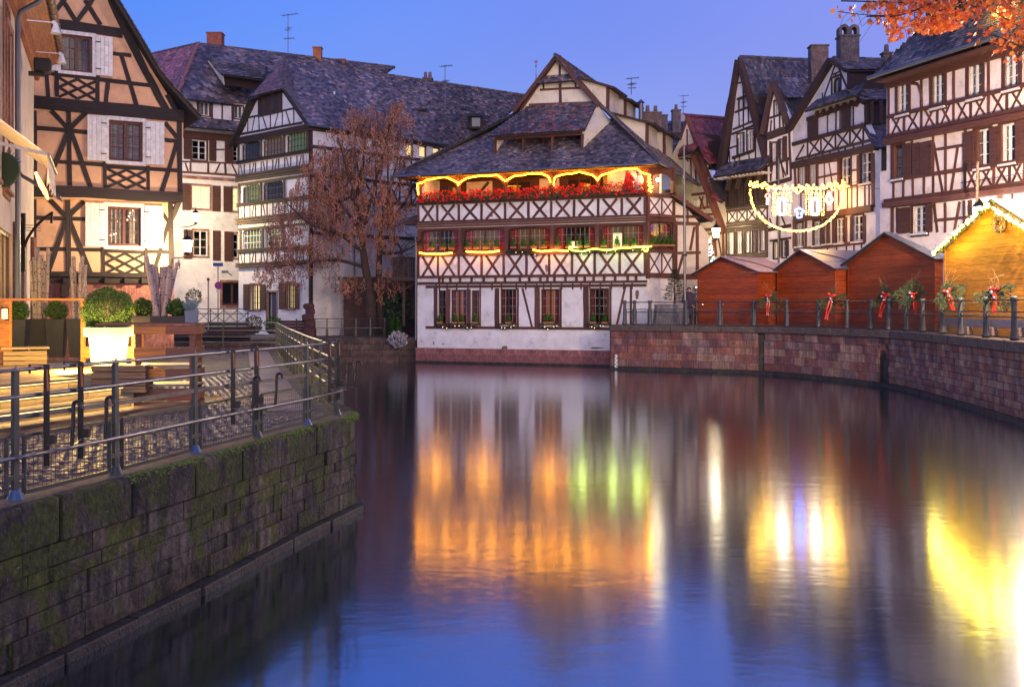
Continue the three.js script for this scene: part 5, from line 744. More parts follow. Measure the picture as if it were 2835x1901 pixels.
// ================= B: the white timbered house standing in the water =================
const houseB = thing('timbered_inn', 'white half-timbered inn with flowered gallery standing in the water', 'house', V(-5.02, 0, -55.5));
const fB = new Facade(houseB, [-5.02, 55.5], [6.6, 51], 0);
{
  const h = houseB, f = fB, L = f.len, K = M.red, R = (...a) => rectZ(f, zB7, ...a), tv = (y, x = 950) => f.p(...zB7(x, y))[1];
  const vSill = 1.87, vG = 4.02, vX0 = 4.62, vX1 = 5.6, vW = 5.74, vB0 = 7.08, vC0 = 7.46, vC1 = 8.28, vR = 8.4, vE = 9.85;
  // --- ground floor
  const gw = { rows: 4, frame: M.timber[1], fw: 0.07, bw: 0.02, deep: 0.1, sill: M.timber[0] };
  const grid = std(rgb(0.3, 0.26, 0.24), { roughness: 0.6 }), darkCurtain = std(rgb(0.26, 0.025, 0.022), { map: T.wood, roughness: 0.95 });
  [[[295, 950, 350, 1190], 2, 0], [[388, 945, 500, 1190], 4, 1], [[536, 950, 592, 1190], 2, 1], [[745, 940, 862, 1190], 4, 2], [[1038, 940, 1172, 1190], 4, 1], [[1388, 935, 1532, 1190], 4, 0]].forEach(([r, c, k]) => {
    const g = f.window(R(...r), { ...gw, cols: c, inside: k === 1 ? std(rgb(0.3, 0.1, 0.05), { emissive: rgb(1, 0.3, 0.1), emissiveIntensity: 0.05 }) : M.room, insideName: k === 1 ? 'lit_window_room' : 'interior', curtains: k === 0 ? 0.12 : 0.2, curtainMat: darkCurtain });
    g.children.find((x) => x.name === 'glazing_grid').material = grid;
  });
  f.wall('plaster_wall', [[0, 0.78], [L, 0.78], [L, vX1 + 0.1], [0, vX1 + 0.1]], M.white);
  f.part('sandstone_plinth', box(-0.05, -0.4, -0.3, L + 0.05, 0.78, 0.1), std(rgb(0.4, 0.16, 0.14), { map: T.stone, bumpMap: T.plasterB, bumpScale: 0.008 })); f.part('waterline_stone', box(-0.06, -0.4, 0.1, L + 0.06, 0.1, 0.16), MS.foot);
  f.beam(...zB7(208, 1224), ...zB7(1690, 1222), 0.15, K, { layer: 3, level: true, proud: 0.05 });
  beams(f, zB7, [[278, 935, 278, 1218, 0.24, { layer: 1 }], [368, 940, 368, 1215, 0.26, { layer: 1 }], [517, 940, 517, 1215, 0.24, { layer: 1 }], [600, 935, 600, 1218, 0.1, { layer: 1 }], [722, 935, 722, 1218, 0.28, { layer: 1 }], [873, 935, 873, 1218, 0.12, { layer: 1 }], [1014, 930, 1014, 1218, 0.3, { layer: 1 }], [1182, 930, 1182, 1218, 0.14, { layer: 1 }], [1366, 925, 1366, 1218, 0.3, { layer: 1 }], [1543, 925, 1543, 1215, 0.14, { layer: 1 }], [905, 935, 975, 1215, 0.13], [1652, 918, 1590, 1200, 0.13], [1692, 915, 1692, 1215, 0.13]], K);
  f.beam(...zB7(208, 932), ...zB7(1805, 905), 0.15, K, { layer: 3, level: true, proud: 0.05 }); f.beamUV(0, vG + 0.16, L, vG + 0.16, 0.15, K, { layer: 2, proud: 0.06 }); f.beamUV(0, 4.52, L, 4.52, 0.16, K, { layer: 3, proud: 0.1 });
  for (const x of [280, 305, 360, 430, 512, 600, 686, 755, 862, 930, 1010, 1060, 1112, 1190, 1270, 1330, 1395, 1470, 1550, 1640, 1700]) { const u = f.p(...zB7(x, 900))[0]; f.beamUV(u, vG - 0.22, u, vG + 0.12, 0.1, K, { layer: 0 }); f.beamUV(u + 0.2, vG + 0.2, u + 0.2, 4.48, 0.14, K, { layer: 1, proud: 0.05, name: 'joist_end' }); }
  // flaked plaster patches with brick showing
  for (const [x, y, w, hh] of [[775, 1365, 0.3, 0.22], [1735, 980, 0.2, 0.5], [330, 1338, 0.16, 0.06], [1440, 1366, 0.8, 0.08], [262, 1330, 0.08, 0.2], [1082, 790, 0.22, 0.34], [680, 410, 0.25, 0.14]]) { const p = f.p(...zB7(x, y)), s = new THREE.Shape(), n = 14; for (let i = 0; i < n; i++) { const a = i / n * 6.283, k = rr(0.55, 1); s[i ? 'lineTo' : 'moveTo'](p[0] + Math.cos(a) * w * k / 1.6, p[1] + Math.sin(a) * hh * k / 1.6); } const g = new THREE.ExtrudeGeometry(s, { depth: 0.004, bevelEnabled: false }); f.part('bare_patch', cubeUV(g), std(rgb(0.3, 0.19, 0.16), { map: T.stone, bumpMap: T.noise, bumpScale: 0.01 })); }
  // --- X rows
  const xrow = (xs, v0, v1) => { const us = xs.map((x) => f.p(...zB7(x, 700))[0]); us[0] = 0.07; us[us.length - 1] = L - 0.09; us.forEach((u, i) => { f.beamUV(u, v0, u, v1, i === us.length - 1 ? 0.22 : 0.15, K, { layer: 2 }); if (i) f.cross(us[i - 1] + 0.12 + (u - us[i - 1]) * 0.1, v0, u - 0.12 - (u - us[i - 1]) * 0.1, v1, 0.15, K); }); };
  xrow([150, 295, 445, 610, 770, 935, 1100, 1265, 1430, 1610, 1800], vX0 - 0.06, vX1); xrow([143, 290, 445, 610, 780, 950, 1115, 1280, 1455, 1625, 1805], vC0, vC1);
  f.beamUV(-0.05, vX1 + 0.06, L + 0.05, vX1 + 0.06, 0.16, K, { layer: 3, proud: 0.09 }); f.beamUV(-0.05, vR, L + 0.05, vR, 0.2, K, { layer: 3, proud: 0.12 });
  for (let i = 0; i < 3; i++) f.beamUV(-0.05, vB0 + 0.08 + i * 0.125, L + 0.05, vB0 + 0.08 + i * 0.125, 0.118, K, { layer: 2, proud: 0.06 + i * 0.012 });
  f.part('plaster_wall', box(0, vB0, -0.3, L, vR - 0.02, 0), M.white);
  // --- first-floor window row in dark boarding
  [[[172, 500, 432, 655], M.room], [[482, 495, 772, 652], M.litDim], [[806, 490, 1100, 648], M.litDim], [[1143, 486, 1427, 642], M.litWarm], [[1472, 480, 1785, 636], M.litDim]].forEach(([r, m], i) => {
    const q = R(...r); q[1] = vW + 0.06; q[3] = vB0 - 0.1; const g = f.window(q, { cols: 8, rows: 3, frame: M.red[0], fw: 0.07, bw: 0.016, inside: i === 3 ? M.room : m, insideName: m === M.room ? 'interior' : 'lit_window_room', curtains: 0.16, curtainMat: M.redCurtain, deep: 0.16, arch: 0.16 }); g.children.find((x) => x.name === 'glazing_grid').material = grid;
    if (i > 2) { const w = (q[2] - q[0]) * 0.22, u = q[0] + (q[2] - q[0]) * (i === 3 ? 0.34 : 0.24); part(g, 'lit_window_lamp', box(u, q[1] + 0.05, -0.34, u + w, q[1] + (i === 3 ? 0.45 : 0.8), -0.32), M.litYellow); }
  });
  f.wall('timber_wall', [[0, vX1 + 0.1], [L, vX1 + 0.1], [L, vB0], [0, vB0]], M.red[0]);
  for (const x of [150, 455, 790, 1122, 1448, 1800]) { const u = f.p(...zB7(x, 580))[0]; f.beamUV(Math.min(L - 0.1, Math.max(0.1, u)), vX1 + 0.14, Math.min(L - 0.1, Math.max(0.1, u)), vB0, 0.2, K, { layer: 2, proud: 0.05 }); }
  // --- gallery
  const px = [148, 440, 782, 1120, 1450, 1812], us = px.map((x) => f.p(...zB7(x, 200))[0]); us[0] = 0.1; us[5] = L - 0.1;
  f.part('gallery_floor', box(0, vR - 0.14, -2.2, L, vR - 0.02, -0.31), M.red[0]); f.part('gallery_ceiling', box(-0.6, vE - 0.02, -2.2, L + 0.6, vE + 0.04, 0.4), M.red[0]);
  const bk = [[0.2, 1.5], [1.9, 3.4], [4.1, 5.6], [6.1, 7.2], [7.7, 8.9], [9.6, 10.8], [11.2, 12.2]];
  f.part('gallery_back_wall', box(0, vR, -2.4, L, vE, -2.2), M.red[0]); bk.forEach(([a, b], i) => { if (i % 2) f.part('plaster_panel', box(a, vR + 0.1, -2.2, b, vE - 0.15, -2.17), M.cream); else { f.part('gallery_window_pane', box(a, vR + 0.2, -2.2, b, vE - 0.3, -2.18), std(rgb(0.03, 0.03, 0.035), { roughness: 0.06 })); f.part('gallery_window_frame', join(box(a - 0.06, vR + 0.15, -2.2, a, vE - 0.25, -2.14), box(b, vR + 0.15, -2.2, b + 0.06, vE - 0.25, -2.14), box((a + b) / 2 - 0.03, vR + 0.2, -2.18, (a + b) / 2 + 0.03, vE - 0.3, -2.14)), M.red[2]); } });
  for (const [x0, y0, x1, y1] of [[2.0, vR, 3.2, vE - 0.2], [6.2, vR, 7.0, vE - 0.2]]) f.part('brace', timber(x0, y0, x1, y1, 0.14, -2.16, -2.1), M.timber[1]);
  us.forEach((u) => f.beamUV(u, vR + 0.1, u, vE, 0.17, K, { layer: 2, off: -0.02, proud: 0.08 }));
  for (let i = 1; i < 6; i++) { const a = us[i - 1] + 0.08, b = us[i] - 0.08, s = new THREE.Shape(); s.moveTo(a, 9.12); s.bezierCurveTo(a + 0.08, 9.55, a + (b - a) * 0.25, 9.66, (a + b) / 2, 9.68); s.bezierCurveTo(b - (b - a) * 0.25, 9.66, b - 0.08, 9.55, b, 9.12); s.lineTo(b, vE); s.lineTo(a, vE); s.closePath(); const g = new THREE.ExtrudeGeometry(s, { depth: 0.09, bevelEnabled: false, curveSegments: 10 }); g.translate(0, 0, -0.08); f.part('arch_board', cubeUV(g), K[i % 3]); }
  // --- side and back walls
  f.part('side_wall', box(-0.02, 0, -11, 0.28, vE, -0.31), M.white); f.part('back_wall', box(0, 0, -11.3, L, vE, -11), M.white);
  for (const v of [4.5, 5.66, 7.2, 8.4]) f.part('side_timber', box(-0.06, v, -11, -0.021, v + 0.16, 0), K[0]);
  // --- roof
  const P = (u, y, w) => f.world(u, y, w), mossPal = [...SLATE, ...SLATE, ...MOSSY];
  roofFace(h, P(-1, 9.85, 0.72), P(13.2, 9.85, 0.72), P(10, 12.76, -3.2), P(2.9, 12.76, -3.2), { pal: SLATE });
  roofFace(h, P(13.2, 9.85, 0.72), P(13.2, 9.85, -11.5), P(9.1, 13.6, -11.5), P(9.1, 13.6, -3.3), { pal: mossPal, k: 1.1 });
  roofFace(h, P(9.15, 13.56, -2.9), P(9.15, 13.56, -11.5), P(6.76, 16.3, -11.5), P(6.76, 16.3, -2.75), {});
  roofFace(h, P(-1, 9.85, -11.5), P(-1, 9.85, 0.72), P(4.4, 13.56, -3.3), P(4.4, 13.56, -11.5), {}); roofFace(h, P(4.35, 13.52, -11.5), P(4.35, 13.52, -2.9), P(6.76, 16.3, -2.75), P(6.76, 16.3, -11.5), {});
  ridge(h, P(6.76, 16.34, -2.75), P(6.76, 16.34, -11.5)); ridge(h, P(13.2, 9.9, 0.72), P(10, 12.8, -3.2)); ridge(h, P(10, 12.8, -3.2), P(9.1, 13.6, -3.1)); ridge(h, P(-1, 9.9, 0.72), P(2.9, 12.8, -3.2));
  f.part('gutter', clean(rod(V(-1, 9.8, 0.8), V(13.2, 9.8, 0.8), 0.06, 0.06, 8)), M.zinc); f.part('gutter', clean(rod(V(13.28, 9.8, 0.8), V(13.28, 9.8, -9), 0.06, 0.06, 8)), M.zinc); f.part('soffit', box(-0.9, 9.72, -0.3, 13.1, 9.76, 0.66), M.red[0]);
  // --- gable above the skirt roof
  const g = -3.2; { const o = ptsZ(f, zB6, [[935, 455], [1210, 70], [1520, 440]], g); f.wall('gable_wall', [[o[0][0], o[0][1] - 0.6], [o[2][0], o[2][1] - 0.6], o[2], o[1], o[0]], M.cream, { off: g, t: 0.2 }); }
  beams(f, zB6, [[1222, 95, 1222, 212, 0.16], [1080, 308, 1400, 292, 0.14, { layer: 1 }], [1224, 262, 1226, 400, 0.18, { layer: 2 }], [1208, 66, 938, 452, 0.24, { layer: 3 }], [1212, 66, 1518, 438, 0.24, { layer: 4 }], [1150, 210, 1310, 203, 0.1, { layer: 1 }], [1000, 415, 1480, 398, 0.14, { layer: 1 }], [1105, 262, 1105, 305, 0.12], [1335, 255, 1335, 292, 0.12]], K, { off: g });
  { const p = f.p(...zB6(1068, 258), g + 0.35), q = f.p(...zB6(1365, 240), g + 0.35), t = f.p(...zB6(1120, 215), g); const v = (p[1] + q[1]) / 2; roofFace(h, P(p[0], v, g + 0.4), P(q[0], v, g + 0.4), P(q[0] - 0.25, v + 0.42, g), P(p[0] + 0.25, v + 0.42, g), { deckName: 'pent_deck', tileName: 'pent_tile_cover' }); }
  // verge boards of the gable roof
  for (const [a, b] of [[[4.35, 13.45], [6.76, 16.22]], [[9.15, 13.48], [6.76, 16.22]]]) f.part('verge_board', timber(a[0], a[1], b[0], b[1], 0.2, -2.86, -2.78), K[1]);
  // --- loft dormer in the skirt roof
  { const A = P(...f.p(...zB6(700, 640), -0.2), -0.2), B = P(...f.p(...zB6(1398, 594), -0.2), -0.2), C = P(...f.p(...zB6(1492, 402), -3.1), -3.1), D = P(...f.p(...zB6(985, 425), -3.1), -3.1); const ym = (A.y + B.y) / 2; A.y = B.y = ym; C.y = D.y = (C.y + D.y) / 2; roofFace(h, A, B, C, D, { deckName: 'dormer_deck', tileName: 'dormer_tile_cover', pal: [...SLATE, lin(120, 78, 72), lin(112, 70, 70)] });
    const r = rectZ(f, zB6, 752, 645, 1382, 765, -0.65); r[3] = ym - 0.12; f.part('loft_shade_panel', box(r[0], r[1] - 0.1, -2.4, r[2], r[3] + 0.1, -2.3), M.timber[0]); f.part('loft_floor', box(r[0], r[1] - 0.3, -1.4, r[2], r[1] - 0.02, -0.66), M.red[0]);  // dark panel at the back stands in for shade inside the loft
    for (let i = 0; i < 4; i++) { const u = r[0] + (r[2] - r[0]) * i / 3; f.beamUV(u, r[1] - 0.15, u, r[3], 0.14, K, { off: -0.65, layer: 1 }); } f.beamUV(r[0], r[3] + 0.02, r[2], r[3] + 0.02, 0.16, K, { off: -0.65, layer: 2 }); f.beamUV(r[0], r[1] - 0.04, r[2], r[1] - 0.04, 0.14, K, { off: -0.65, layer: 2 });
    for (const u of [r[0] + 0.6, r[0] + 2.1]) f.part('prop', timber(u, r[1], u + 0.5, r[3], 0.08, -1.28, -1.22), K[1]);
    const t = (v) => v.sub(h.position), E = (x, y, o) => t(P(...f.p(...zB6(x, y), o), o)); part(h, 'dormer_cheek', join(slabGeo(E(1388, 612, -0.65), E(1388, 728, -0.65), E(1560, 560, -2.6), E(1488, 418, -3.05), 0.08), slabGeo(E(1488, 418, -3.05), E(1560, 560, -2.6), E(1600, 545, -3.0), E(1500, 425, -3.1), 0.08)), M.cream); part(h, 'dormer_cheek', slabGeo(E(752, 650, -0.65), E(752, 770, -0.65), E(960, 470, -3.05), E(985, 430, -3.1), 0.08), M.cream); }
  // --- long dormers on the right slope: pale cheeks seen end on
  for (const [u0, y0, u1, y1, yt, w0, w1] of [[7.7, 15.25, 9.3, 13.42, 14.7, -4.0, -6.2], [9.4, 13.3, 11.3, 11.6, 12.75, -4.6, -7.0], [9.3, 13.4, 11.4, 11.5, 12.8, -8.2, -10.5], [7.8, 15.15, 9.3, 13.4, 14.7, -7.6, -10]]) {
    const d = f.group('side_dormer'), s = new THREE.Shape([[u0, y0], [u1, y1], [u1, yt]].map(([a, b]) => new THREE.Vector2(a, b))), gg = new THREE.ExtrudeGeometry(s, { depth: w0 - w1, bevelEnabled: false }); gg.translate(0, 0, w1); part(d, 'cheek', cubeUV(gg), M.cream); part(d, 'dormer_roof', timber(u0 - 0.25, y0 + 0.12, u1 + 0.45, yt + 0.02 - 0.16, 0.14, w1 - 0.2, w0 + 0.25), M.timber[1]); part(d, 'corner_post', timber(u1, y1, u1, yt, 0.16, w0 - 0.1, w0 + 0.03), K[1]);
  }
  chimney(h, 'chimney', at(1793, 338, 61.5), 0.62, 0.5, 0.6, M.chimney, { pots: 1 }); chimney(h, 'chimney', at(1815, 338, 62.5), 0.62, 0.5, 0.6, M.chimney, { pots: 1 }); { const c = sub(h, 'flue', at(1775, 320, 60).sub(h.position)); part(c, 'pipe', clean(rod(V(0, -1, 0), V(0, 0.7, 0), 0.14, 0.14, 8)), M.zinc); part(c, 'cowl', clean(new THREE.ConeGeometry(0.24, 0.2, 8)), M.zinc, V(0, 0.85, 0)); }
  // --- chamfered corner and right wing
  const c = new Facade(h, [6.6, 51], [8.05, 51.9], 0), cl = c.len, Rc = (...a) => rectZ(c, zB7, ...a);
  { const q = Rc(1832, 478, 1982, 632); q[1] = vW + 0.06; q[3] = vB0; const w = c.window(q, { cols: 6, rows: 3, frame: M.red[1], fw: 0.05, bw: 0.02, inside: M.litDim, insideName: 'lit_window_room', arch: 0.25, curtains: 0.2, curtainMat: M.redCurtain, single: true }); w.children.find((x) => x.name === 'glazing_grid').material = grid; }
  c.wall('timber_wall', [[0, vX1 + 0.1], [cl, vX1 + 0.1], [cl, vC0], [0, vC0]], M.red[0]); c.part('plaster_wall', box(0, 0.5, -0.3, cl, vX1 + 0.1, 0), M.white); c.part('plaster_wall', box(0, vC0, -0.3, cl, vR - 0.02, 0), M.white);
  for (const [v0, v1] of [[vX0 - 0.06, vX1], [vC0, vC1]]) for (let i = 0; i < 2; i++) { c.cross(0.05 + i * cl / 2, v0, (i + 1) * cl / 2 - 0.05, v1, 0.09, K); c.beamUV(i * cl / 2 + 0.04, v0, i * cl / 2 + 0.04, v1, 0.1, K, { layer: 2 }); }
  for (const [v, w] of [[vX0 - 0.14, 0.26], [vX1 + 0.06, 0.16], [vR, 0.2], [vC0 - 0.06, 0.18], [vB0 + 0.12, 0.2]]) c.beamUV(-0.03, v, cl + 0.03, v, w, K, { layer: 3, proud: 0.09 }); c.beamUV(cl - 0.06, vX0 - 0.2, cl - 0.06, vE, 0.16, K, { layer: 4, proud: 0.06 }); c.beamUV(0.02, vX0 - 0.3, 0.02, vE, 0.16, K, { layer: 4, proud: 0.07 });
  c.part('gallery_back_wall', box(-1, vR, -1.9, cl + 0.6, vE, -1.7), M.cream); { const s = new THREE.Shape(); s.moveTo(0.1, 9.1); s.bezierCurveTo(0.2, 9.6, cl - 0.2, 9.6, cl - 0.12, 9.1); s.lineTo(cl - 0.12, vE); s.lineTo(0.1, vE); const q = new THREE.ExtrudeGeometry(s, { depth: 0.08, bevelEnabled: false }); q.translate(0, 0, -0.06); c.part('arch_board', cubeUV(q), K[1]); } c.part('brace', timber(0.5, vR, 1.5, vE - 0.3, 0.12, -1.68, -1.6), K[2]);
  const w = new Facade(h, [8.05, 51.9], [9.9, 52.6], 0), wl = w.len;
  w.wall('plaster_wall', [[0, 0.9], [wl, 0.9], [wl, 6.55], [0, 8.6]], M.cream); beams(w, zB7, [[2015, 300, 2240, 430, 0.16, { layer: 3 }], [2015, 415, 2200, 418, 0.16, { layer: 2 }], [2010, 465, 2190, 470, 0.2, { layer: 2 }], [2170, 470, 2170, 860, 0.2, { layer: 1 }], [2150, 490, 2120, 660, 0.16], [2100, 300, 2100, 480, 0.14], [2010, 680, 2195, 676, 0.16, { layer: 3 }], [2070, 690, 2025, 850, 0.16], [2020, 450, 2020, 860, 0.14, { layer: 1 }], [2005, 850, 2190, 850, 0.3, { layer: 3 }]], K);
  { const a = w.world(...w.p(...zB7(2008, 248), 0.4), 0.4), b = w.world(...w.p(...zB7(2285, 432), 0.4), 0.4), n = w.n.clone().multiplyScalar(-7), t = (v) => v.clone().sub(h.position); part(h, 'wing_roof', slabGeo(t(b.clone().add(n)), t(a.clone().add(n)), t(a), t(b), 0.14), M.roofDeck); roofFace(h, b, b.clone().add(n), a.clone().add(n), a, { deckName: 'wing_deck', tileName: 'wing_tile_cover', pal: [lin(120, 52, 46), lin(100, 50, 46), lin(90, 56, 52)] }); w.part('barge_board', timber(...w.p(...zB7(2008, 262), 0.42), ...w.p(...zB7(2285, 448), 0.42), 0.2, 0.36, 0.44), K[2]); part(h, 'wing_gutter', clean(rod(t(b.clone().add(V(0.1, -0.05, 0))), t(b.clone().add(n).add(V(0.1, -0.05, 0))), 0.07, 0.07, 8)), M.zinc); }
  // --- left: pent roof, gutter pipe and wooden balcony
  { const t = (x, y, Z) => at(...zL5(x, y), Z).sub(h.position); part(h, 'pent_roof', slabGeo(t(1930, 118, 56), t(2045, 118, 55.6), t(2045, 40, 55.9), t(1985, 62, 56.2), 0.1), std(rgb(0.1, 0.06, 0.05), { map: T.wood })); part(h, 'downpipe', clean(tube([t(1938, 125, 55.9), t(1955, 185, 55.8), t(2000, 215, 55.5), t(2034, 235, 55.3), t(2036, 500, 55.3), t(2034, 1050, 55.3)], 0.05, 7, 40)), M.zinc);
    const b = sub(h, 'balcony'); for (let i = 0; i < 13; i++) { const x = 1855 + i * 14.5; part(b, 'baluster', clean(rod(t(x, 545, 56.2), t(x, 395, 56.2), 0.045, 0.045, 6)), M.timber[0]); } part(b, 'handrail', bar(t(1845, 390, 56.2), t(2038, 388, 56.2), 0.1, 0.1), M.timber[0]); part(b, 'floor_beam', bar(t(1840, 562, 56.2), t(2045, 560, 56.2), 1.0, 0.2), M.timber[0]); part(b, 'post', bar(t(1940, 580, 56.2), t(1940, 935, 56.2), 0.14, 0.14), M.timber[1]); part(b, 'bracket', bar(t(1945, 640, 56.2), t(2030, 590, 56.2), 0.1, 0.1), M.timber[1]); part(b, 'back_boarding', slabGeo(t(1930, 880, 57.5), t(2045, 880, 57.5), t(2045, 590, 57.5), t(1930, 590, 57.5), 0.05), M.timber[0]); }
}
// ---- rope lights on the gallery and sills
const ropeSill = glow(1, 0.32, 0.006, 11), ropeHot = glow(1, 0.3, 0.004, 19), ropeYel = glow(0.7, 0.85, 0.02, 5);
{
  const pts = (list, off = 0.16, f = fB) => list.map(([x, y]) => { const p = f.p(...zB7(x, y), off); return f.world(p[0], p[1], off); });
  const rope = (label, list, mat, o = {}) => { const w = pts(list, o.off), t = thing('rope_light', label, 'string lights', w[0].clone(), o.group); part(t, 'light_tube', clean(tube(w.map((v) => v.sub(t.position)), o.r ?? 0.03, 6, list.length * 6)), mat); for (const [x, y, I] of o.lamps ?? []) { const q = fB.p(...zB7(x, y), o.lo ?? -0.4), v = fB.world(q[0], q[1], o.lo ?? -0.4).sub(t.position); lamp(t, v.x, v.y, v.z, o.color ?? rgb(1, 0.34, 0.025), I, 10); } return t; };
  rope('golden rope light outlining the five arches of the flowered gallery', [[152, 262], [146, 182], [180, 170], [215, 150], [250, 146], [340, 130], [400, 152], [436, 172], [440, 190], [448, 172], [500, 140], [560, 128], [600, 122], [660, 122], [720, 116], [755, 140], [780, 158], [815, 140], [850, 122], [920, 116], [950, 106], [1040, 106], [1090, 125], [1100, 140], [1108, 168]], ropeHot, { lamps: [[200, 180, 0.6], [350, 180, 0.6], [540, 170, 0.6], [680, 170, 0.6], [880, 160, 0.6], [1020, 160, 0.6]] });
  rope('golden rope light on the two right gallery arches and corner post', [[1132, 195], [1135, 150], [1145, 130], [1200, 112], [1260, 106], [1320, 94], [1380, 108], [1412, 116], [1440, 140], [1450, 156], [1462, 130], [1485, 114], [1530, 102], [1570, 88], [1620, 76], [1660, 70], [1730, 70], [1770, 98], [1800, 108], [1832, 118], [1815, 138], [1834, 146], [1812, 164], [1836, 172], [1816, 192], [1850, 200], [1820, 224], [1842, 238]], ropeHot, { lamps: [[1220, 150, 0.6], [1370, 150, 0.6], [1540, 140, 0.6], [1700, 140, 0.6]] });
  rope('short golden rope light under the leftmost first-floor window', [[160, 678], [200, 684], [300, 686], [395, 680]], ropeSill, { r: 0.036, off: 0.24, lo: 0.34, lamps: [[280, 690, 0.4]], group: 'rope lights on the sills' });
  rope('short golden rope light under the second first-floor window', [[498, 668], [560, 674], [660, 674], [738, 664]], ropeSill, { r: 0.036, off: 0.24, lo: 0.34, lamps: [[620, 680, 0.4]], group: 'rope lights on the sills' });
  rope('golden rope light under the middle first-floor windows', [[982, 656], [1040, 668], [1110, 662], [1150, 660], [1236, 664]], ropeSill, { r: 0.036, off: 0.24, lo: 0.34, lamps: [[1100, 670, 0.4]], group: 'rope lights on the sills' });
  rope('green-yellow rope light wound in fir garland along the right sills', [[1300, 640], [1255, 634], [1240, 645], [1270, 660], [1340, 668], [1420, 650], [1520, 658], [1600, 646], [1700, 640], [1790, 632], [1815, 650], [1800, 670], [1780, 650], [1795, 634], [1840, 632]], ropeYel, { off: 0.24, lo: 0.4, color: rgb(0.8, 1, 0.2), lamps: [[1340, 670, 0.4], [1560, 660, 0.4], [1740, 650, 0.4]] });
  const garland = (label, list, o = {}) => { const w = pts(list, 0.2), t = thing('fir_garland', label, 'garland', w[0].clone(), 'fir garlands'), c = new THREE.CatmullRomCurve3(w.map((v) => v.sub(t.position))), n = Math.round(c.getLength() * 130), li = [], m = new THREE.Matrix4(), q = new THREE.Quaternion(); for (let i = 0; i < n; i++) { const p = c.getPointAt(rnd()); q.setFromEuler(new THREE.Euler(rr(-3, 3), rr(-3, 3), rr(-3, 3))); m.compose(p, q, V(0.06, rr(0.08, 0.16), 0.06)); const k = rr(0.5, 1.3); li.push([m.clone(), rgb(0.03 * k, 0.06 * k, 0.02 * k)]); } instanced(t, 'fir_sprigs', leafGeo, LMd, li); part(t, 'wire', clean(tube([c.getPointAt(0), c.getPointAt(0.5), c.getPointAt(1)], 0.015, 4)), M.blackIron); for (let i = 0; i < (o.bulbs ?? 6); i++) part(t, 'bulb', clean(new THREE.IcosahedronGeometry(0.02, 1)), i % 3 ? glow(1, 0.7, 0.3, 1.2) : std(rgb(0.5, 0.05, 0.03), { roughness: 0.2 }), c.getPointAt((i + 0.5) / (o.bulbs ?? 6)).add(V(0, rr(-0.05, 0.03), 0.07))); };
  garland('fir garland with tiny lights under the triple ground-floor window', [[285, 1205], [350, 1220], [430, 1205], [500, 1222], [580, 1205]], { bulbs: 10 }); garland('fir garland with tiny lights under the second ground-floor window', [[725, 1205], [770, 1222], [855, 1205]]); garland('fir garland with tiny lights under the third ground-floor window', [[1035, 1205], [1090, 1224], [1165, 1205]]); garland('fir garland with tiny lights under the ground-floor window by the quay', [[1375, 1200], [1430, 1215], [1500, 1200]]);
  garland('thick fir garland hanging under the right half of the sill lights', [[1240, 672], [1340, 682], [1420, 664], [1520, 676], [1620, 662], [1720, 660], [1800, 652]], { bulbs: 9 }); garland('fir garland below the middle sill between the rope lights', [[790, 672], [840, 684], [900, 670], [985, 690], [1020, 700]], { bulbs: 5 });
  // little conifers on the sills
  const con = thing('potted_conifer', 'x', 'conifer', V(0, 0, 0), 'little conifers on the sills'); part(con, 'trough', rbox(0.3, 0.1, 0.16, 0.01), std(rgb(0.35, 0.14, 0.06), { roughness: 0.7 }), V(0, 0.05, 0)); cone(con, 'foliage', V(0, 0.09, 0), 0.13, 0.46, 260, 0.09, [[0.05, 0.14, 0.015], [0.07, 0.18, 0.02], [0.09, 0.2, 0.03]]); part(con, 'stem', clean(rod(V(0, 0.05, 0), V(0, 0.5, 0), 0.02, 0.005, 5)), M.timber[1]);
  let n = 0; const place = (f, x, y, label, off = 0.14) => { const p = f.p(...zB7(x, y), off), w = f.world(p[0], p[1], off); if (n++) clone(con, label, w, f.turn); else { con.position.copy(w); con.rotation.y = f.turn; con.userData.label = label; } };
  [248, 333, 395, 508, 570, 640, 715, 840, 913, 983, 1058, 1160, 1240, 1318, 1375, 1493, 1590, 1658, 1716].forEach((x, i) => place(fB, x, 655 - (x - 248) * 0.013, `little green conifer on the first-floor sill, ${ORD[i] ?? 'nineteenth'} from the left`));
  [307, 415, 465, 563, 805, 1080, 1113, 1418, 1502].forEach((x, i) => place(fB, x, 1192, `little green conifer on a ground-floor sill, ${ORD[i]} from the left`));
  const cf = new Facade(houseB, [6.6, 51], [8.05, 51.9], 0); [1852, 1890, 1930, 1960, 1986].forEach((x, i) => place(cf, x, 632, `little green conifer on the corner window sill, ${ORD[i]} from the left`, 0.12));
  // geranium boxes
  const bays = [[160, 440], [450, 775], [790, 1112], [1126, 1445], [1458, 1808]];
  bays.forEach(([x0, x1], i) => {
    const a = fB.p(...zB7(x0, 260), 0.25)[0], b = fB.p(...zB7(x1, 260), 0.25)[0], W = b - a, t = thing('geranium_box', `window box of red geraniums on the gallery rail, ${ORD[i]} bay from the left`, 'flower box', fB.world((a + b) / 2, 8.42, 0.26), 'geranium boxes on the gallery rail'); t.rotation.y = fB.turn;
    part(t, 'trough', box(-W / 2, 0, -0.1, W / 2, 0.18, 0.1), std(rgb(0.06, 0.035, 0.025), { roughness: 0.7 }));
    const li = [], bl = [], m = new THREE.Matrix4(), q = new THREE.Quaternion(), lump = (u) => 0.3 + 0.22 * vnoise(u * 2.2 + i * 9, 1, 999, 77) + (i === 4 ? 0.1 : 0);
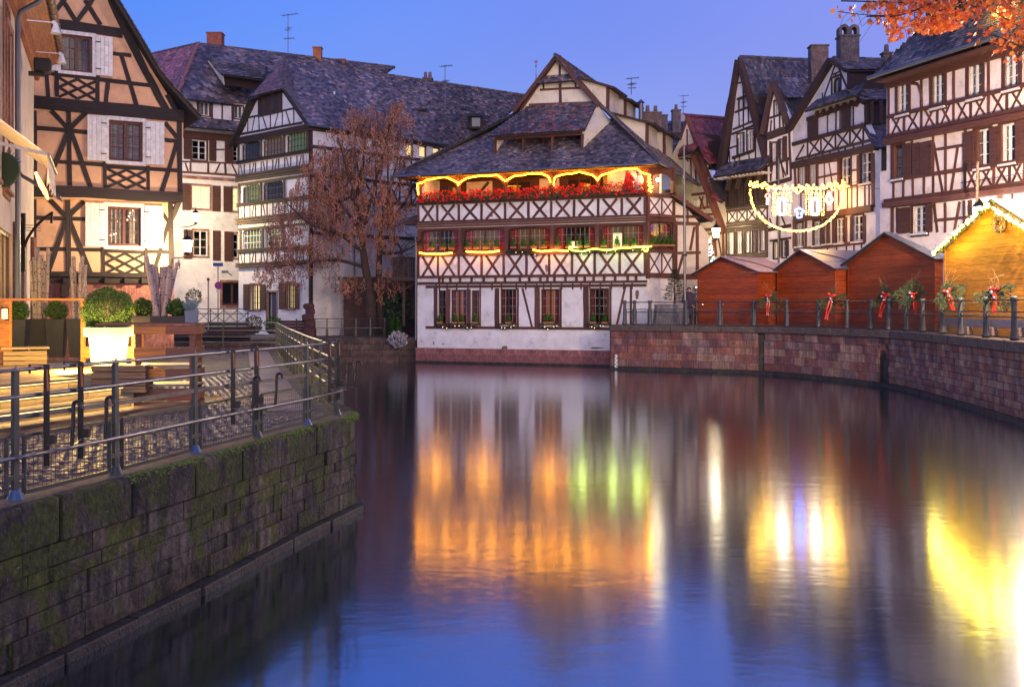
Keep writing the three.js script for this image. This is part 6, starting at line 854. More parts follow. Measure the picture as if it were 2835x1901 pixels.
    for (let k = 0; k < W * 420; k++) { const u = rr(-W / 2 - 0.05, W / 2 + 0.05), H = lump(u); q.setFromEuler(new THREE.Euler(rr(-1.4, 1.4), rr(0, 6), rr(-1.4, 1.4))); m.compose(V(u, rr(-0.06, H), rr(-0.12, 0.2)), q, V(0.09, 0.08, 0.08)); const s = rr(0.5, 1.3); li.push([m.clone(), rgb(0.05 * s, 0.075 * s, 0.016 * s)]); }
    instanced(t, 'foliage', leafGeo, LMd, li);
    for (let k = 0; k < W * 60; k++) { const u = rr(-W / 2, W / 2), H = lump(u), c = V(u, rr(-0.02, H + 0.12), rr(0.0, 0.26)); for (let j = 0; j < 9; j++) { q.setFromEuler(new THREE.Euler(rr(-1, 1), rr(0, 6), rr(-1, 1))); m.compose(c.clone().add(V(rr(-0.045, 0.045), rr(-0.035, 0.035), rr(-0.045, 0.045))), q, V(0.075, 0.07, 0.07)); const s = rr(0.7, 1.25); bl.push([m.clone(), rgb(0.85 * s, 0.015 * s, 0.015 * s)]); } }
    instanced(t, 'blossom', leafGeo, LMd, bl);
  });
  // red cloaked figure among the flowers, with a round blue balloon behind
  { const p = fB.p(...zB7(1668, 200), 0.1), t = thing('cloaked_figure', 'red hooded decorative figure standing among the gallery flowers', 'figure', fB.world(p[0], 8.5, 0.05)); const g = new THREE.LatheGeometry([[0.3, 0], [0.26, 0.3], [0.18, 0.7], [0.12, 0.95], [0.13, 1.05], [0.1, 1.18], [0.03, 1.27], [0.001, 1.3]].map(([a, b]) => new THREE.Vector2(a, b)), 16), q = g.attributes.position; for (let i = 0; i < q.count; i++) { const a = Math.atan2(q.getZ(i), q.getX(i)), r = Math.hypot(q.getX(i), q.getZ(i)) * (1 + 0.1 * Math.sin(a * 6) * (1.3 - q.getY(i))); q.setX(i, Math.cos(a) * r); q.setZ(i, Math.sin(a) * r); } g.computeVertexNormals(); part(t, 'cloak', clean(g), std(rgb(0.5, 0.025, 0.02), { roughness: 0.9 })); part(t, 'head', clean((() => { const s = new THREE.SphereGeometry(0.1, 12, 10); s.scale(0.85, 1.1, 0.9); return s; })()), std(rgb(0.5, 0.3, 0.22)), V(0, 1.08, 0.09)); part(t, 'sleeve', clean(rod(V(0.1, 0.85, 0.1), V(0.3, 0.6, 0.2), 0.08, 0.06, 8)), std(rgb(0.5, 0.025, 0.02), { roughness: 0.9 }));
    const b = thing('puppet_doll', 'small blue capped doll with white cloak beside the red figure on the gallery', 'doll', fB.world(fB.p(...zB7(1748, 200), 0.1)[0], 8.6, 0.05)); part(b, 'gown', clean(new THREE.LatheGeometry([[0.26, 0], [0.2, 0.4], [0.1, 0.72], [0.001, 0.74]].map(([x, y]) => new THREE.Vector2(x, y)), 14)), std(rgb(0.75, 0.72, 0.66))); part(b, 'head', clean((() => { const s = new THREE.SphereGeometry(0.13, 14, 10); return s; })()), std(rgb(0.55, 0.3, 0.22)), V(0, 0.84, 0)); part(b, 'cap', clean((() => { const s = new THREE.SphereGeometry(0.16, 14, 8, 0, 6.283, 0, 1.6); return s; })()), std(rgb(0.05, 0.1, 0.4), { roughness: 0.3 }), V(0, 0.88, -0.01)); }
  { const q = cf.p(...zB7(1885, 150), -0.9), t = thing('gallery_lamp', 'warm bulb lamp inside the corner of the flowered gallery', 'lamp', cf.world(q[0], q[1], -0.9)); part(t, 'bulb', clean(new THREE.SphereGeometry(0.09, 12, 10)), glow(1, 0.8, 0.5, 8)); part(t, 'cord', clean(rod(V(0, 0.08, 0), V(0, 0.5, 0), 0.008, 0.008, 5)), M.blackIron); lamp(t, 0, 0, 0, rgb(1, 0.75, 0.42), 4, 4); }
}
// ================= right bank: R1 red-roofed house =================
const span = (f, z, xs, y0, y1, w, set, o = {}) => { for (const x of xs) f.beam(...z(x, y0(x)), ...z(x, y1(x)), w, set, { plumb: true, ...o }); };
const lineY = (x0, y0, x1, y1) => (x) => y0 + (y1 - y0) * (x - x0) / (x1 - x0);
{
  const h = thing('red_roofed_house', 'small half-timbered house with bright red tiled roof beside the inn', 'house', V(9.6, QR, -60.5)), f = new Facade(h, [9.6, 60.5], [12.0, 57.6], QR), K = M.red.map((m) => { const c = m.clone(); c.color.multiplyScalar(1.7); return c; });
  f.window(rectZ(f, zR1, 205, 1105, 245, 1220), { cols: 2, rows: 2, inside: M.room, single: true }); f.window(rectZ(f, zR2, 125, 405, 190, 475), { cols: 4, rows: 2, inside: M.litWarm, insideName: 'lit_window_room', single: true }); f.window(rectZ(f, zR2, 232, 735, 310, 905), { cols: 2, rows: 3, inside: M.litWarm, insideName: 'lit_window_room', single: true, casing: M.sandTrim });
  const o = ptsZ(f, zR1, [[120, 1160], [188, 950], [300, 1320], [395, 1520]]); f.wall('plaster_wall', [[-0.6, 0], [f.len, 0], [f.len, o[3][1] - 2], o[3], o[2], o[1], o[0], [-0.6, o[0][1] - 1]], M.cream);
  beams(f, zR1, [[188, 948, 118, 1165, 0.2, { layer: 3 }], [188, 948, 395, 1540, 0.26, { layer: 4 }], [100, 1330, 280, 1275, 0.14, { layer: 2 }], [190, 1060, 190, 1240, 0.12], [110, 1350, 300, 1350, 0.12], [225, 1360, 230, 1560, 0.12], [270, 1390, 275, 1568, 0.12], [180, 1330, 200, 1380, 0.1], [235, 1320, 220, 1375, 0.1]], K);
  beams(f, zR2, [[160, 0, 430, 715, 0.34, { layer: 5, proud: 0.3 }], [120, 365, 300, 340, 0.16, { layer: 2 }], [190, 380, 240, 500, 0.13], [225, 380, 195, 500, 0.13, { layer: 1 }], [120, 500, 330, 470, 0.16, { layer: 2 }], [260, 380, 265, 480, 0.13], [200, 690, 430, 670, 0.2, { layer: 2 }], [120, 560, 340, 540, 0.16, { layer: 2 }], [330, 700, 345, 930, 0.2], [410, 720, 415, 960, 0.2], [360, 740, 395, 930, 0.12]], K);
  const P = (z, x, y, Z) => at(...z(x, y), Z); roofFace(h, P(zR1, 400, 1402, 57.4), P(zR1, 590, 1392, 60), P(zR1, 620, 968, 65), P(zR1, 186, 936, 60.8), { pal: REDT, tw: 0.26, ex: 0.3 }); ridge(h, P(zR1, 186, 936, 60.8), P(zR1, 620, 966, 65), { pal: REDT });
  roofFace(h, P(zR2, 270, 215, 57), P(zR2, 430, 220, 58.5), P(zR2, 430, 430, 56), P(zR2, 330, 380, 56.5), { deckName: 'lower_deck', tileName: 'lower_tile_cover', pal: REDT, tw: 0.26, ex: 0.3 });
  roofFace(h, P(zR1, 95, 1320, 59.5), P(zR1, 275, 1270, 58.5), P(zR1, 260, 1225, 59), P(zR1, 110, 1260, 60), { deckName: 'pent_deck', tileName: 'pent_tile_cover', pal: REDT, tw: 0.26, ex: 0.3 });
  f.part('dormer_wall', box(1.9, 8.6, -1.5, 3.6, 10.2, -0.4), M.timber[0]);
}
// ================= R2 and R3: narrow gables =================
{
  const h = thing('narrow_gable_house', 'tall narrow half-timbered house with steep pointed gable above grey boarded storeys', 'house', V(11.75, QR, -57)), f = new Facade(h, [11.75, 57], [13.3, 54.5], QR), K = M.timber, W = { cols: 2, rows: 3, fw: 0.06, bw: 0.03, inside: M.room, deep: 0.08, casing: M.timber[0], cw: 0.07 };
  f.window(rectZ(f, zR1, 705, 765, 742, 862), { ...W, rows: 2, single: true }); f.window(rectZ(f, zR1, 757, 745, 790, 840), { ...W, rows: 2, single: true }); f.window(rectZ(f, zR1, 688, 1112, 748, 1295), { ...W, arch: 0.2 }); f.window(rectZ(f, zR1, 785, 1070, 848, 1262), { ...W, arch: 0.2, inside: M.litDim, insideName: 'lit_window_room' });
  for (const [x0, y0, x1, y1] of [[460, 248, 515, 480], [542, 228, 597, 458], [630, 200, 690, 420], [735, 168, 797, 400], [468, 702, 510, 915], [542, 690, 586, 905], [617, 672, 656, 895], [685, 657, 726, 887], [755, 645, 798, 876]]) f.window(rectZ(f, zR2, x0, y0, x1, y1), W);
  const o = ptsZ(f, zR1, [[535, 1420], [712, 395], [985, 1390]]); f.wall('plaster_wall', [[0, 0], [f.len, 0], [f.len, o[2][1]], o[1], [Math.max(0, o[0][0]), o[0][1]], [0, o[0][1] - 0.5]], M.white);
  beams(f, zR1, [[712, 380, 532, 1430, 0.3, { layer: 4, proud: 0.25 }], [714, 385, 985, 1395, 0.26, { layer: 5, proud: 0.2 }], [745, 480, 745, 1060, 0.12], [690, 606, 770, 588, 0.1, { layer: 1 }], [680, 765, 800, 715, 0.13, { layer: 1 }], [660, 895, 805, 838, 0.14, { layer: 1 }], [640, 1065, 845, 978, 0.14, { layer: 1 }], [630, 1110, 855, 1020, 0.14, { layer: 1 }], [700, 890, 705, 1040, 0.1], [793, 850, 797, 1000, 0.1], [600, 1250, 680, 1225, 0.12], [645, 1345, 850, 1270, 0.16, { layer: 2, proud: 0.1 }], [860, 1010, 865, 1390, 0.12], [608, 1270, 608, 1440, 0.1], [660, 1350, 662, 1420, 0.1], [705, 1330, 706, 1405, 0.1], [800, 1300, 802, 1380, 0.1]], K);
  const G = M.grey; f.part('boarded_storey', box(-0.05, f.p(...zR2(440, 500))[1], -0.28, f.len + 0.02, f.p(...zR2(440, 150))[1], 0.003), G[0]);
  const L = f.len, band = (y, hgt, n) => { const v = f.p(...zR2(440, y))[1]; for (let i = 0; i < n; i++) f.beamUV(-0.06, v - hgt / n * i, L + 0.04, v - hgt / n * i, hgt / n * 0.97, G, { layer: 2, proud: 0.05 + i * 0.01, name: 'moulding' }); }; band(490, 0.3, 2); band(630, 0.6, 4); band(925, 0.3, 2);
  { const v1 = f.p(...zR2(440, 515))[1], v0 = f.p(...zR2(440, 622))[1]; for (let i = 0; i < 4; i++) f.cross(0.05 + L * i / 4, v0, L * (i + 1) / 4 - 0.05, v1, 0.09, K); for (let i = 0; i <= 4; i++) f.beamUV(L * i / 4, v0, L * i / 4, v1, 0.1, K, { layer: 2 }); }
  for (const x of [440, 528, 608, 712, 815]) { f.beam(...zR2(x, 260), ...zR2(x, 480), 0.16, G, { plumb: true, layer: 1 }); f.beam(...zR2(x, 690), ...zR2(x, 920), 0.15, K, { plumb: true, layer: 1 }); }
  f.part('end_wall', box(-0.02, 0, -8, 0.2, o[0][1], -0.31), M.white);
  // pent roof under the gable
  { const v = f.p(...zR1(475, 1530), 0.6), a = f.world(-0.35, v[1], 0.75), b = f.world(L + 0.3, v[1], 0.75), c = f.world(L + 0.3, v[1] + 0.75, 0.02), d = f.world(-0.35, v[1] + 0.75, 0.02); roofFace(h, a, b, c, d, { deckName: 'pent_deck', tileName: 'pent_tile_cover', tw: 0.22, ex: 0.19, k: 0.7 }); for (let i = 0; i < 14; i++) f.part('rafter_end', box(-0.3 + i * (L + 0.6) / 13 - 0.03, v[1] - 0.16, 0.05, -0.3 + i * (L + 0.6) / 13 + 0.03, v[1] - 0.08, 0.72), M.cream); for (let i = 0; i < 4; i++) f.part('eave_brace', timber(0.2 + i * L / 4, v[1] - 0.75, 0.45 + i * L / 4, v[1] - 0.2, 0.09, 0.1, 0.4), G[1]); }
  // roof behind the gable
  const P = (x, y, Z) => at(...zR1(x, y), Z); roofFace(h, P(985, 1395, 54.6), P(1260, 1180, 58), P(1410, 385, 62), P(712, 350, 56.2), { tw: 0.24, ex: 0.2, k: 0.85 }); ridge(h, P(712, 350, 56.2), P(1400, 385, 62), { step: 0.5 });
  { const t = (v) => v.sub(h.position); part(h, 'verge_roof', slabGeo(t(P(475, 1530, 57.5)), t(P(590, 830, 57.6)), t(P(708, 348, 56.4)), t(P(540, 1420, 57)), 0.1), M.roofDeck); part(h, 'loft_shade_panel', slabGeo(t(P(845, 860, 55.8)), t(P(985, 850, 56.5)), t(P(985, 740, 56.5)), t(P(840, 745, 55.8)), 0.1), M.timber[0]); }  // loft void is a dark slab in place of real shade
  chimney(h, 'rendered_chimney', at(2266, 168, 58.5), 0.95, 0.75, 0.7, std(rgb(0.3, 0.2, 0.18), { map: T.stone, bumpMap: T.noise, bumpScale: 0.01 })); { const g = box(-0.46, -1.9, -0.4, 0.46, -0.81, 0.34); const c = h.children[h.children.length - 1]; part(c, 'flared_base', g, std(rgb(0.3, 0.2, 0.18), { map: T.stone, bumpMap: T.noise, bumpScale: 0.01 })); }
}
{
  const h = thing('narrow_gable_house', 'slim half-timbered house with the smaller pointed gable between two larger ones', 'house', V(13.3, QR, -54.5)), f = new Facade(h, [13.3, 54.5], [14.39, 53.6], QR), K = M.timber, W = { cols: 2, rows: 3, fw: 0.05, bw: 0.03, inside: M.room, deep: 0.08, casing: M.timber[0], cw: 0.06 }, L = f.len;
  f.window(rectZ(f, zR1, 1052, 785, 1100, 918), { ...W, single: true }); f.window(rectZ(f, zR1, 1030, 1195, 1072, 1390), W); f.window(rectZ(f, zR1, 1108, 1165, 1136, 1360), { ...W, cols: 1 }); f.window(rectZ(f, zR2, 878, 800, 912, 950), { ...W, cols: 1, inside: M.litWarm, insideName: 'lit_window_room' }); f.window(rectZ(f, zR2, 958, 780, 992, 940), { ...W, cols: 1 });
  const o = ptsZ(f, zR1, [[935, 1110], [1045, 605], [1195, 1010]]); f.wall('plaster_wall', [[0, 0], [L, 0], [L, o[2][1]], o[1], [0, o[0][1]]], M.white);
  f.shutter(rectZ(f, zR1, 1138, 1132, 1180, 1350), M.shutterB, { boards: 2, louvre: true });
  beams(f, zR1, [[1045, 595, 938, 1115, 0.28, { layer: 4, proud: 0.2 }], [1045, 595, 1195, 1015, 0.28, { layer: 5, proud: 0.2 }], [1005, 950, 1115, 915, 0.14, { layer: 1 }], [1020, 970, 1010, 1090, 0.1], [1050, 950, 1050, 1080, 0.1], [1103, 930, 1103, 1060, 0.1], [1130, 940, 1140, 1040, 0.1], [980, 1130, 1195, 1060, 0.42, { layer: 2, proud: 0.06 }], [1000, 1410, 1195, 1350, 0.16, { layer: 3, proud: 0.08 }], [1010, 1180, 1010, 1400, 0.12, { layer: 1 }], [1090, 1160, 1090, 1380, 0.12, { layer: 1 }], [1198, 1080, 1215, 1560, 0.14, { layer: 1 }], [1030, 1420, 1015, 1560, 0.1], [1075, 1400, 1075, 1560, 0.1], [1120, 1390, 1140, 1540, 0.1], [1170, 1370, 1175, 1500, 0.1]], K);
  beams(f, zR2, [[820, 100, 1040, 30, 0.12, { layer: 1 }], [850, 100, 850, 240, 0.1], [905, 80, 905, 225, 0.1], [945, 70, 990, 190, 0.1], [1005, 50, 1005, 180, 0.1], [820, 275, 1040, 215, 0.24, { layer: 2 }], [825, 690, 1040, 645, 0.2, { layer: 2 }], [840, 580, 870, 690, 0.1], [910, 560, 905, 680, 0.1], [950, 560, 990, 660, 0.1], [930, 690, 930, 940, 0.14, { layer: 1 }], [840, 790, 1040, 760, 0.13, { layer: 1 }], [1010, 780, 1010, 930, 0.12]], K);
  { const p = f.p(...zR2(922, 300), 0.1); f.part('downpipe', clean(rod(V(p[0], 0, 0.1), V(p[0], 8.5, 0.1), 0.05, 0.05, 8)), M.zinc); }
  const P = (x, y, Z) => at(...zR1(x, y), Z); roofFace(h, P(1195, 1010, 53.5), P(1290, 960, 56), P(1290, 590, 58.5), P(1045, 580, 54.6), { tw: 0.24, ex: 0.2, k: 0.8 }); ridge(h, P(1045, 580, 54.6), P(1500, 590, 61), { step: 0.5 }); roofFace(h, P(1160, 745, 54.2), P(1420, 745, 57.5), P(1500, 590, 60), P(1045, 578, 54.6), { deckName: 'upper_deck', tileName: 'upper_tile_cover', tw: 0.24, ex: 0.2 });
  part(h, 'loft_shade_panel', slabGeo(P(1165, 880, 55).sub(h.position), P(1300, 880, 56).sub(h.position), P(1420, 745, 57).sub(h.position), P(1160, 745, 55).sub(h.position), 0.1), M.timber[0]);  // dark slab painted as the shaded loft void
}
// ================= R4: broad gabled house with lofts =================
{
  const h = thing('broad_gable_house', 'broad half-timbered house with open drying lofts under stepped roofs', 'house', V(14.39, QR, -53.6)), f = new Facade(h, [14.39, 53.6], [16.2, 47.8], QR), K = M.timber, KK = M.red, W = { cols: 2, rows: 3, fw: 0.07, bw: 0.035, inside: M.room, deep: 0.08, casing: M.red[0], cw: 0.1, sill: M.whitePaint }, L = f.len;
  f.window(rectZ(f, zR1, 1625, 560, 1702, 695), { cols: 1, rows: 1, frame: M.timber[0], fw: 0.1, arch: 0.25, inside: M.room, casing: M.timber[1], cw: 0.1 });
  for (const r of [[1112, 108, 1172, 285], [1212, 85, 1270, 285], [1500, 25, 1588, 280], [1683, -25, 1778, 248], [1087, 632, 1145, 838], [1248, 612, 1310, 828], [1342, 602, 1366, 818], [1396, 597, 1420, 812], [1452, 582, 1528, 806], [1612, 557, 1702, 790]]) f.window(rectZ(f, zR2, ...r), { ...W, cols: r[2] - r[0] < 30 ? 1 : 2 });
  const o = ptsZ(f, zR1, [[1215, 1075], [1630, 395], [1778, 480], [1788, 690], [1950, 785], [1955, 1010], [2050, 1235]]); f.wall('plaster_wall', [[0, 0], [o[6][0], 0], o[6], o[5], o[4], o[3], o[2], o[1], [0, o[0][1]]], M.white);
  for (const r of [[1388, 958, 1490, 1165], [1722, 848, 1812, 1062]]) f.shutter(rectZ(f, zR1, ...r), M.timber[1], { boards: 3 });
  beams(f, zR1, [[1630, 380, 1205, 1075, 0.34, { layer: 5, proud: 0.25 }], [1630, 380, 1785, 480, 0.24, { layer: 5, proud: 0.2 }], [1650, 430, 1530, 775, 0.13], [1680, 440, 1775, 665, 0.13], [1525, 700, 1525, 780, 0.1], [1530, 772, 1745, 678, 0.14, { layer: 1 }], [1600, 745, 1600, 775, 0.08], [1665, 500, 1645, 545, 0.1], [1630, 520, 1700, 490, 0.1],
    [1380, 965, 1935, 775, 0.2, { layer: 3, proud: 0.08 }], [1575, 915, 1575, 1110, 0.1], [1660, 890, 1660, 1085, 0.12], [1700, 870, 1700, 1075, 0.1], [1830, 830, 1830, 1040, 0.12], [1952, 785, 1955, 1015, 0.2, { layer: 2 }], [1240, 1208, 1955, 1015, 0.2, { layer: 3, proud: 0.1 }], [1260, 1362, 2010, 1165, 0.14, { layer: 3 }], [1240, 1418, 2060, 1228, 0.34, { layer: 4, proud: 0.12 }], [1265, 1355, 1345, 1215, 0.14]], K);
  { const t = lineY(1250, 1215, 1955, 1030), b = lineY(1260, 1350, 2010, 1155), xs = [1380, 1512, 1655, 1797, 1930]; span(f, zR1, xs, t, b, 0.13, K, { layer: 2 }); for (let i = 1; i < xs.length; i++) { const a = f.p(...zR1(xs[i - 1] + 12, b(xs[i - 1]))), c = f.p(...zR1(xs[i] - 12, t(xs[i]))); f.cross(a[0], a[1], c[0], c[1], 0.12, K); } const b2 = lineY(1260, 1392, 2050, 1200); span(f, zR1, [1330, 1395, 1460, 1530, 1600, 1685, 1750, 1835, 1925], (x) => b(x) + 4, b2, 0.12, K, { layer: 1 }); }
  beams(f, zR2, [[1075, 100, 1080, 330, 0.2, { layer: 2 }], [1190, 90, 1190, 300, 0.16, { layer: 1 }], [1285, 60, 1285, 300, 0.16, { layer: 1 }], [1345, 60, 1350, 290, 0.1], [1385, 40, 1420, 270, 0.1], [1475, 30, 1475, 290, 0.16, { layer: 1 }], [1290, 205, 1475, 168, 0.12, { layer: 1 }], [1290, 75, 1480, 45, 0.12], [1605, 140, 1660, 130, 0.12], [1655, 0, 1655, 270, 0.18, { layer: 1 }], [1795, -20, 1800, 480, 0.26, { layer: 3 }], [1075, 345, 1800, 262, 0.14, { layer: 3 }], [1080, 590, 1800, 488, 0.32, { layer: 4, proud: 0.14 }], [1065, 872, 1720, 800, 0.2, { layer: 4 }], [1175, 600, 1175, 860, 0.22, { layer: 1 }], [1062, 600, 1062, 860, 0.18, { layer: 1 }], [1325, 600, 1325, 840, 0.12, { layer: 1 }], [1380, 590, 1380, 830, 0.12, { layer: 1 }], [1435, 580, 1435, 820, 0.12, { layer: 1 }], [1550, 570, 1550, 800, 0.16, { layer: 1 }], [1590, 560, 1590, 800, 0.12], [1720, 550, 1720, 800, 0.2, { layer: 1 }]], KK);
  span(f, zR2, [1130, 1190, 1245, 1330, 1360, 1430, 1480, 1560, 1600, 1650, 1720, 1760], lineY(1075, 350, 1800, 268), lineY(1080, 575, 1800, 470), 0.11, KK, { layer: 1 }); span(f, zR2, [1130, 1260, 1375, 1460, 1550, 1620, 1690], lineY(1065, 880, 1720, 805), lineY(1065, 990, 1720, 900), 0.11, KK, { layer: 1 });
  // pent roof strip across the gable
  { const a = f.p(...zR1(1345, 910), 0.5), b = f.p(...zR1(1805, 708), 0.5), v = (a[1] + b[1]) / 2; roofFace(h, f.world(a[0], v, 0.5), f.world(b[0] + 0.5, v, 0.5), f.world(b[0] + 0.2, v + 0.5, 0.02), f.world(a[0] + 0.4, v + 0.5, 0.02), { deckName: 'pent_deck', tileName: 'pent_tile_cover', tw: 0.22, ex: 0.19 }); for (let i = 0; i < 8; i++) f.part('eave_brace', timber(a[0] + 0.3 + i * 0.55, v - 0.4, a[0] + 0.55 + i * 0.55, v - 0.06, 0.07, 0.02, 0.2), K[1]); }
  // stepped roofs and lofts on the right
  const P = (x, y, Z) => at(...zR1(x, y), Z), t = (v) => v.sub(h.position);
  roofFace(h, P(1780, 472, 48.4), P(2230, 468, 49.5), P(2230, 385, 52), P(1632, 358, 50.4), { tw: 0.24, ex: 0.2 }); ridge(h, P(1632, 356, 50.4), P(2230, 384, 52), { step: 0.5 });
  part(h, 'loft_shade_panel', slabGeo(t(P(1782, 662, 48.6)), t(P(2230, 662, 50)), t(P(2230, 470, 50)), t(P(1782, 472, 48.6)), 0.1), M.timber[0]); roofFace(h, P(1945, 772, 47.5), P(2230, 768, 48.4), P(2230, 658, 50), P(1748, 666, 48.8), { deckName: 'middle_deck', tileName: 'middle_tile_cover', tw: 0.24, ex: 0.2 });  // upper loft: dark sheet stands in for its shade
  part(h, 'loft_shade_panel', slabGeo(t(P(1955, 1010, 47.9)), t(P(2200, 1000, 48.6)), t(P(2200, 770, 48.6)), t(P(1955, 780, 47.9)), 0.1), M.timber[0]); for (const x of [2100, 2010]) part(h, 'loft_post', bar(t(P(x, 1005, 47.8)), t(P(x, 775, 47.8)), 0.1, 0.16), M.timber[1]);  // lower loft: shade put in as a dark sheet behind the posts
  roofFace(h, P(2050, 1240, 46.9), P(2200, 1238, 47.4), P(2200, 1000, 48.8), P(1928, 1018, 48), { deckName: 'lower_deck', tileName: 'lower_tile_cover', tw: 0.24, ex: 0.2 });
  part(h, 'side_wall', slabGeo(t(P(2050, 3200, 47.8)), t(P(2300, 3200, 48.3)), t(P(2300, 1240, 48.3)), t(P(2050, 1245, 47.8)), 0.2), M.cream); for (const y of [1400, 1530, 1660, 1800]) part(h, 'timber', bar(t(P(2060, y, 47.5)), t(P(2200, y - 8, 47.8)), 0.1, 0.16), M.timber[1]);
  const c = chimney(h, 'chimney', at(2348, 165, 50.5), 0.9, 1.05, 0.7, std(rgb(0.2, 0.16, 0.17), { map: T.stone, bumpMap: T.noise, bumpScale: 0.01 })); for (let i = 0; i < 2; i++) { const s = new THREE.Shape(); s.absarc(0, 0.28, 0.24, 0, Math.PI); s.lineTo(-0.24, 0); s.lineTo(-0.12, 0); s.lineTo(-0.12, 0.26); s.absarc(0, 0.26, 0.12, Math.PI, 0, true); s.lineTo(0.12, 0); s.lineTo(0.24, 0); const g = new THREE.ExtrudeGeometry(s, { depth: 0.5, bevelEnabled: false }); g.translate(i ? 0.24 : -0.24, 1.13, -0.25 + i * 0.002); part(c, 'arched_cowl', cubeUV(g), M.chimney); }
  chimney(h, 'chimney', at(2455, 170, 52), 0.42, 0.35, 0.4, M.chimney, { pots: 1 });
}
// ================= R5: large pink-white house at the right edge =================
{
  const h = thing('riverside_house', 'large pale half-timbered house with white casements at the right edge', 'house', V(14.71, QR, -41)), f = new Facade(h, [14.71, 41], [19.0, 28], QR), K = M.red, W = { cols: 2, rows: 3, fw: 0.07, bw: 0.03, inside: M.room, deep: 0.07, casing: M.red[0], cw: 0.13, sill: M.whitePaint, curtains: 0.3 }, L = f.len, Rz = (a, b) => { const p = f.p(...a), q = f.p(...b); return [p[0], q[1], q[0], p[1]]; };
  for (const r of [[772, 872, 884, 1168], [1132, 762, 1254, 1092], [1508, 648, 1643, 998], [1882, 548, 2028, 903], [2290, 430, 2445, 800]]) f.window(rectZ(f, zR3, ...r), W);
  f.window(Rz(zR3(1583, 1345), zR4(1575, 268)), { ...W, curtains: 0 }); f.window(Rz(zR3(1843, 1288), zR4(1887, 212)), { ...W, curtains: 0 }); f.window(rectZ(f, zR4, 652, 745, 815, 1060), { ...W, rows: 4 }); f.window(rectZ(f, zR4, 412, 30, 530, 405), { ...W, frame: M.shutterB, cols: 1 });
  const top = f.p(...zR3(680, 860))[1]; f.wall('plaster_wall', [[-0.45, 0], [L, 0], [L, top], [-0.05, top], [-0.05, 6.2], [-0.45, 6.2]], M.pinkish);
  for (const [z, r] of [[zR4, [535, 0, 635, 395]], [zR4, [655, -10, 740, 370]], [zR4, [748, -20, 890, 350]], [zR4, [1268, -140, 1402, 315]], [zR4, [1590, -200, 1705, 250]], [zR4, [1900, -280, 2060, 190]], [zR4, [480, 770, 640, 1060]], [zR4, [820, 710, 900, 1050]]]) f.shutter(rectZ(f, z, ...r), M.shutterB, { boards: 3 });
  // top storey
  const eave = lineY(670, 865, 2072, 478), sill = lineY(668, 1210, 2072, 882), xb = lineY(680, 1405, 2072, 1130);
  beams(f, zR3, [[660, 880, 2800, 290, 0.3, { layer: 4, proud: 0.12 }], [665, 1212, 2800, 712, 0.16, { layer: 3, proud: 0.06 }], [675, 1432, 2800, 985, 0.26, { layer: 3, proud: 0.14 }], [672, 1470, 2800, 1050, 0.24, { layer: 2, proud: 0.24 }]], K);
  span(f, zR3, [678, 757, 1018, 1112, 1355, 1488, 1712, 1862, 2100, 2270], eave, sill, 0.14, K, { layer: 2 }); span(f, zR3, [895, 1265, 1655, 2045], eave, sill, 0.1, K, { layer: 1 });
  { const p = f.p(...zR3(960, 860)); f.part('curved_brace', clean(tube([V(p[0] - 0.5, p[1] + 0.1, 0.01), V(p[0] + 0.1, p[1] - 0.05, 0.01), V(p[0] + 0.32, p[1] - 0.5, 0.01), V(p[0] + 0.34, p[1] - 1.0, 0.01)], 0.06, 5, 16)), K[1]); }
  { const xs = [678, 840, 1018, 1185, 1352, 1530, 1714, 1905, 2100, 2300, 2500, 2720]; span(f, zR3, xs, sill, xb, 0.13, K, { layer: 2 }); for (let i = 1; i < xs.length; i++) { const a = f.p(...zR3(xs[i - 1] + 30, xb(xs[i - 1] + 30))), c = f.p(...zR3(xs[i] - 30, sill(xs[i] - 30))); f.cross(a[0], a[1], c[0], c[1], 0.1, K); } }
  // middle storey
  const s2 = lineY(390, 428, 1982, 190), b2 = lineY(380, 648, 1982, 445), t2 = lineY(390, -60, 1982, -380);
  beams(f, zR4, [[390, 430, 3000, 40, 0.16, { layer: 3, proud: 0.06 }], [345, 690, 3000, 350, 0.2, { layer: 3, proud: 0.2 }], [345, 735, 3000, 420, 0.22, { layer: 2, proud: 0.28 }], [900, -20, 1010, 575, 0.13], [1195, 10, 1110, 570, 0.13, { layer: 1 }], [920, 60, 1270, 5, 0.13, { layer: 1 }]], K);
  span(f, zR4, [415, 640, 895, 1045, 1285, 1420, 1590, 1700, 1900, 2080], t2, s2, 0.13, K, { layer: 2 }); { const xs = [415, 535, 650, 785, 895, 1045, 1278]; span(f, zR4, xs, s2, b2, 0.13, K, { layer: 1 }); const ys = [1278, 1440, 1628, 1818, 1995, 2200, 2420]; span(f, zR4, ys, s2, b2, 0.13, K, { layer: 2 }); for (let i = 1; i < ys.length; i++) { const a = f.p(...zR4(ys[i - 1] + 26, b2(ys[i - 1] + 26))), c = f.p(...zR4(ys[i] - 26, s2(ys[i] - 26))); f.cross(a[0], a[1], c[0], c[1], 0.1, K); } }
  // ground storey
  beams(f, zR4, [[905, 710, 945, 1060, 0.14], [1040, 700, 1040, 1060, 0.13, { layer: 1 }], [1215, 690, 1150, 1040, 0.13], [1270, 680, 1270, 1000, 0.13, { layer: 1 }], [1340, 670, 1340, 960, 0.2, { layer: 1 }], [910, 915, 1400, 870, 0.13, { layer: 2 }], [400, 760, 400, 1060, 0.2, { layer: 1 }], [460, 760, 460, 1060, 0.14], [1700, 620, 1700, 700, 0.3], [1850, 590, 1850, 680, 0.12]], K);
  // roof
  const ue = f.p(...zR3(512, 790), 0.75), ve = ue[1], P = (u, v, w) => f.world(u, v, w);
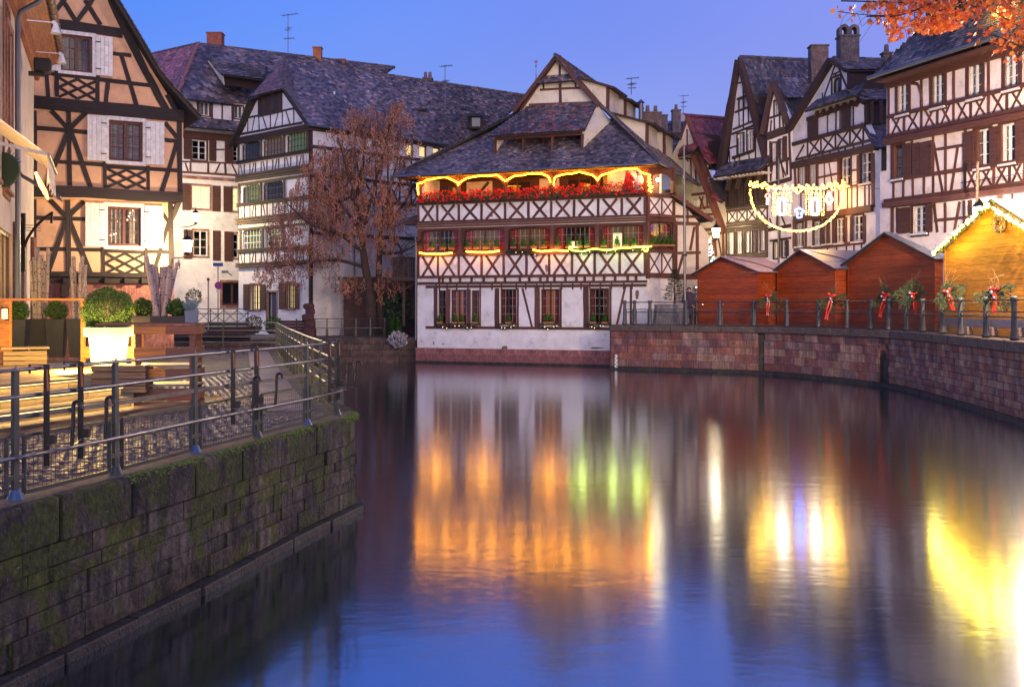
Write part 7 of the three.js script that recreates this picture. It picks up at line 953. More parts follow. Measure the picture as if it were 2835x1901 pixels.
  roofFace(h, P(ue[0], ve, 0.75), P(L, ve, 0.75), P(L, ve + 4.6, -3.4), P(ue[0] + 2.2, ve + 4.6, -3.4), { k: 0.85 }); f.part('gutter', clean(rod(V(ue[0] - 0.15, ve - 0.04, 0.86), V(L, ve - 0.04, 0.86), 0.08, 0.08, 8)), M.zinc); f.part('soffit', box(ue[0] + 0.1, ve - 0.25, 0, L, ve - 0.18, 0.7), M.red[0]);
  roofFace(h, P(ue[0], ve, -9), P(ue[0], ve, 0.75), P(ue[0] + 2.2, ve + 4.6, -3.4), P(ue[0] + 2.2, ve + 4.6, -9), { deckName: 'hip_deck', tileName: 'hip_tile_cover', k: 0.85 });
  // long loft dormer with braces
  { const q = f.p(...zR3(1062, 470), -0.35), u0 = q[0], v0 = q[1]; f.part('loft_shade_panel', box(u0, v0 - 0.3, -1.6, L, v0 + 1.75, -1.1), M.timber[0]); f.part('loft_sill', timber(u0 - 0.1, v0 - 0.05, L, v0 - 0.05, 0.2, -0.7, -0.2), M.grey[2]); f.part('dormer_cheek', box(u0 - 0.08, v0 - 0.2, -2.2, u0, v0 + 1.7, -0.4), M.timber[0]); roofFace(h, P(u0 - 0.3, v0 + 1.65, 0.0), P(L, v0 + 1.65, 0.0), P(L, v0 + 3.2, -2.6), P(u0 + 0.4, v0 + 3.2, -2.6), { deckName: 'dormer_deck', tileName: 'dormer_tile_cover', k: 0.85 }); for (let i = 0; i < 7; i++) { const u = u0 + 0.4 + i * 1.3; f.part('loft_post', timber(u, v0, u, v0 + 1.7, 0.12, -0.6, -0.45), M.timber[1]); if (i % 2) f.part('loft_brace', timber(u + 0.1, v0 + 0.1, u + 0.9, v0 + 1.6, 0.1, -0.62, -0.48), M.grey[1]); }  // dark box behind the posts stands in for the loft shade
    const fl = thing('floodlight', 'yellow floodlight glowing in the loft at the top right corner', 'floodlight', f.world(...f.p(...zR3(1925, 110), -0.5), -0.5)); part(fl, 'lens', box(-0.16, -0.1, -0.1, 0.16, 0.1, 0.1), glow(1, 0.75, 0.1, 3)); part(fl, 'yoke', box(-0.2, -0.16, -0.05, 0.2, -0.12, 0.05), M.blackIron); const lp = f.n.clone().multiplyScalar(0.35); lamp(fl, lp.x, 0.1, lp.z, rgb(1, 0.65, 0.1), 6, 6); }
  aerial('small roof aerial beside the large pale house', at(2533, 95, 42), 0.9, 0.5);
  globalThis.fR5 = f;
}
// hazy far roofs in the gap
{ const h = thing('distant_house', 'dark blue tiled roof with chimneys in the gap beside the inn', 'house', at(1870, 420, 75).setY(QR)); roofFace(h, at(1795, 420, 72), at(1985, 420, 74), at(1920, 340, 78), at(1800, 335, 77), { tw: 0.4, ex: 0.34, k: 0.7 }); part(h, 'wall', box(-2, 0, -4, 3, 12, -2), M.white); chimney(h, 'chimney', at(1838, 340, 76), 0.5, 0.5, 0.5, M.chimney, {}); chimney(h, 'chimney', at(1872, 338, 76), 0.6, 0.8, 0.6, M.chimney, { pots: 1 }); part(h, 'gable_wall', slabGeo(at(1850, 350, 90).sub(h.position), at(1925, 350, 90).sub(h.position), at(1896, 312, 90).sub(h.position), at(1884, 312, 90).sub(h.position), 0.3), std(rgb(0.35, 0.3, 0.34))); }
aerial('thin aerial mast far behind the red roof', at(1892, 315, 90), 1.6, 0.8);
aerial('grid roof aerial at the back of the inn roof', at(1748, 262, 62), 1.0, 0.8);

// ================= market chalets =================
const chaletMat = (r, g, b) => [0.9, 1, 1.1].map((k) => std(rgb(r * k, g * k, b * k), { map: T.wood, bumpMap: T.woodB, bumpScale: 0.003, roughness: 0.55 }));
const chaletOrange = chaletMat(0.5, 0.085, 0.011), chaletGold = chaletMat(0.5, 0.24, 0.025);
function chalet(label, A, B, apex, wall, deep, mats, o = {}) {                 // A, B: plan points of the gable wall; wall, apex heights
  const h = thing('market_chalet', label, 'chalet', V(A[0], QR, -A[1]), 'wooden market chalets'), f = new Facade(h, A, B, QR), L = f.len, ua = o.ua ?? L / 2, bh = 0.24;
  const n = Math.ceil(apex / bh);
  for (let i = 0; i < n; i++) {                                                // horizontal boards, cut to the gable line
    const v0 = i * bh, v1 = Math.min(apex, v0 + bh) - 0.006, at1 = (v) => (v <= wall ? [0, L] : [ua * (v - wall) / (apex - wall), L - (L - ua) * (v - wall) / (apex - wall)]), [a0, b0] = at1(v0), [a1, b1] = at1(v1); if (b0 - a0 < 0.05) break;
    const pts = v0 < wall && v1 > wall ? [[0, v0], [L, v0], [L, wall], [b1, v1], [a1, v1], [0, wall]] : [[a0, v0], [b0, v0], [b1, v1], [a1, v1]], g = new THREE.ExtrudeGeometry(new THREE.Shape(pts.map(([x, y]) => new THREE.Vector2(x, y))), { depth: 0.04, bevelEnabled: false }); g.translate(0, 0, -0.04 + (i % 3) * 0.002); f.part('board', cubeUV(g, 1, rnd() * 3, rnd()), mats[i % 3]);
  }
  for (let i = 0; i < Math.ceil(wall / bh); i++) { const v1 = Math.min(wall, (i + 1) * bh) - 0.006; f.part('side_board', box(L - 0.04, i * bh, -deep, L + (i % 2) * 0.002, v1, -0.05), o.side ?? mats[(i + 1) % 3]); f.part('side_board', box(0, i * bh, -deep, 0.04 - (i % 2) * 0.002, v1, -0.05), mats[i % 3]); }
  f.part('back_wall', box(0.05, 0, -deep, L - 0.05, wall, -deep + 0.04), mats[0]);
  const ov = 0.22, e = 0.26, s0 = (apex - wall) / ua, s1 = (apex - wall) / (L - ua), W = (u, v, w) => f.world(u, v, w).sub(h.position), n2 = 3;
  for (let i = 0; i < n2; i++) { const t0 = i / n2, t1 = (i + 1) / n2, U = (t) => ua + (L + e - ua) * t, Vv = (t) => apex + 0.06 - s1 * (U(t) - ua); part(h, 'roof_sheet', slabGeo(W(U(t1), Vv(t1) + 0.012 * (i % 2), ov), W(U(t1), Vv(t1) + 0.012 * (i % 2), -deep - ov), W(U(t0), Vv(t0) + 0.012 * (i % 2), -deep - ov), W(U(t0), Vv(t0) + 0.012 * (i % 2), ov), 0.03), o.roof ?? M.zincRoof); }
  part(h, 'roof_sheet', slabGeo(W(-e, wall - s0 * e + 0.06, -deep - ov), W(-e, wall - s0 * e + 0.06, ov), W(ua, apex + 0.06, ov), W(ua, apex + 0.06, -deep - ov), 0.03), o.roof ?? M.zincRoof);
  f.part('barge_board', timber(-e, wall - s0 * e, ua, apex, 0.09, ov - 0.04, ov), M.timber[0]); f.part('barge_board', timber(L + e, wall - s1 * e, ua, apex, 0.09, ov - 0.038, ov + 0.002), M.timber[0]);
  f.part('corner_post', box(-0.03, 0, -0.05, 0.03, wall, 0.012), mats[0]); f.part('corner_post', box(L - 0.03, 0, -0.05, L + 0.03, wall, 0.012), mats[0]);
  { const c = [W(ua * 0.9 + L * 0.1, apex - s1 * L * 0.1 + 0.12, -0.2), W(ua + (L - ua) * 0.55, apex - s1 * (L - ua) * 0.55 + 0.1, -deep * 0.35), W(L + 0.1, wall + 0.05, -deep * 0.5)]; part(h, 'power_cable', clean(tube(c, 0.018, 5, 14)), M.blackIron); }
  return f;
}
chalet('orange market chalet with pinkish roof, farthest of four behind the railing', [8.78, 49.4], [10.95, 46.7], 3.12, 2.45, 2.7, chaletOrange, { ua: 1.55, roof: std(rgb(0.5, 0.36, 0.36), { roughness: 0.5, metalness: 0.2, map: T.fine }) });
chalet('orange market chalet with blue-grey roof, second farthest behind the railing', [12.0, 47.3], [13.45, 43.6], 3.3, 2.5, 2.8, chaletOrange, { ua: 1.85, roof: std(rgb(0.3, 0.32, 0.42), { roughness: 0.4, metalness: 0.4, map: T.fine }) });
chalet('large orange market chalet with grey roof beside the golden one', [14.0, 43.6], [15.35, 38.0], 3.72, 2.65, 2.6, chaletOrange, { ua: 2.9, side: chaletOrange[0] });
{
  const f = chalet('golden market chalet edged with string lights at the right', [14.15, 34.2], [14.95, 28.6], 4.05, 2.72, 3, chaletGold, { ua: 2.85 });
  const h = thing('light_garland', 'golden light garland along the gable of the golden chalet', 'string lights', f.world(2.85, 4.05, 0.3)), c0 = f.world(2.85, 4.05, 0.3), a = [], L = f.len; const line = [[-0.15, 2.66], [2.85, 3.98], [L + 0.15, 2.66]]; const li = [], m = new THREE.Matrix4(), q = new THREE.Quaternion(), bulbs = [];
  for (let i = 0; i < 2; i++) for (let k = 0; k < 330; k++) { const t = rnd(), u = line[i][0] + (line[i + 1][0] - line[i][0]) * t, v = line[i][1] + (line[i + 1][1] - line[i][1]) * t; m.compose(f.world(u, v + rr(-0.16, 0.02), 0.28 + rr(-0.05, 0.07)).sub(c0), q.setFromEuler(new THREE.Euler(rr(-3, 3), rr(-3, 3), 0)), V(0.07, rr(0.08, 0.15), 0.07)); const s = rr(0.5, 1.2); li.push([m.clone(), rgb(0.05 * s, 0.07 * s, 0.015 * s)]); if (k < 75) bulbs.push(f.world(u, v + rr(-0.14, 0.0), 0.36).sub(c0)); }
  instanced(h, 'fir_sprigs', leafGeo, LMd, li); const bg = clean(new THREE.IcosahedronGeometry(0.032, 1)), bm = glow(1, 0.72, 0.1, 6); bulbs.forEach((b) => part(h, 'bulb', bg, bm, b)); const w = (u, v) => f.world(u, v, 0.28).sub(c0); part(h, 'cable', clean(tube([w(...line[0]), w(1.3, 3.3), w(...line[1])], 0.012, 4)), M.blackIron); part(h, 'cable', clean(tube([w(...line[1]), w(4.3, 3.28), w(...line[2])], 0.012, 4)), M.blackIron);
  for (const [u, v] of [[0.4, 2.7], [1.2, 3.05], [2.0, 3.4], [2.8, 3.7], [3.7, 3.3], [4.7, 2.9]]) { const p = f.world(u, v, 0.55).sub(c0); lamp(h, p.x, p.y, p.z, rgb(1, 0.66, 0.04), 1.5, 10); }
  const wr = thing('door_wreath', 'round dried flower wreath hung in the golden chalet gable', 'wreath', f.world(...f.p(2770, 618, 0.08), 0.08)); wr.rotation.y = f.turn; part(wr, 'ring', clean(new THREE.TorusGeometry(0.2, 0.075, 8, 24)), std(rgb(0.12, 0.09, 0.06))); { const l2 = []; for (let i = 0; i < 700; i++) { const A = rr(0, 6.283), r = 0.2 + rr(-0.09, 0.09); m.compose(V(Math.cos(A) * r, Math.sin(A) * r, rr(0.02, 0.1)), q.setFromEuler(new THREE.Euler(rr(-2, 2), rr(-2, 2), rr(-2, 2))), V(0.05, 0.05, 0.05)); const p = [[0.3, 0.2, 0.05], [0.35, 0.06, 0.03], [0.12, 0.12, 0.2], [0.4, 0.35, 0.2]][i % 4], s = rr(0.6, 1.2); l2.push([m.clone(), rgb(p[0] * s, p[1] * s, p[2] * s)]); } instanced(wr, 'dried_flowers', leafGeo, LMd, l2); }
  // bench of blue boards and steel pipe trough under the chalet
  const fr = thing('chalet_skirting', 'blue-grey plank plinth under the golden chalet behind the railing', 'plinth', f.world(0, 0, 0.1)); fr.rotation.y = f.turn; for (let i = 0; i < 4; i++) part(fr, 'plank', box(i * 1.4, 0.25, 0, i * 1.4 + 1.38, 0.5, 0.06), std(rgb(0.14, 0.15, 0.3), { map: T.wood, roughness: 0.6 })); for (let i = 0; i < 5; i++) part(fr, 'block', rbox(0.25, 0.25, 0.2, 0.02), M.chimney, V(0.2 + i * 1.3, 0.125, 0.02));
}
// ================= bows and fir bouquets on the railing posts =================
{
  const red = std(rgb(0.55, 0.02, 0.018), { roughness: 0.35 }), silver = std(rgb(0.75, 0.74, 0.72), { metalness: 0.9, roughness: 0.12 });
  const mk = (label, px, y, k) => {
    let p = rightPosts[0], bd = 1e9; for (let i = 1; i < rightPosts.length; i++) for (let t = 0; t <= 1; t += 0.05) { const q = rightPosts[i - 1].clone().lerp(rightPosts[i], t), d = Math.abs(q.x / -q.z * FOC + CX - px); if (d < bd) { bd = d; p = q; } }
    const Z = -p.z, o = thing('fir_bouquet', label, 'bouquet', V(p.x, EYE + (HY - y) / FOC * Z, p.z + 0.16), 'fir bouquets on the market railing'), li = [], m = new THREE.Matrix4(), q = new THREE.Quaternion();
    for (let i = 0; i < 750; i++) { const A = rr(0, 6.283), r = Math.pow(rnd(), 0.6), R0 = 0.2 + 1.25 * vnoise(A * 1.9 + px, 2, 9999, 71), dir = V(Math.cos(A) * 0.42 * R0, Math.sin(A) * 0.36 * R0 - 0.06, 0.12 * rnd()); m.compose(dir.clone().multiplyScalar(r * k), q.setFromUnitVectors(V(0, 1, 0), dir.clone().add(V(rr(-0.2, 0.2), rr(-0.2, 0.2), rr(-0.1, 0.2))).normalize()), V(0.04, rr(0.09, 0.16), 0.05)); const s = rr(0.5, 1.4), c = [[0.035, 0.07, 0.025], [0.06, 0.1, 0.03], [0.04, 0.065, 0.05]][i % 3]; li.push([m.clone(), rgb(c[0] * s, c[1] * s, c[2] * s)]); }
    instanced(o, 'fir_sprigs', leafGeo, LMd, li); for (let i = 0; i < 5; i++) part(o, 'twig', clean(tube([V(0, 0.1, 0), V(rr(-0.12, 0.18), rr(0.25, 0.4), 0.02), V(rr(-0.3, 0.4), rr(0.4, 0.7) * k, 0.03)], 0.004, 4)), std(rgb(0.3, 0.18, 0.08)));
    const bow = sub(o, 'bow', V(rr(-0.08, 0.1), rr(-0.08, 0.12), 0)); bow.rotation.z = rr(-0.5, 0.5); bow.scale.setScalar(rr(0.75, 1)); for (const s of [-1, 1]) { const g = new THREE.SphereGeometry(0.075, 10, 8); g.scale(1.2, 0.8, 0.5); g.rotateZ(s * 0.4); g.translate(s * 0.11 - 0.05, 0.08, 0.17); part(bow, 'loop', clean(g), red); const r = new THREE.PlaneGeometry(0.05, 0.8 * k, 1, 8), v = r.attributes.position; for (let i = 0; i < v.count; i++) { v.setX(i, v.getX(i) + s * 0.05 + 0.02 * Math.sin(v.getY(i) * 9 + s)); v.setZ(i, 0.02 * Math.cos(v.getY(i) * 8)); } r.computeVertexNormals(); r.translate(-0.05, -0.36 * k, 0.17); const rd = red.clone(); rd.side = THREE.DoubleSide; part(bow, 'ribbon', clean(r), rd); } part(bow, 'knot', clean(new THREE.IcosahedronGeometry(0.045, 1)), red, V(-0.05, 0.07, 0.19));
    part(o, 'bauble', clean(new THREE.SphereGeometry(0.055, 14, 10)), silver, V(-0.13, 0.02, 0.2)); part(o, 'bauble', clean(new THREE.SphereGeometry(0.045, 14, 10)), silver, V(-0.06, -0.12, 0.2));
  };
  [[2130, 828, 1.3], [2300, 828, 1.25], [2440, 822, 1.15], [2518, 812, 1.2], [2622, 810, 1.1], [2742, 812, 1.1]].forEach(([x, y, k], i) => mk(`fir bouquet with red bow on the market railing, ${ORD[i]} from the left`, x, y, k));
}
// ================= hanging star-market light decoration =================
{
  const Z = 49, A = at(2075, 512, Z), o = thing('light_curtain_decoration', 'hanging light decoration with golden swag, two candle windows and blue figure', 'light decoration', at(2205, 580, Z)), L = (x, y, dz = 0) => at(x, y, Z).sub(o.position).add(V(0, 0, dz)), gold = glow(1, 0.45, 0.035, 4), white = glow(1, 0.88, 0.7, 1.6), blue = glow(0.01, 0.09, 1, 1.5), redg = glow(1, 0.05, 0.05, 2), bg = clean(new THREE.IcosahedronGeometry(0.045, 1)), sm = clean(new THREE.IcosahedronGeometry(0.026, 1));
  const z = zR2; const top = []; for (let i = 0; i <= 40; i++) { const t = i / 40, x = 650 + t * 890; top.push([x, 265 + Math.sin(t * Math.PI) * 45 + (i % 3 - 1) * 14]); } const bot = []; for (let i = 0; i <= 62; i++) { const t = i / 62, a = Math.PI * (1 - t); bot.push([1090 + Math.cos(a) * 432 + (0), 275 + Math.pow(Math.sin(a), 0.8) * 425]); }
  const sw = sub(o, 'golden_swag'); for (let k = 0; k < 4; k++) top.forEach(([x, y]) => part(sw, 'bulb', bg, gold, L(...z(x + rr(-12, 12), y + rr(-22, 22)), rr(-0.1, 0.1)))); const lo = sub(o, 'golden_loop'); bot.forEach(([x, y]) => { for (let k = 0; k < 2; k++) part(lo, 'bulb', bg, gold, L(...z(x + rr(-5, 5), y + rr(-5, 5)), rr(-0.05, 0.05))); });
  part(o, 'cable', clean(tube(bot.filter((_, i) => i % 4 === 0).map(([x, y]) => L(...z(x, y))), 0.018, 4)), M.blackIron); part(o, 'cable', clean(tube([[650, 265], [1090, 312], [1540, 265]].map(([x, y]) => L(...z(x, y))), 0.02, 4)), M.blackIron);
  for (const [x0, x1] of [[868, 1035], [1178, 1340]]) { const p = sub(o, 'candle_window'); for (let i = 0; i < 9; i++) for (let j = 0; j < 11; j++) { const x = x0 + (x1 - x0) * i / 8, y = 345 + j * 20.5, mid = i > 2 && i < 6 && j > 3; if (mid) continue; part(p, 'bulb', sm, gold, L(...z(x + rr(-5, 5), y + rr(-5, 5)))); } part(p, 'lit_candle_light', clean(tube([[-26, 540], [-30, 470], [-26, 415], [0, 395], [26, 415], [30, 470], [26, 540], [-24, 545]].map(([x, y]) => L(...z((x0 + x1) / 2 + x, y))), 0.07, 6, 40)), white); part(p, 'frame', join(bar(L(...z(x0 - 6, 340), -0.05), L(...z(x0 - 6, 555), -0.05), 0.02, 0.03), bar(L(...z(x1 + 6, 340), -0.05), L(...z(x1 + 6, 555), -0.05), 0.02, 0.03)), M.blackIron); }
  { const p = sub(o, 'blue_figure'); part(p, 'blue_light_tube', clean(tube([[1112, 480], [1130, 500], [1150, 505], [1148, 525], [1128, 530], [1135, 570], [1095, 575], [1095, 530], [1075, 520], [1080, 500], [1100, 495], [1112, 478]].map(([x, y]) => L(...z(x, y))), 0.045, 6, 60)), blue); part(p, 'hanger', clean(rod(L(...z(1112, 478)), L(...z(1110, 330)), 0.01, 0.01, 4)), M.blackIron); }
  { const p = sub(o, 'red_pendant'); part(p, 'red_light_tube', clean(tube([[820, 350], [842, 375], [820, 395], [800, 375], [818, 352]].map(([x, y]) => L(...z(x, y))), 0.035, 6, 30)), redg); part(p, 'red_light_bar', clean(rod(L(...z(820, 400)), L(...z(818, 455)), 0.06, 0.06, 6)), glow(1, 0.3, 0.2, 4)); const q = sub(o, 'gold_pendant'); part(q, 'gold_light_tube', clean(tube([[1385, 345], [1400, 375], [1420, 410], [1390, 450], [1360, 415], [1370, 375], [1383, 347]].map(([x, y]) => L(...z(x, y))), 0.04, 6, 40)), glow(1, 0.75, 0.35, 6)); }
  for (const [x, y, c, I] of [[950, 450, rgb(1, 0.8, 0.55), 1.1], [1260, 450, rgb(1, 0.8, 0.55), 1.1], [1112, 520, rgb(0.03, 0.2, 1), 1.0], [740, 400, rgb(1, 0.5, 0.06), 0.9], [1440, 400, rgb(1, 0.5, 0.06), 0.9], [820, 560, rgb(1, 0.5, 0.06), 0.9], [1380, 560, rgb(1, 0.5, 0.06), 0.9]]) { const p = L(...z(x, y), 0.25); lamp(o, p.x, p.y, p.z, c, I, 12); }
  const wire = (label, a, b, s = 0.25) => { const m = a.clone().lerp(b, 0.5); m.y -= s; const t = thing('suspension_wire', label, 'wire', a.clone()); part(t, 'strand', clean(tube([V(0, 0, 0), m.sub(a), b.clone().sub(a)], 0.014, 4, 16)), M.blackIron); };
  wire('thin wire from the flagpole to the hanging light decoration', at(1895, 405, 49.6), A); wire('thin wire from the hanging light decoration across to the large pale house', at(2335, 520, 49), at(2835, 480, 33)); wire('thin wire from the light decoration up to the broad gabled house', at(2335, 512, 49), at(2418, 485, 47.5), 0.05);
}
// street lamp on the red-roofed house, flagpole, mast with market light
wallLamp('bright white street lantern before the red-roofed house above the chalets', at(1983, 645, 55.5), at(1934, 660, 56.5), 7, 1.4);
{ const b = at(1897, 905, 48.6).setY(QR), o = thing('flagpole', 'tall pale flagpole in front of the inn corner', 'flagpole', b), t = at(1894, 400, 48.6).sub(b); part(o, 'shaft', clean(rod(V(0, 0.8, 0), t, 0.075, 0.05, 10)), M.galv); part(o, 'base', clean(rod(V(0, 0, 0), V(0, 0.85, 0), 0.11, 0.09, 10)), M.iron); part(o, 'collar', clean(rod(V(0, 3.2, 0), V(0, 3.28, 0), 0.1, 0.1, 10)), M.blackIron); }
{ const b = at(2697, 600, 35.2).setY(QR), o = thing('light_mast', 'wooden mast with a bright white floodlight behind the golden chalet', 'mast', b), L = (x, y) => at(x, y, 35.2).sub(b); part(o, 'pole', clean(rod(V(0, 0, 0), L(2708, 448), 0.06, 0.045, 8)), std(rgb(0.45, 0.38, 0.28), { map: T.wood })); part(o, 'floodlight_lens', clean((() => { const g = new THREE.SphereGeometry(0.16, 14, 10); return g; })()), glow(0.9, 1, 1, 9), L(2710, 586)); part(o, 'floodlight_hood', clean(new THREE.ConeGeometry(0.24, 0.3, 10)), M.blackIron, L(2712, 560)); const p = L(2710, 590); lamp(o, p.x, p.y, p.z, rgb(1, 0.93, 0.85), 9, 8); }
// ================= Christmas trees, planter block and passer-by near the pole =================
function fir(label, P, H, R, lights = 0, snow = 0) {
  const o = thing('fir_tree', label, 'tree', P), li = [], m = new THREE.Matrix4(), q = new THREE.Quaternion(); part(o, 'trunk', clean(rod(V(0, 0, 0), V(0, H, 0), 0.05, 0.01, 6)), M.timber[1]); const br = [];
  for (let i = 0; i < 60; i++) { const t = Math.pow(i / 60, 0.9), y = 0.12 * H + t * H * 0.86, r = R * (1 - t) * rr(0.75, 1.1), a = i * 2.4 + rr(-0.3, 0.3), d = V(Math.cos(a) * r, -0.12 * r + 0.12 * r, Math.sin(a) * r), e = V(0, y, 0).add(d).add(V(0, r * 0.12, 0)); br.push(rod(V(0, y, 0), e, 0.012, 0.004, 4)); for (let k = 0; k < 46; k++) { const s = rr(0.2, 1.02), p = V(0, y, 0).lerp(e, s), dir = d.clone().normalize().add(V(rr(-0.8, 0.8), rr(-0.5, 0.2), rr(-0.8, 0.8))).normalize(); m.compose(p, q.setFromUnitVectors(V(0, 1, 0), dir), V(0.03, rr(0.07, 0.14), 0.04)); const sh = rr(0.5, 1.3), c = rnd() < snow ? [0.6, 0.6, 0.58] : FIR[k % 3]; li.push([m.clone(), rgb(c[0] * sh, c[1] * sh, c[2] * sh)]); } }
  part(o, 'branch_frame', join(br), M.timber[1]).userData.kind = 'stuff'; instanced(o, 'foliage', leafGeo, LMd, li);
  for (let i = 0; i < lights; i++) { const t = rnd(), a = rr(0, 6.28), r = R * (1 - t) * 0.95; part(o, 'light_bulb', clean(new THREE.IcosahedronGeometry(0.035, 1)), glow(...(i % 3 ? [0.8, 0.9, 1] : [0.3, 0.5, 1]), 5), V(Math.cos(a) * r, 0.15 * H + t * H * 0.85, Math.sin(a) * r)); }
  return o;
}
{
  const b = thing('stone_planter', 'grey concrete planter block behind the railing at the inn corner', 'planter', at(1845, 900, 49.3).setY(QR)); part(b, 'block', taperBox(1.0, 1.15, 0.95, 0.8), std(rgb(0.26, 0.25, 0.26), { map: T.stone, bumpMap: T.stoneB, bumpScale: 0.01 })); part(b, 'soil', box(-0.4, 0.95, -0.3, 0.4, 0.96, 0.3), std(rgb(0.02, 0.015, 0.01)));
  fir('dark green fir tree in the concrete planter at the inn corner', at(1868, 860, 49.3).setY(QR + 0.9), 1.75, 0.75); fir('frosted fir tree beside the passer-by and the first chalet', at(1925, 890, 49.8).setY(QR), 1.9, 0.7, 10, 0.5); fir('fir tree sparkling with blue and white lights below the street lantern', at(1965, 800, 55).setY(QR), 4.4, 1.0, 130, 0.1);
  // passer-by in dark coat
  const P = V(0, 0, 0), o = thing('person', 'person in a dark purple coat and trousers standing by the flagpole', 'person', at(1908, 900, 48.95).setY(QR)), res = 56, mc = new MarchingCubes(res, std(rgb(0.03, 0.02, 0.035)), false, false, 60000); mc.isolation = 0; const S = 1.0, cap = (p, a, b, r0, r1) => { const ab = b.clone().sub(a), t = Math.min(1, Math.max(0, p.clone().sub(a).dot(ab) / ab.lengthSq())); return p.distanceTo(a.clone().addScaledVector(ab, t)) - (r0 + (r1 - r0) * t); };
  const bones = [[[-0.1, 0.06, 0.04], [-0.1, 0.5, 0], 0.06, 0.075], [[-0.1, 0.5, 0], [-0.09, 0.92, 0], 0.078, 0.11], [[0.1, 0.06, -0.04], [0.1, 0.5, -0.02], 0.06, 0.075], [[0.1, 0.5, -0.02], [0.09, 0.92, 0], 0.078, 0.11], [[0, 0.92, 0], [0, 1.2, 0], 0.16, 0.17], [[0, 1.2, 0], [0, 1.4, 0], 0.18, 0.14], [[-0.17, 1.4, 0], [0.17, 1.4, 0], 0.09, 0.09], [[-0.21, 1.38, 0], [-0.26, 1.1, 0.02], 0.075, 0.06], [[-0.26, 1.1, 0.02], [-0.16, 0.95, 0.16], 0.06, 0.045], [[0.21, 1.38, 0], [0.26, 1.1, 0.02], 0.075, 0.06], [[0.26, 1.1, 0.02], [0.16, 0.96, 0.17], 0.06, 0.045], [[0, 1.42, 0], [0, 1.55, 0.01], 0.06, 0.055], [[-0.1, 0.05, 0.02], [-0.11, 0.04, 0.16], 0.05, 0.045], [[0.1, 0.05, -0.06], [0.11, 0.04, 0.09], 0.05, 0.045]].map(([a, b, r, s]) => [V(...a), V(...b), r, s]);
  for (let k = 0; k < res; k++) for (let j = 0; j < res; j++) for (let i = 0; i < res; i++) { const p = V((i / (res / 2) - 1) * S, (j / (res / 2) - 1) * S + 0.85, (k / (res / 2) - 1) * S); if (Math.abs(p.x) > 0.5 || Math.abs(p.z) > 0.4) { mc.field[i + j * res + k * res * res] = -0.5; continue; } let s = 0; for (const b of bones) s += Math.exp(-cap(p, ...b) * 28); mc.field[i + j * res + k * res * res] = Math.log(s) / 28; }
  mc.update(); const g = new THREE.BufferGeometry(); g.setAttribute('position', new THREE.BufferAttribute(mc.positionArray.slice(0, mc.count * 3).map((v, i) => (i % 3 === 1 ? v * S + 0.85 : v * S)), 3)); g.setAttribute('normal', new THREE.BufferAttribute(mc.normalArray.slice(0, mc.count * 3), 3)); g.computeVertexNormals(); part(o, 'body', clean(g), std(rgb(0.045, 0.028, 0.05), { roughness: 0.9 }));
  part(o, 'head', clean((() => { const s = new THREE.SphereGeometry(0.105, 16, 12); s.scale(0.86, 1.12, 0.95); return s; })()), std(rgb(0.42, 0.26, 0.2)), V(0, 1.63, 0.01)); part(o, 'hair', clean((() => { const s = new THREE.SphereGeometry(0.118, 16, 10, 0, 6.283, 0, 1.75); s.scale(0.9, 1.1, 1); s.rotateX(-0.35); return s; })()), std(rgb(0.05, 0.03, 0.025)), V(0, 1.65, -0.01)); for (const s of [-1, 1]) { const hd = []; for (let i = 0; i < 4; i++) hd.push(rod(V(s * 0.15 + (i - 1.5) * 0.018, 0.93, 0.18), V(s * 0.14 + (i - 1.5) * 0.018, 0.87 + (i === 0 || i === 3 ? 0.01 : 0), 0.2), 0.01, 0.008, 6)); hd.push(rod(V(s * 0.12, 0.95, 0.19), V(s * 0.09, 0.91, 0.21), 0.011, 0.008, 6)); const pm = new THREE.SphereGeometry(0.045, 8, 6); pm.scale(0.9, 1, 0.6); pm.translate(s * 0.15, 0.945, 0.175); hd.push(pm); part(o, 'hand', join(hd), std(rgb(0.42, 0.26, 0.2))); }
}
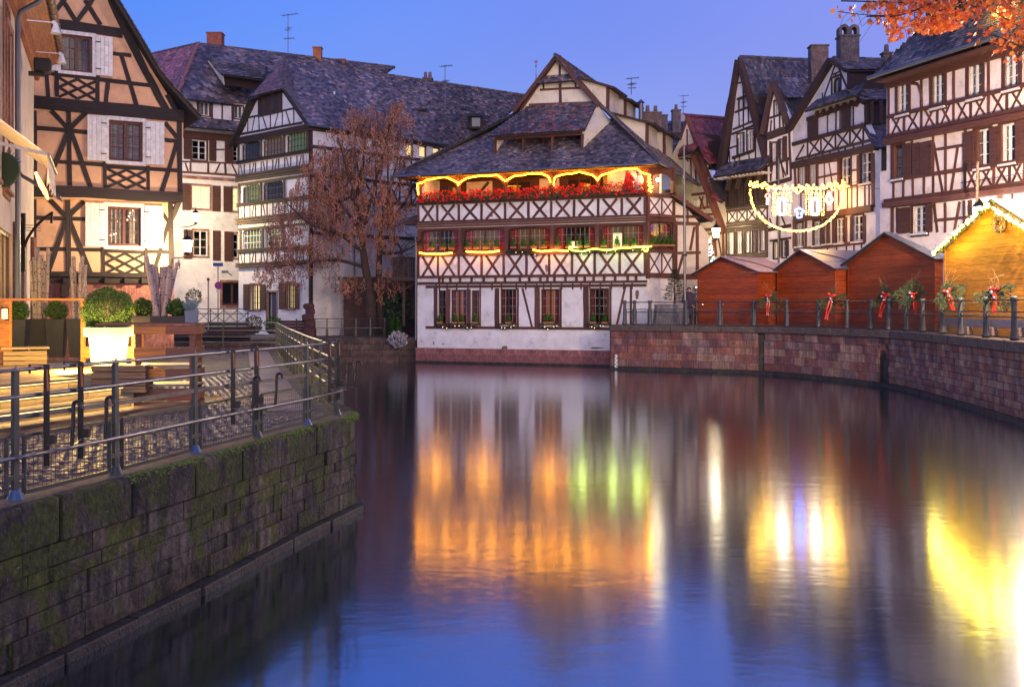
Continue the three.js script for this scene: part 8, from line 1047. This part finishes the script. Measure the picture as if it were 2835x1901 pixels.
// ================= brown tree before the arcaded house =================
{
  const base = V(-7.7, 1.3, -57.2), o = thing('autumn_tree', 'large tree with hanging brown seed clusters left of the inn', 'tree', base), L = (x, y, Z = 56.2) => at(x, y, Z + 0.6).sub(base), bark = std(rgb(0.085, 0.055, 0.042), { map: T.wood, bumpMap: T.woodB, bumpScale: 0.03 });
  const limb = (pts, r0, r1) => { const c = new THREE.CatmullRomCurve3(pts), g = new THREE.TubeGeometry(c, 18, 1, 8, false), p = g.attributes.position; for (let i = 0; i <= 18; i++) { const ctr = c.getPointAt(i / 18), r = r0 + (r1 - r0) * i / 18; for (let k = 0; k <= 8; k++) { const q = i * 9 + k; p.setXYZ(q, ctr.x + (p.getX(q) - ctr.x) * r, ctr.y + (p.getY(q) - ctr.y) * r, ctr.z + (p.getZ(q) - ctr.z) * r); } } g.computeVertexNormals(); return cubeUV(g); };
  part(o, 'trunk', limb([V(0, -0.2, 0), L(1026, 850), L(1018, 780), L(1008, 720), L(1000, 640)], 0.3, 0.17), bark); part(o, 'trunk', limb([V(0.55, -0.2, -0.5), L(1050, 850, 56.9), L(1048, 760, 56.9), L(1055, 640, 56.8)], 0.22, 0.13), bark);
  const ends = [[[1000, 640], [985, 560], [960, 470], [935, 380]], [[1000, 640], [1030, 540], [1060, 430], [1085, 320]], [[1055, 640], [1075, 540], [1100, 440], [1110, 350]], [[1008, 700], [940, 650], [860, 620], [790, 560]], [[1012, 740], [930, 720], [830, 730], [750, 740]], [[1020, 790], [985, 805], [955, 795], [935, 770]], [[1055, 660], [1085, 660], [1110, 690], [1120, 740]], [[1000, 640], [940, 560], [880, 500], [840, 450]], [[1055, 650], [1090, 600], [1120, 560], [1150, 500]], [[1060, 700], [1100, 700], [1130, 690], [1165, 670]], [[985, 560], [1000, 470], [1010, 400], [1010, 330]]];
  const curves = ends.map((e, i) => e.map(([x, y], k) => L(x, y, 56.2 + (i % 3 - 1) * 0.5 * k + (i === 2 || i === 6 ? 0.4 : 0)))); curves.forEach((c) => part(o, 'limb', limb(c, 0.1, 0.025), bark));
  const tw = []; for (let i = 0; i < 260; i++) { const c = new THREE.CatmullRomCurve3(curves[i % curves.length]), p = c.getPointAt(rr(0.3, 1)), q = p.clone().add(V(rr(-1.1, 1.1), rr(-0.2, 0.9), rr(-0.9, 0.9))); tw.push(tube([p, p.clone().lerp(q, 0.5).add(V(0, 0.15, 0)), q.clone().add(V(0, -0.25, 0))], 0.012, 3, 5)); } for (let i = 0; i < 46; i++) { const p = L(rr(1085, 1120), rr(470, 640), 56.4), q = p.clone().add(V(rr(0.3, 1.4), rr(-0.4, 0.6), rr(-0.3, 0.3))); tw.push(tube([p, p.clone().lerp(q, 0.5).add(V(0, 0.2, 0)), q], 0.012, 3, 6)); } part(o, 'twigs', join(tw), bark).userData.kind = 'stuff';
  // one hanging cluster: many small winged seeds on a stalk
  const seed1 = [], mm = new THREE.Matrix4(), qq = new THREE.Quaternion(); for (let i = 0; i < 20; i++) { const t = i / 20, g = leafGeo.clone(), r = 0.1 * Math.sin(Math.PI * (0.15 + 0.8 * t)); qq.setFromEuler(new THREE.Euler(Math.PI + rr(-0.7, 0.7), rr(0, 6.28), rr(-0.7, 0.7))); mm.compose(V(rr(-r, r), -t * 0.42, rr(-r, r)), qq, V(0.075, rr(0.09, 0.14), 0.06)); g.applyMatrix4(mm); seed1.push(g); } const cg = join(seed1);
  const lobes = [[1030, 385, 92, 105, 0.9, 420], [960, 430, 80, 95, 0.9, 300], [1085, 400, 62, 110, 0.8, 300], [905, 480, 80, 95, 0.9, 330], [850, 560, 95, 90, 0.9, 360], [930, 600, 110, 95, 1.1, 430], [1010, 560, 90, 110, 1.0, 330], [1085, 560, 62, 85, 0.8, 210], [1065, 660, 66, 85, 0.8, 210], [790, 660, 70, 80, 0.8, 230], [870, 700, 85, 60, 0.9, 230], [745, 745, 50, 40, 0.6, 90], [960, 780, 60, 40, 0.7, 70], [1085, 780, 60, 55, 0.7, 80], [800, 770, 60, 28, 0.6, 60], [985, 330, 30, 40, 0.6, 70], [1100, 310, 32, 45, 0.6, 90]];
  const list = [], pal = [[0.27, 0.11, 0.065], [0.34, 0.14, 0.075], [0.2, 0.09, 0.065], [0.38, 0.17, 0.09], [0.28, 0.13, 0.09]];
  for (const [x, y, rx, ry, rz, n] of lobes) for (let i = 0; i < n * 0.6; i++) { let a, b, c; do { a = rr(-1, 1); b = rr(-1, 1); c = rr(-1, 1); } while (a * a + b * b + c * c > 1); const k = 1 + 0.75 * (vnoise(a * 2 + 5, b * 2 + x, 999, 9) - 0.5), p = L(x + a * rx * k * 0.95, y + b * ry * k * 0.95 - 8, 56.3 + c * rz * 1.4), s = rr(0.7, 1.25); qq.setFromEuler(new THREE.Euler(rr(-0.3, 0.3), rr(0, 6), rr(-0.3, 0.3))); const col = pal[Math.floor(rnd() * 5)], t = rr(0.65, 1.3); list.push([mm.compose(p, qq, V(s, s * rr(0.9, 1.4), s)).clone(), rgb(col[0] * t, col[1] * t, col[2] * t)]); }
  instanced(o, 'crown', cg, LMd, list);
}
// ================= orange maple leaves over the right bank =================
{
  const base = V(15.8, QR, -22.6), o = thing('maple_tree', 'tree with glowing orange leaves overhanging the top right corner', 'tree', base), bark = std(rgb(0.1, 0.07, 0.05), { map: T.wood, bumpMap: T.woodB, bumpScale: 0.02 }), L = (x, y, Z = 24) => at(x, y, Z).sub(base);
  part(o, 'trunk', clean(rod(V(0, -0.2, 0), V(-0.2, 5.5, 0.1), 0.3, 0.2, 10)), bark); part(o, 'trunk', clean(rod(V(-0.2, 5.4, 0.1), V(-0.5, 8.5, 0.2), 0.2, 0.12, 10)), bark);
  const br = [[[3050, 60], [2860, 10], [2700, 20], [2560, 10], [2440, 5], [2330, 2]], [[3050, 60], [2850, -40], [2650, -20], [2500, 40], [2400, 45]], [[3050, 100], [2900, 110], [2800, 60], [2700, 5], [2600, 30]], [[3000, 200], [2900, 160], [2830, 130], [2760, 100], [2690, 90]], [[2700, 20], [2600, 50], [2520, 70], [2470, 95]], [[2560, 10], [2470, 40], [2390, 40], [2320, 32]], [[2860, 110], [2830, 150], [2780, 120], [2720, 110]], [[2900, 10], [2840, 60], [2800, 95], [2790, 130]]];
  const cs = br.map((b, i) => new THREE.CatmullRomCurve3(b.map(([x, y], k) => L(x, y, 24 + Math.sin(i * 3 + k) * 0.7)))); cs.forEach((c, i) => part(o, 'branch', clean(new THREE.TubeGeometry(c, 30, i < 4 ? 0.018 : 0.01, 5)), bark));
  const tw = []; cs.forEach((c) => { for (let i = 0; i < 16; i++) { const p = c.getPointAt(rr(0.15, 0.98)), q = p.clone().add(V(rr(-0.5, 0.3), rr(-0.55, 0.25), rr(-0.4, 0.4))); tw.push(tube([p, p.clone().lerp(q, 0.5).add(V(0, 0.06, 0)), q], 0.005, 3, 5)); } }); part(o, 'twigs', join(tw), bark).userData.kind = 'stuff';
  const s = new THREE.Shape(); [[0, 0], [0.12, 0.22], [0.4, 0.2], [0.32, 0.42], [0.55, 0.6], [0.28, 0.66], [0.2, 0.9], [0.04, 0.78], [0, 1.08], [-0.06, 0.78], [-0.22, 0.9], [-0.28, 0.64], [-0.55, 0.62], [-0.32, 0.42], [-0.42, 0.2], [-0.12, 0.22]].forEach(([x, y], i) => s[i ? 'lineTo' : 'moveTo'](x, y)); const lg = new THREE.ShapeGeometry(s), pp = lg.attributes.position; for (let i = 0; i < pp.count; i++) pp.setZ(i, 0.5 * pp.getX(i) ** 2 - 0.2 * pp.getY(i) ** 2); lg.computeVertexNormals(); const leaf = clean(lg);
  const mats = [[0.62, 0.16, 0.025], [0.7, 0.23, 0.03], [0.5, 0.1, 0.02], [0.66, 0.2, 0.05]].map(([r, g, b]) => phys(rgb(r, g, b), { roughness: 0.6, transmission: 0.4, thickness: 0, side: THREE.DoubleSide })), white = phys(rgb(1, 1, 1), { roughness: 0.6, transmission: 0.4, thickness: 0, side: THREE.DoubleSide });
  const spots = []; const zone = [[2560, 38, 130, 48, 330], [2480, 12, 90, 22, 110], [2640, 10, 110, 26, 150], [2450, 50, 45, 14, 20], [2350, 25, 40, 30, 12], [2475, 90, 22, 18, 24], [2590, 60, 60, 22, 90], [2760, 30, 70, 50, 60], [2810, 60, 40, 60, 70], [2800, 130, 50, 40, 34], [2720, 95, 45, 20, 14], [2830, 20, 60, 60, 60], [2900, 60, 70, 130, 200], [2700, -60, 300, 50, 380], [2950, -60, 120, 70, 200]];
  for (const [x, y, rx, ry, n] of zone) for (let i = 0; i < n; i++) { const a = rr(0, 6.283), r = Math.sqrt(rnd()); spots.push([x + Math.cos(a) * r * rx, y + Math.sin(a) * r * ry]); }
  const list = [], m = new THREE.Matrix4(), q = new THREE.Quaternion(); let n = 0;
  spots.forEach(([x, y]) => { const p = L(x, y, 24 + rr(-0.9, 0.9)), e = new THREE.Euler(Math.PI + rr(-0.9, 0.9), rr(0, 6.28), rr(-0.9, 0.9)), k = rr(0.1, 0.17); if (y > 18 && n < 300) { n++; const l = part(o, 'leaf', leaf, mats[Math.floor(rnd() * 4)], p); l.rotation.copy(e); l.scale.setScalar(k); } else { const c = [[0.62, 0.16, 0.025], [0.7, 0.23, 0.03], [0.5, 0.1, 0.02]][Math.floor(rnd() * 3)], t = rr(0.7, 1.2); list.push([m.compose(p, q.setFromEuler(e), V(k, k, k)).clone(), rgb(c[0] * t, c[1] * t, c[2] * t)]); } });
  instanced(o, 'crown', leaf, white, list);
  // added lamp outside the view, brightening the pale house and the leaves
  const addedLampPost = (label, P, I) => { const lp = thing('street_lamp', label, 'street lamp', P); part(lp, 'post', clean(rod(V(0, 0, 0), V(0, 4.6, 0), 0.07, 0.05, 8)), M.blackIron); part(lp, 'lantern', clean(new THREE.CylinderGeometry(0.17, 0.1, 0.36, 6)), lanternMat, V(0, 4.85, 0)); part(lp, 'cap', clean(new THREE.ConeGeometry(0.22, 0.16, 6)), M.blackIron, V(0, 5.12, 0)); lamp(lp, 0, 4.85, 0, rgb(1, 0.7, 0.5), I, 6); };
  addedLampPost('added unseen street lamp past the right edge to brighten the pale house', V(14.2, QR, -27.4), 210);
}
// ================= left background: bridge, fence, sculpture, signs, shrubs =================
{
  const Z = 47, b = thing('swing_footbridge', 'dark iron swing footbridge with lattice railing left of the arcaded house', 'bridge', at(620, 930, Z)), L = (x, y, z = Z) => at(x, y, z).sub(b.position);
  part(b, 'deck', bar(L(470, 915), L(690, 915), 2.2, 0.36), M.timber[0]); part(b, 'girder', bar(L(470, 935), L(690, 938), 0.3, 0.3), M.blackIron); part(b, 'fascia', bar(L(540, 898, 45.8), L(688, 898, 45.8), 0.06, 0.12), M.iron);
  for (const x of [470, 508, 545, 582, 619, 656, 686]) part(b, 'post', clean(rod(L(x, 905, 45.8), L(x, 853, 45.8), 0.022, 0.022, 6)), M.iron); for (const y of [855, 868, 892]) part(b, 'rail', clean(rod(L(465, y, 45.8), L(690, y, 45.8), 0.018, 0.018, 6)), M.iron); for (let i = 0; i < 6; i++) { const x = 508 + i * 37 - 37; part(b, 'brace', clean(rod(L(x, 892, 45.8), L(x + 37, 858, 45.8), 0.014, 0.014, 5)), M.iron); part(b, 'brace', clean(rod(L(x, 858, 45.8), L(x + 37, 892, 45.8), 0.014, 0.014, 5)), M.iron); }
  const p = thing('bollard_post', 'tall thin grey post with bent foot before the footbridge', 'post', at(575, 935, 44)); part(p, 'shaft', clean(tube([at(565, 920, 44).sub(p.position), at(575, 915, 44).sub(p.position), at(576, 880, 44).sub(p.position), at(576, 775, 44).sub(p.position)], 0.03, 6, 24)), M.galv); part(p, 'cap', rbox(0.1, 0.12, 0.1, 0.02), M.iron, at(576, 773, 44).sub(p.position));
}
{
  const Z = 53.5, o = thing('stone_sculpture', 'stacked reddish stone sculpture beside the garden fence left of the tree', 'sculpture', at(855, 908, Z + 1.6).setY(1.3)), k = Z / FOC, red = std(rgb(0.13, 0.055, 0.05), { map: T.stone, bumpMap: T.stoneB, bumpScale: 0.03 }); [[0, 0.25, 0.34, 0.3], [0.04, 0.72, 0.26, 0.24], [-0.05, 1.08, 0.3, 0.2], [0.06, 1.4, 0.24, 0.2], [-0.02, 1.68, 0.28, 0.15]].forEach(([x, y, rx, ry]) => { const g = new RoundedBoxGeometry(rx * 2, ry * 2, rx * 1.6, 3, 0.13); g.rotateZ(rr(-0.12, 0.12)); part(o, 'stone', cubeUV(g), red, V(x, y, 0)); });
  const f = thing('garden_fence', 'low dark red boarded fence beside the stone sculpture', 'fence', at(772, 915, 55).setY(1.3)), a = V(0, 0, 0), e = at(868, 915, 55.4).setY(1.3).sub(f.position); for (let i = 0; i < 6; i++) part(f, 'board', bar(a.clone().setY(0.1 + i * 0.15), e.clone().setY(0.1 + i * 0.15), 0.03, 0.14), std(rgb(0.09, 0.03, 0.035), { map: T.wood })); for (const t of [0, 0.5, 1]) part(f, 'post', bar(a.clone().lerp(e, t).setY(0), a.clone().lerp(e, t).setY(1.02), 0.06, 0.06), M.timber[1]);
  const ps = [872, 905, 945, 985, 1025, 1065].map((x, i) => at(x, 915, 55.3 + i * 0.25).setY(1.3)); railing('garden_railing', 'thin dark wire railing along the garden bank under the brown tree', ps, { mat: M.iron, h: 1.05, rails: [[1.0, 0.02], [0.85, 0.012], [0.7, 0.012], [0.55, 0.015], [0.05, 0.015]], railMat: M.iron, mesh: [0.05, 0.5], gap: 0.05, cell: 0.1, wire: 0.005 });
  const bowl = (label, x, y, Zb, pal) => { const t = thing('planter_bowl', label, 'planter', at(x, y, Zb)); part(t, 'bowl', clean(new THREE.LatheGeometry([[0.001, 0], [0.2, 0], [0.34, 0.12], [0.42, 0.32], [0.36, 0.32]].map(([a2, b2]) => new THREE.Vector2(a2, b2)), 18)), std(rgb(0.06, 0.045, 0.04))); leafCloud(t, 'foliage', V(0, 0.5, 0), 0.42, 0.32, 0.4, 500, 0.09, pal, { floor: -0.6 }); };
  bowl('dark bowl of yellowish foliage by the white house door', 702, 922, 50.5, [[0.12, 0.11, 0.03], [0.16, 0.1, 0.04], [0.08, 0.09, 0.02]]); bowl('dark bowl of green foliage beside the garden fence', 757, 925, 50.8, BOX);
}
{
  const cy = (label, x, y, Zc, H, R) => { const t = thing('cypress_shrub', label, 'shrub', at(x, y, Zc)); cone(t, 'foliage', V(0, 0, 0), R, H, 1500, 0.14, [[0.03, 0.09, 0.012], [0.05, 0.12, 0.015], [0.02, 0.06, 0.012]]); part(t, 'trunk', clean(rod(V(0, -0.1, 0), V(0, H * 0.8, 0), 0.05, 0.02, 6)), M.timber[1]); };
  cy('pointed green cypress on the garden bank, taller of two', 1087, 925, 56.1, 1.25, 0.27); cy('pointed green cypress on the garden bank, smaller of two', 1101, 926, 55.9, 0.85, 0.2);
  const w = thing('pale_shrub', 'rounded silvery white shrub on the bank at the inn corner', 'shrub', at(1103, 962, 55.6)); leafCloud(w, 'foliage', V(0, 0.4, 0), 0.5, 0.42, 0.4, 900, 0.12, [[0.4, 0.38, 0.38], [0.3, 0.28, 0.29], [0.45, 0.43, 0.42]], { lump: 0.2 }); part(w, 'stem', clean(rod(V(0, -0.1, 0), V(0, 0.4, 0), 0.03, 0.02, 5)), M.timber[1]);
  const palm = thing('dark_shrub', 'dark spiky shrub in the shadow under the inn balcony', 'shrub', at(1100, 905, 57.6)); leafCloud(palm, 'foliage', V(0, 0.9, 0), 0.9, 0.9, 0.5, 900, 0.2, FIR, {}); part(palm, 'stem', clean(rod(V(0, -0.4, 0), V(0, 0.8, 0), 0.05, 0.03, 5)), M.timber[1]);
  const bg = thing('garden_wall', 'dark brick garden wall behind the brown tree trunks', 'wall', at(1000, 915, 60)); part(bg, 'panel', box(-1, -0.4, -0.1, 3.4, 3.0, 0.1), std(rgb(0.12, 0.07, 0.06), { map: T.brick, bumpMap: T.noise, bumpScale: 0.02 })); part(bg, 'coping', box(-1.05, 3.0, -0.14, 3.45, 3.08, 0.14), M.chimney);
}
// signs on the white house: street name plate, no-parking disc, camera
{
  const cv = (w, h, fn) => { const c = document.createElement('canvas'); c.width = w; c.height = h; fn(c.getContext('2d')); const t = new THREE.CanvasTexture(c); t.colorSpace = THREE.SRGBColorSpace; return t; };
  const Z = 46, p = thing('sign_post', 'slim post with blue plate and round red no-parking sign before the white house', 'sign', at(603, 930, Z)), L = (x, y) => at(x, y, Z).sub(p.position); part(p, 'post', clean(rod(V(0, 0, 0), L(603, 735), 0.025, 0.025, 8)), M.galv);
  part(p, 'blue_plate', rbox(0.44, 0.16, 0.02, 0.01), std(rgb(0.03, 0.07, 0.25), { roughness: 0.4 }), L(603, 732)); 
  const t = cv(128, 128, (x) => { x.fillStyle = '#b8141e'; x.beginPath(); x.arc(64, 64, 64, 0, 7); x.fill(); x.fillStyle = '#1c3f95'; x.beginPath(); x.arc(64, 64, 50, 0, 7); x.fill(); x.strokeStyle = '#b8141e'; x.lineWidth = 13; x.beginPath(); x.moveTo(30, 30); x.lineTo(98, 98); x.stroke(); x.beginPath(); x.moveTo(98, 30); x.lineTo(30, 98); x.stroke(); }); const g = new THREE.CircleGeometry(0.17, 28); part(p, 'disc_face', g, std(rgb(1, 1, 1), { map: t, roughness: 0.4 }), L(605, 790).add(V(0, 0, 0.05))); part(p, 'disc_back', clean((() => { const c = new THREE.CylinderGeometry(0.172, 0.172, 0.02, 28); c.rotateX(Math.PI / 2); return c; })()), M.galv, L(605, 790).add(V(0, 0, 0.035))); part(p, 'white_plate', rbox(0.2, 0.1, 0.02, 0.01), M.whitePaint, L(604, 805).add(V(0, 0, 0.03)));
  const c = thing('security_camera', 'small security camera on the white house wall above the gateway', 'camera', at(622, 752, 60)); part(c, 'housing', rbox(0.36, 0.14, 0.16, 0.03), M.zinc); part(c, 'arm', clean(rod(V(0.1, 0, -0.1), V(0.25, -0.2, -0.5), 0.03, 0.03, 6)), M.zinc);
}
renderer.render(scene, camera);
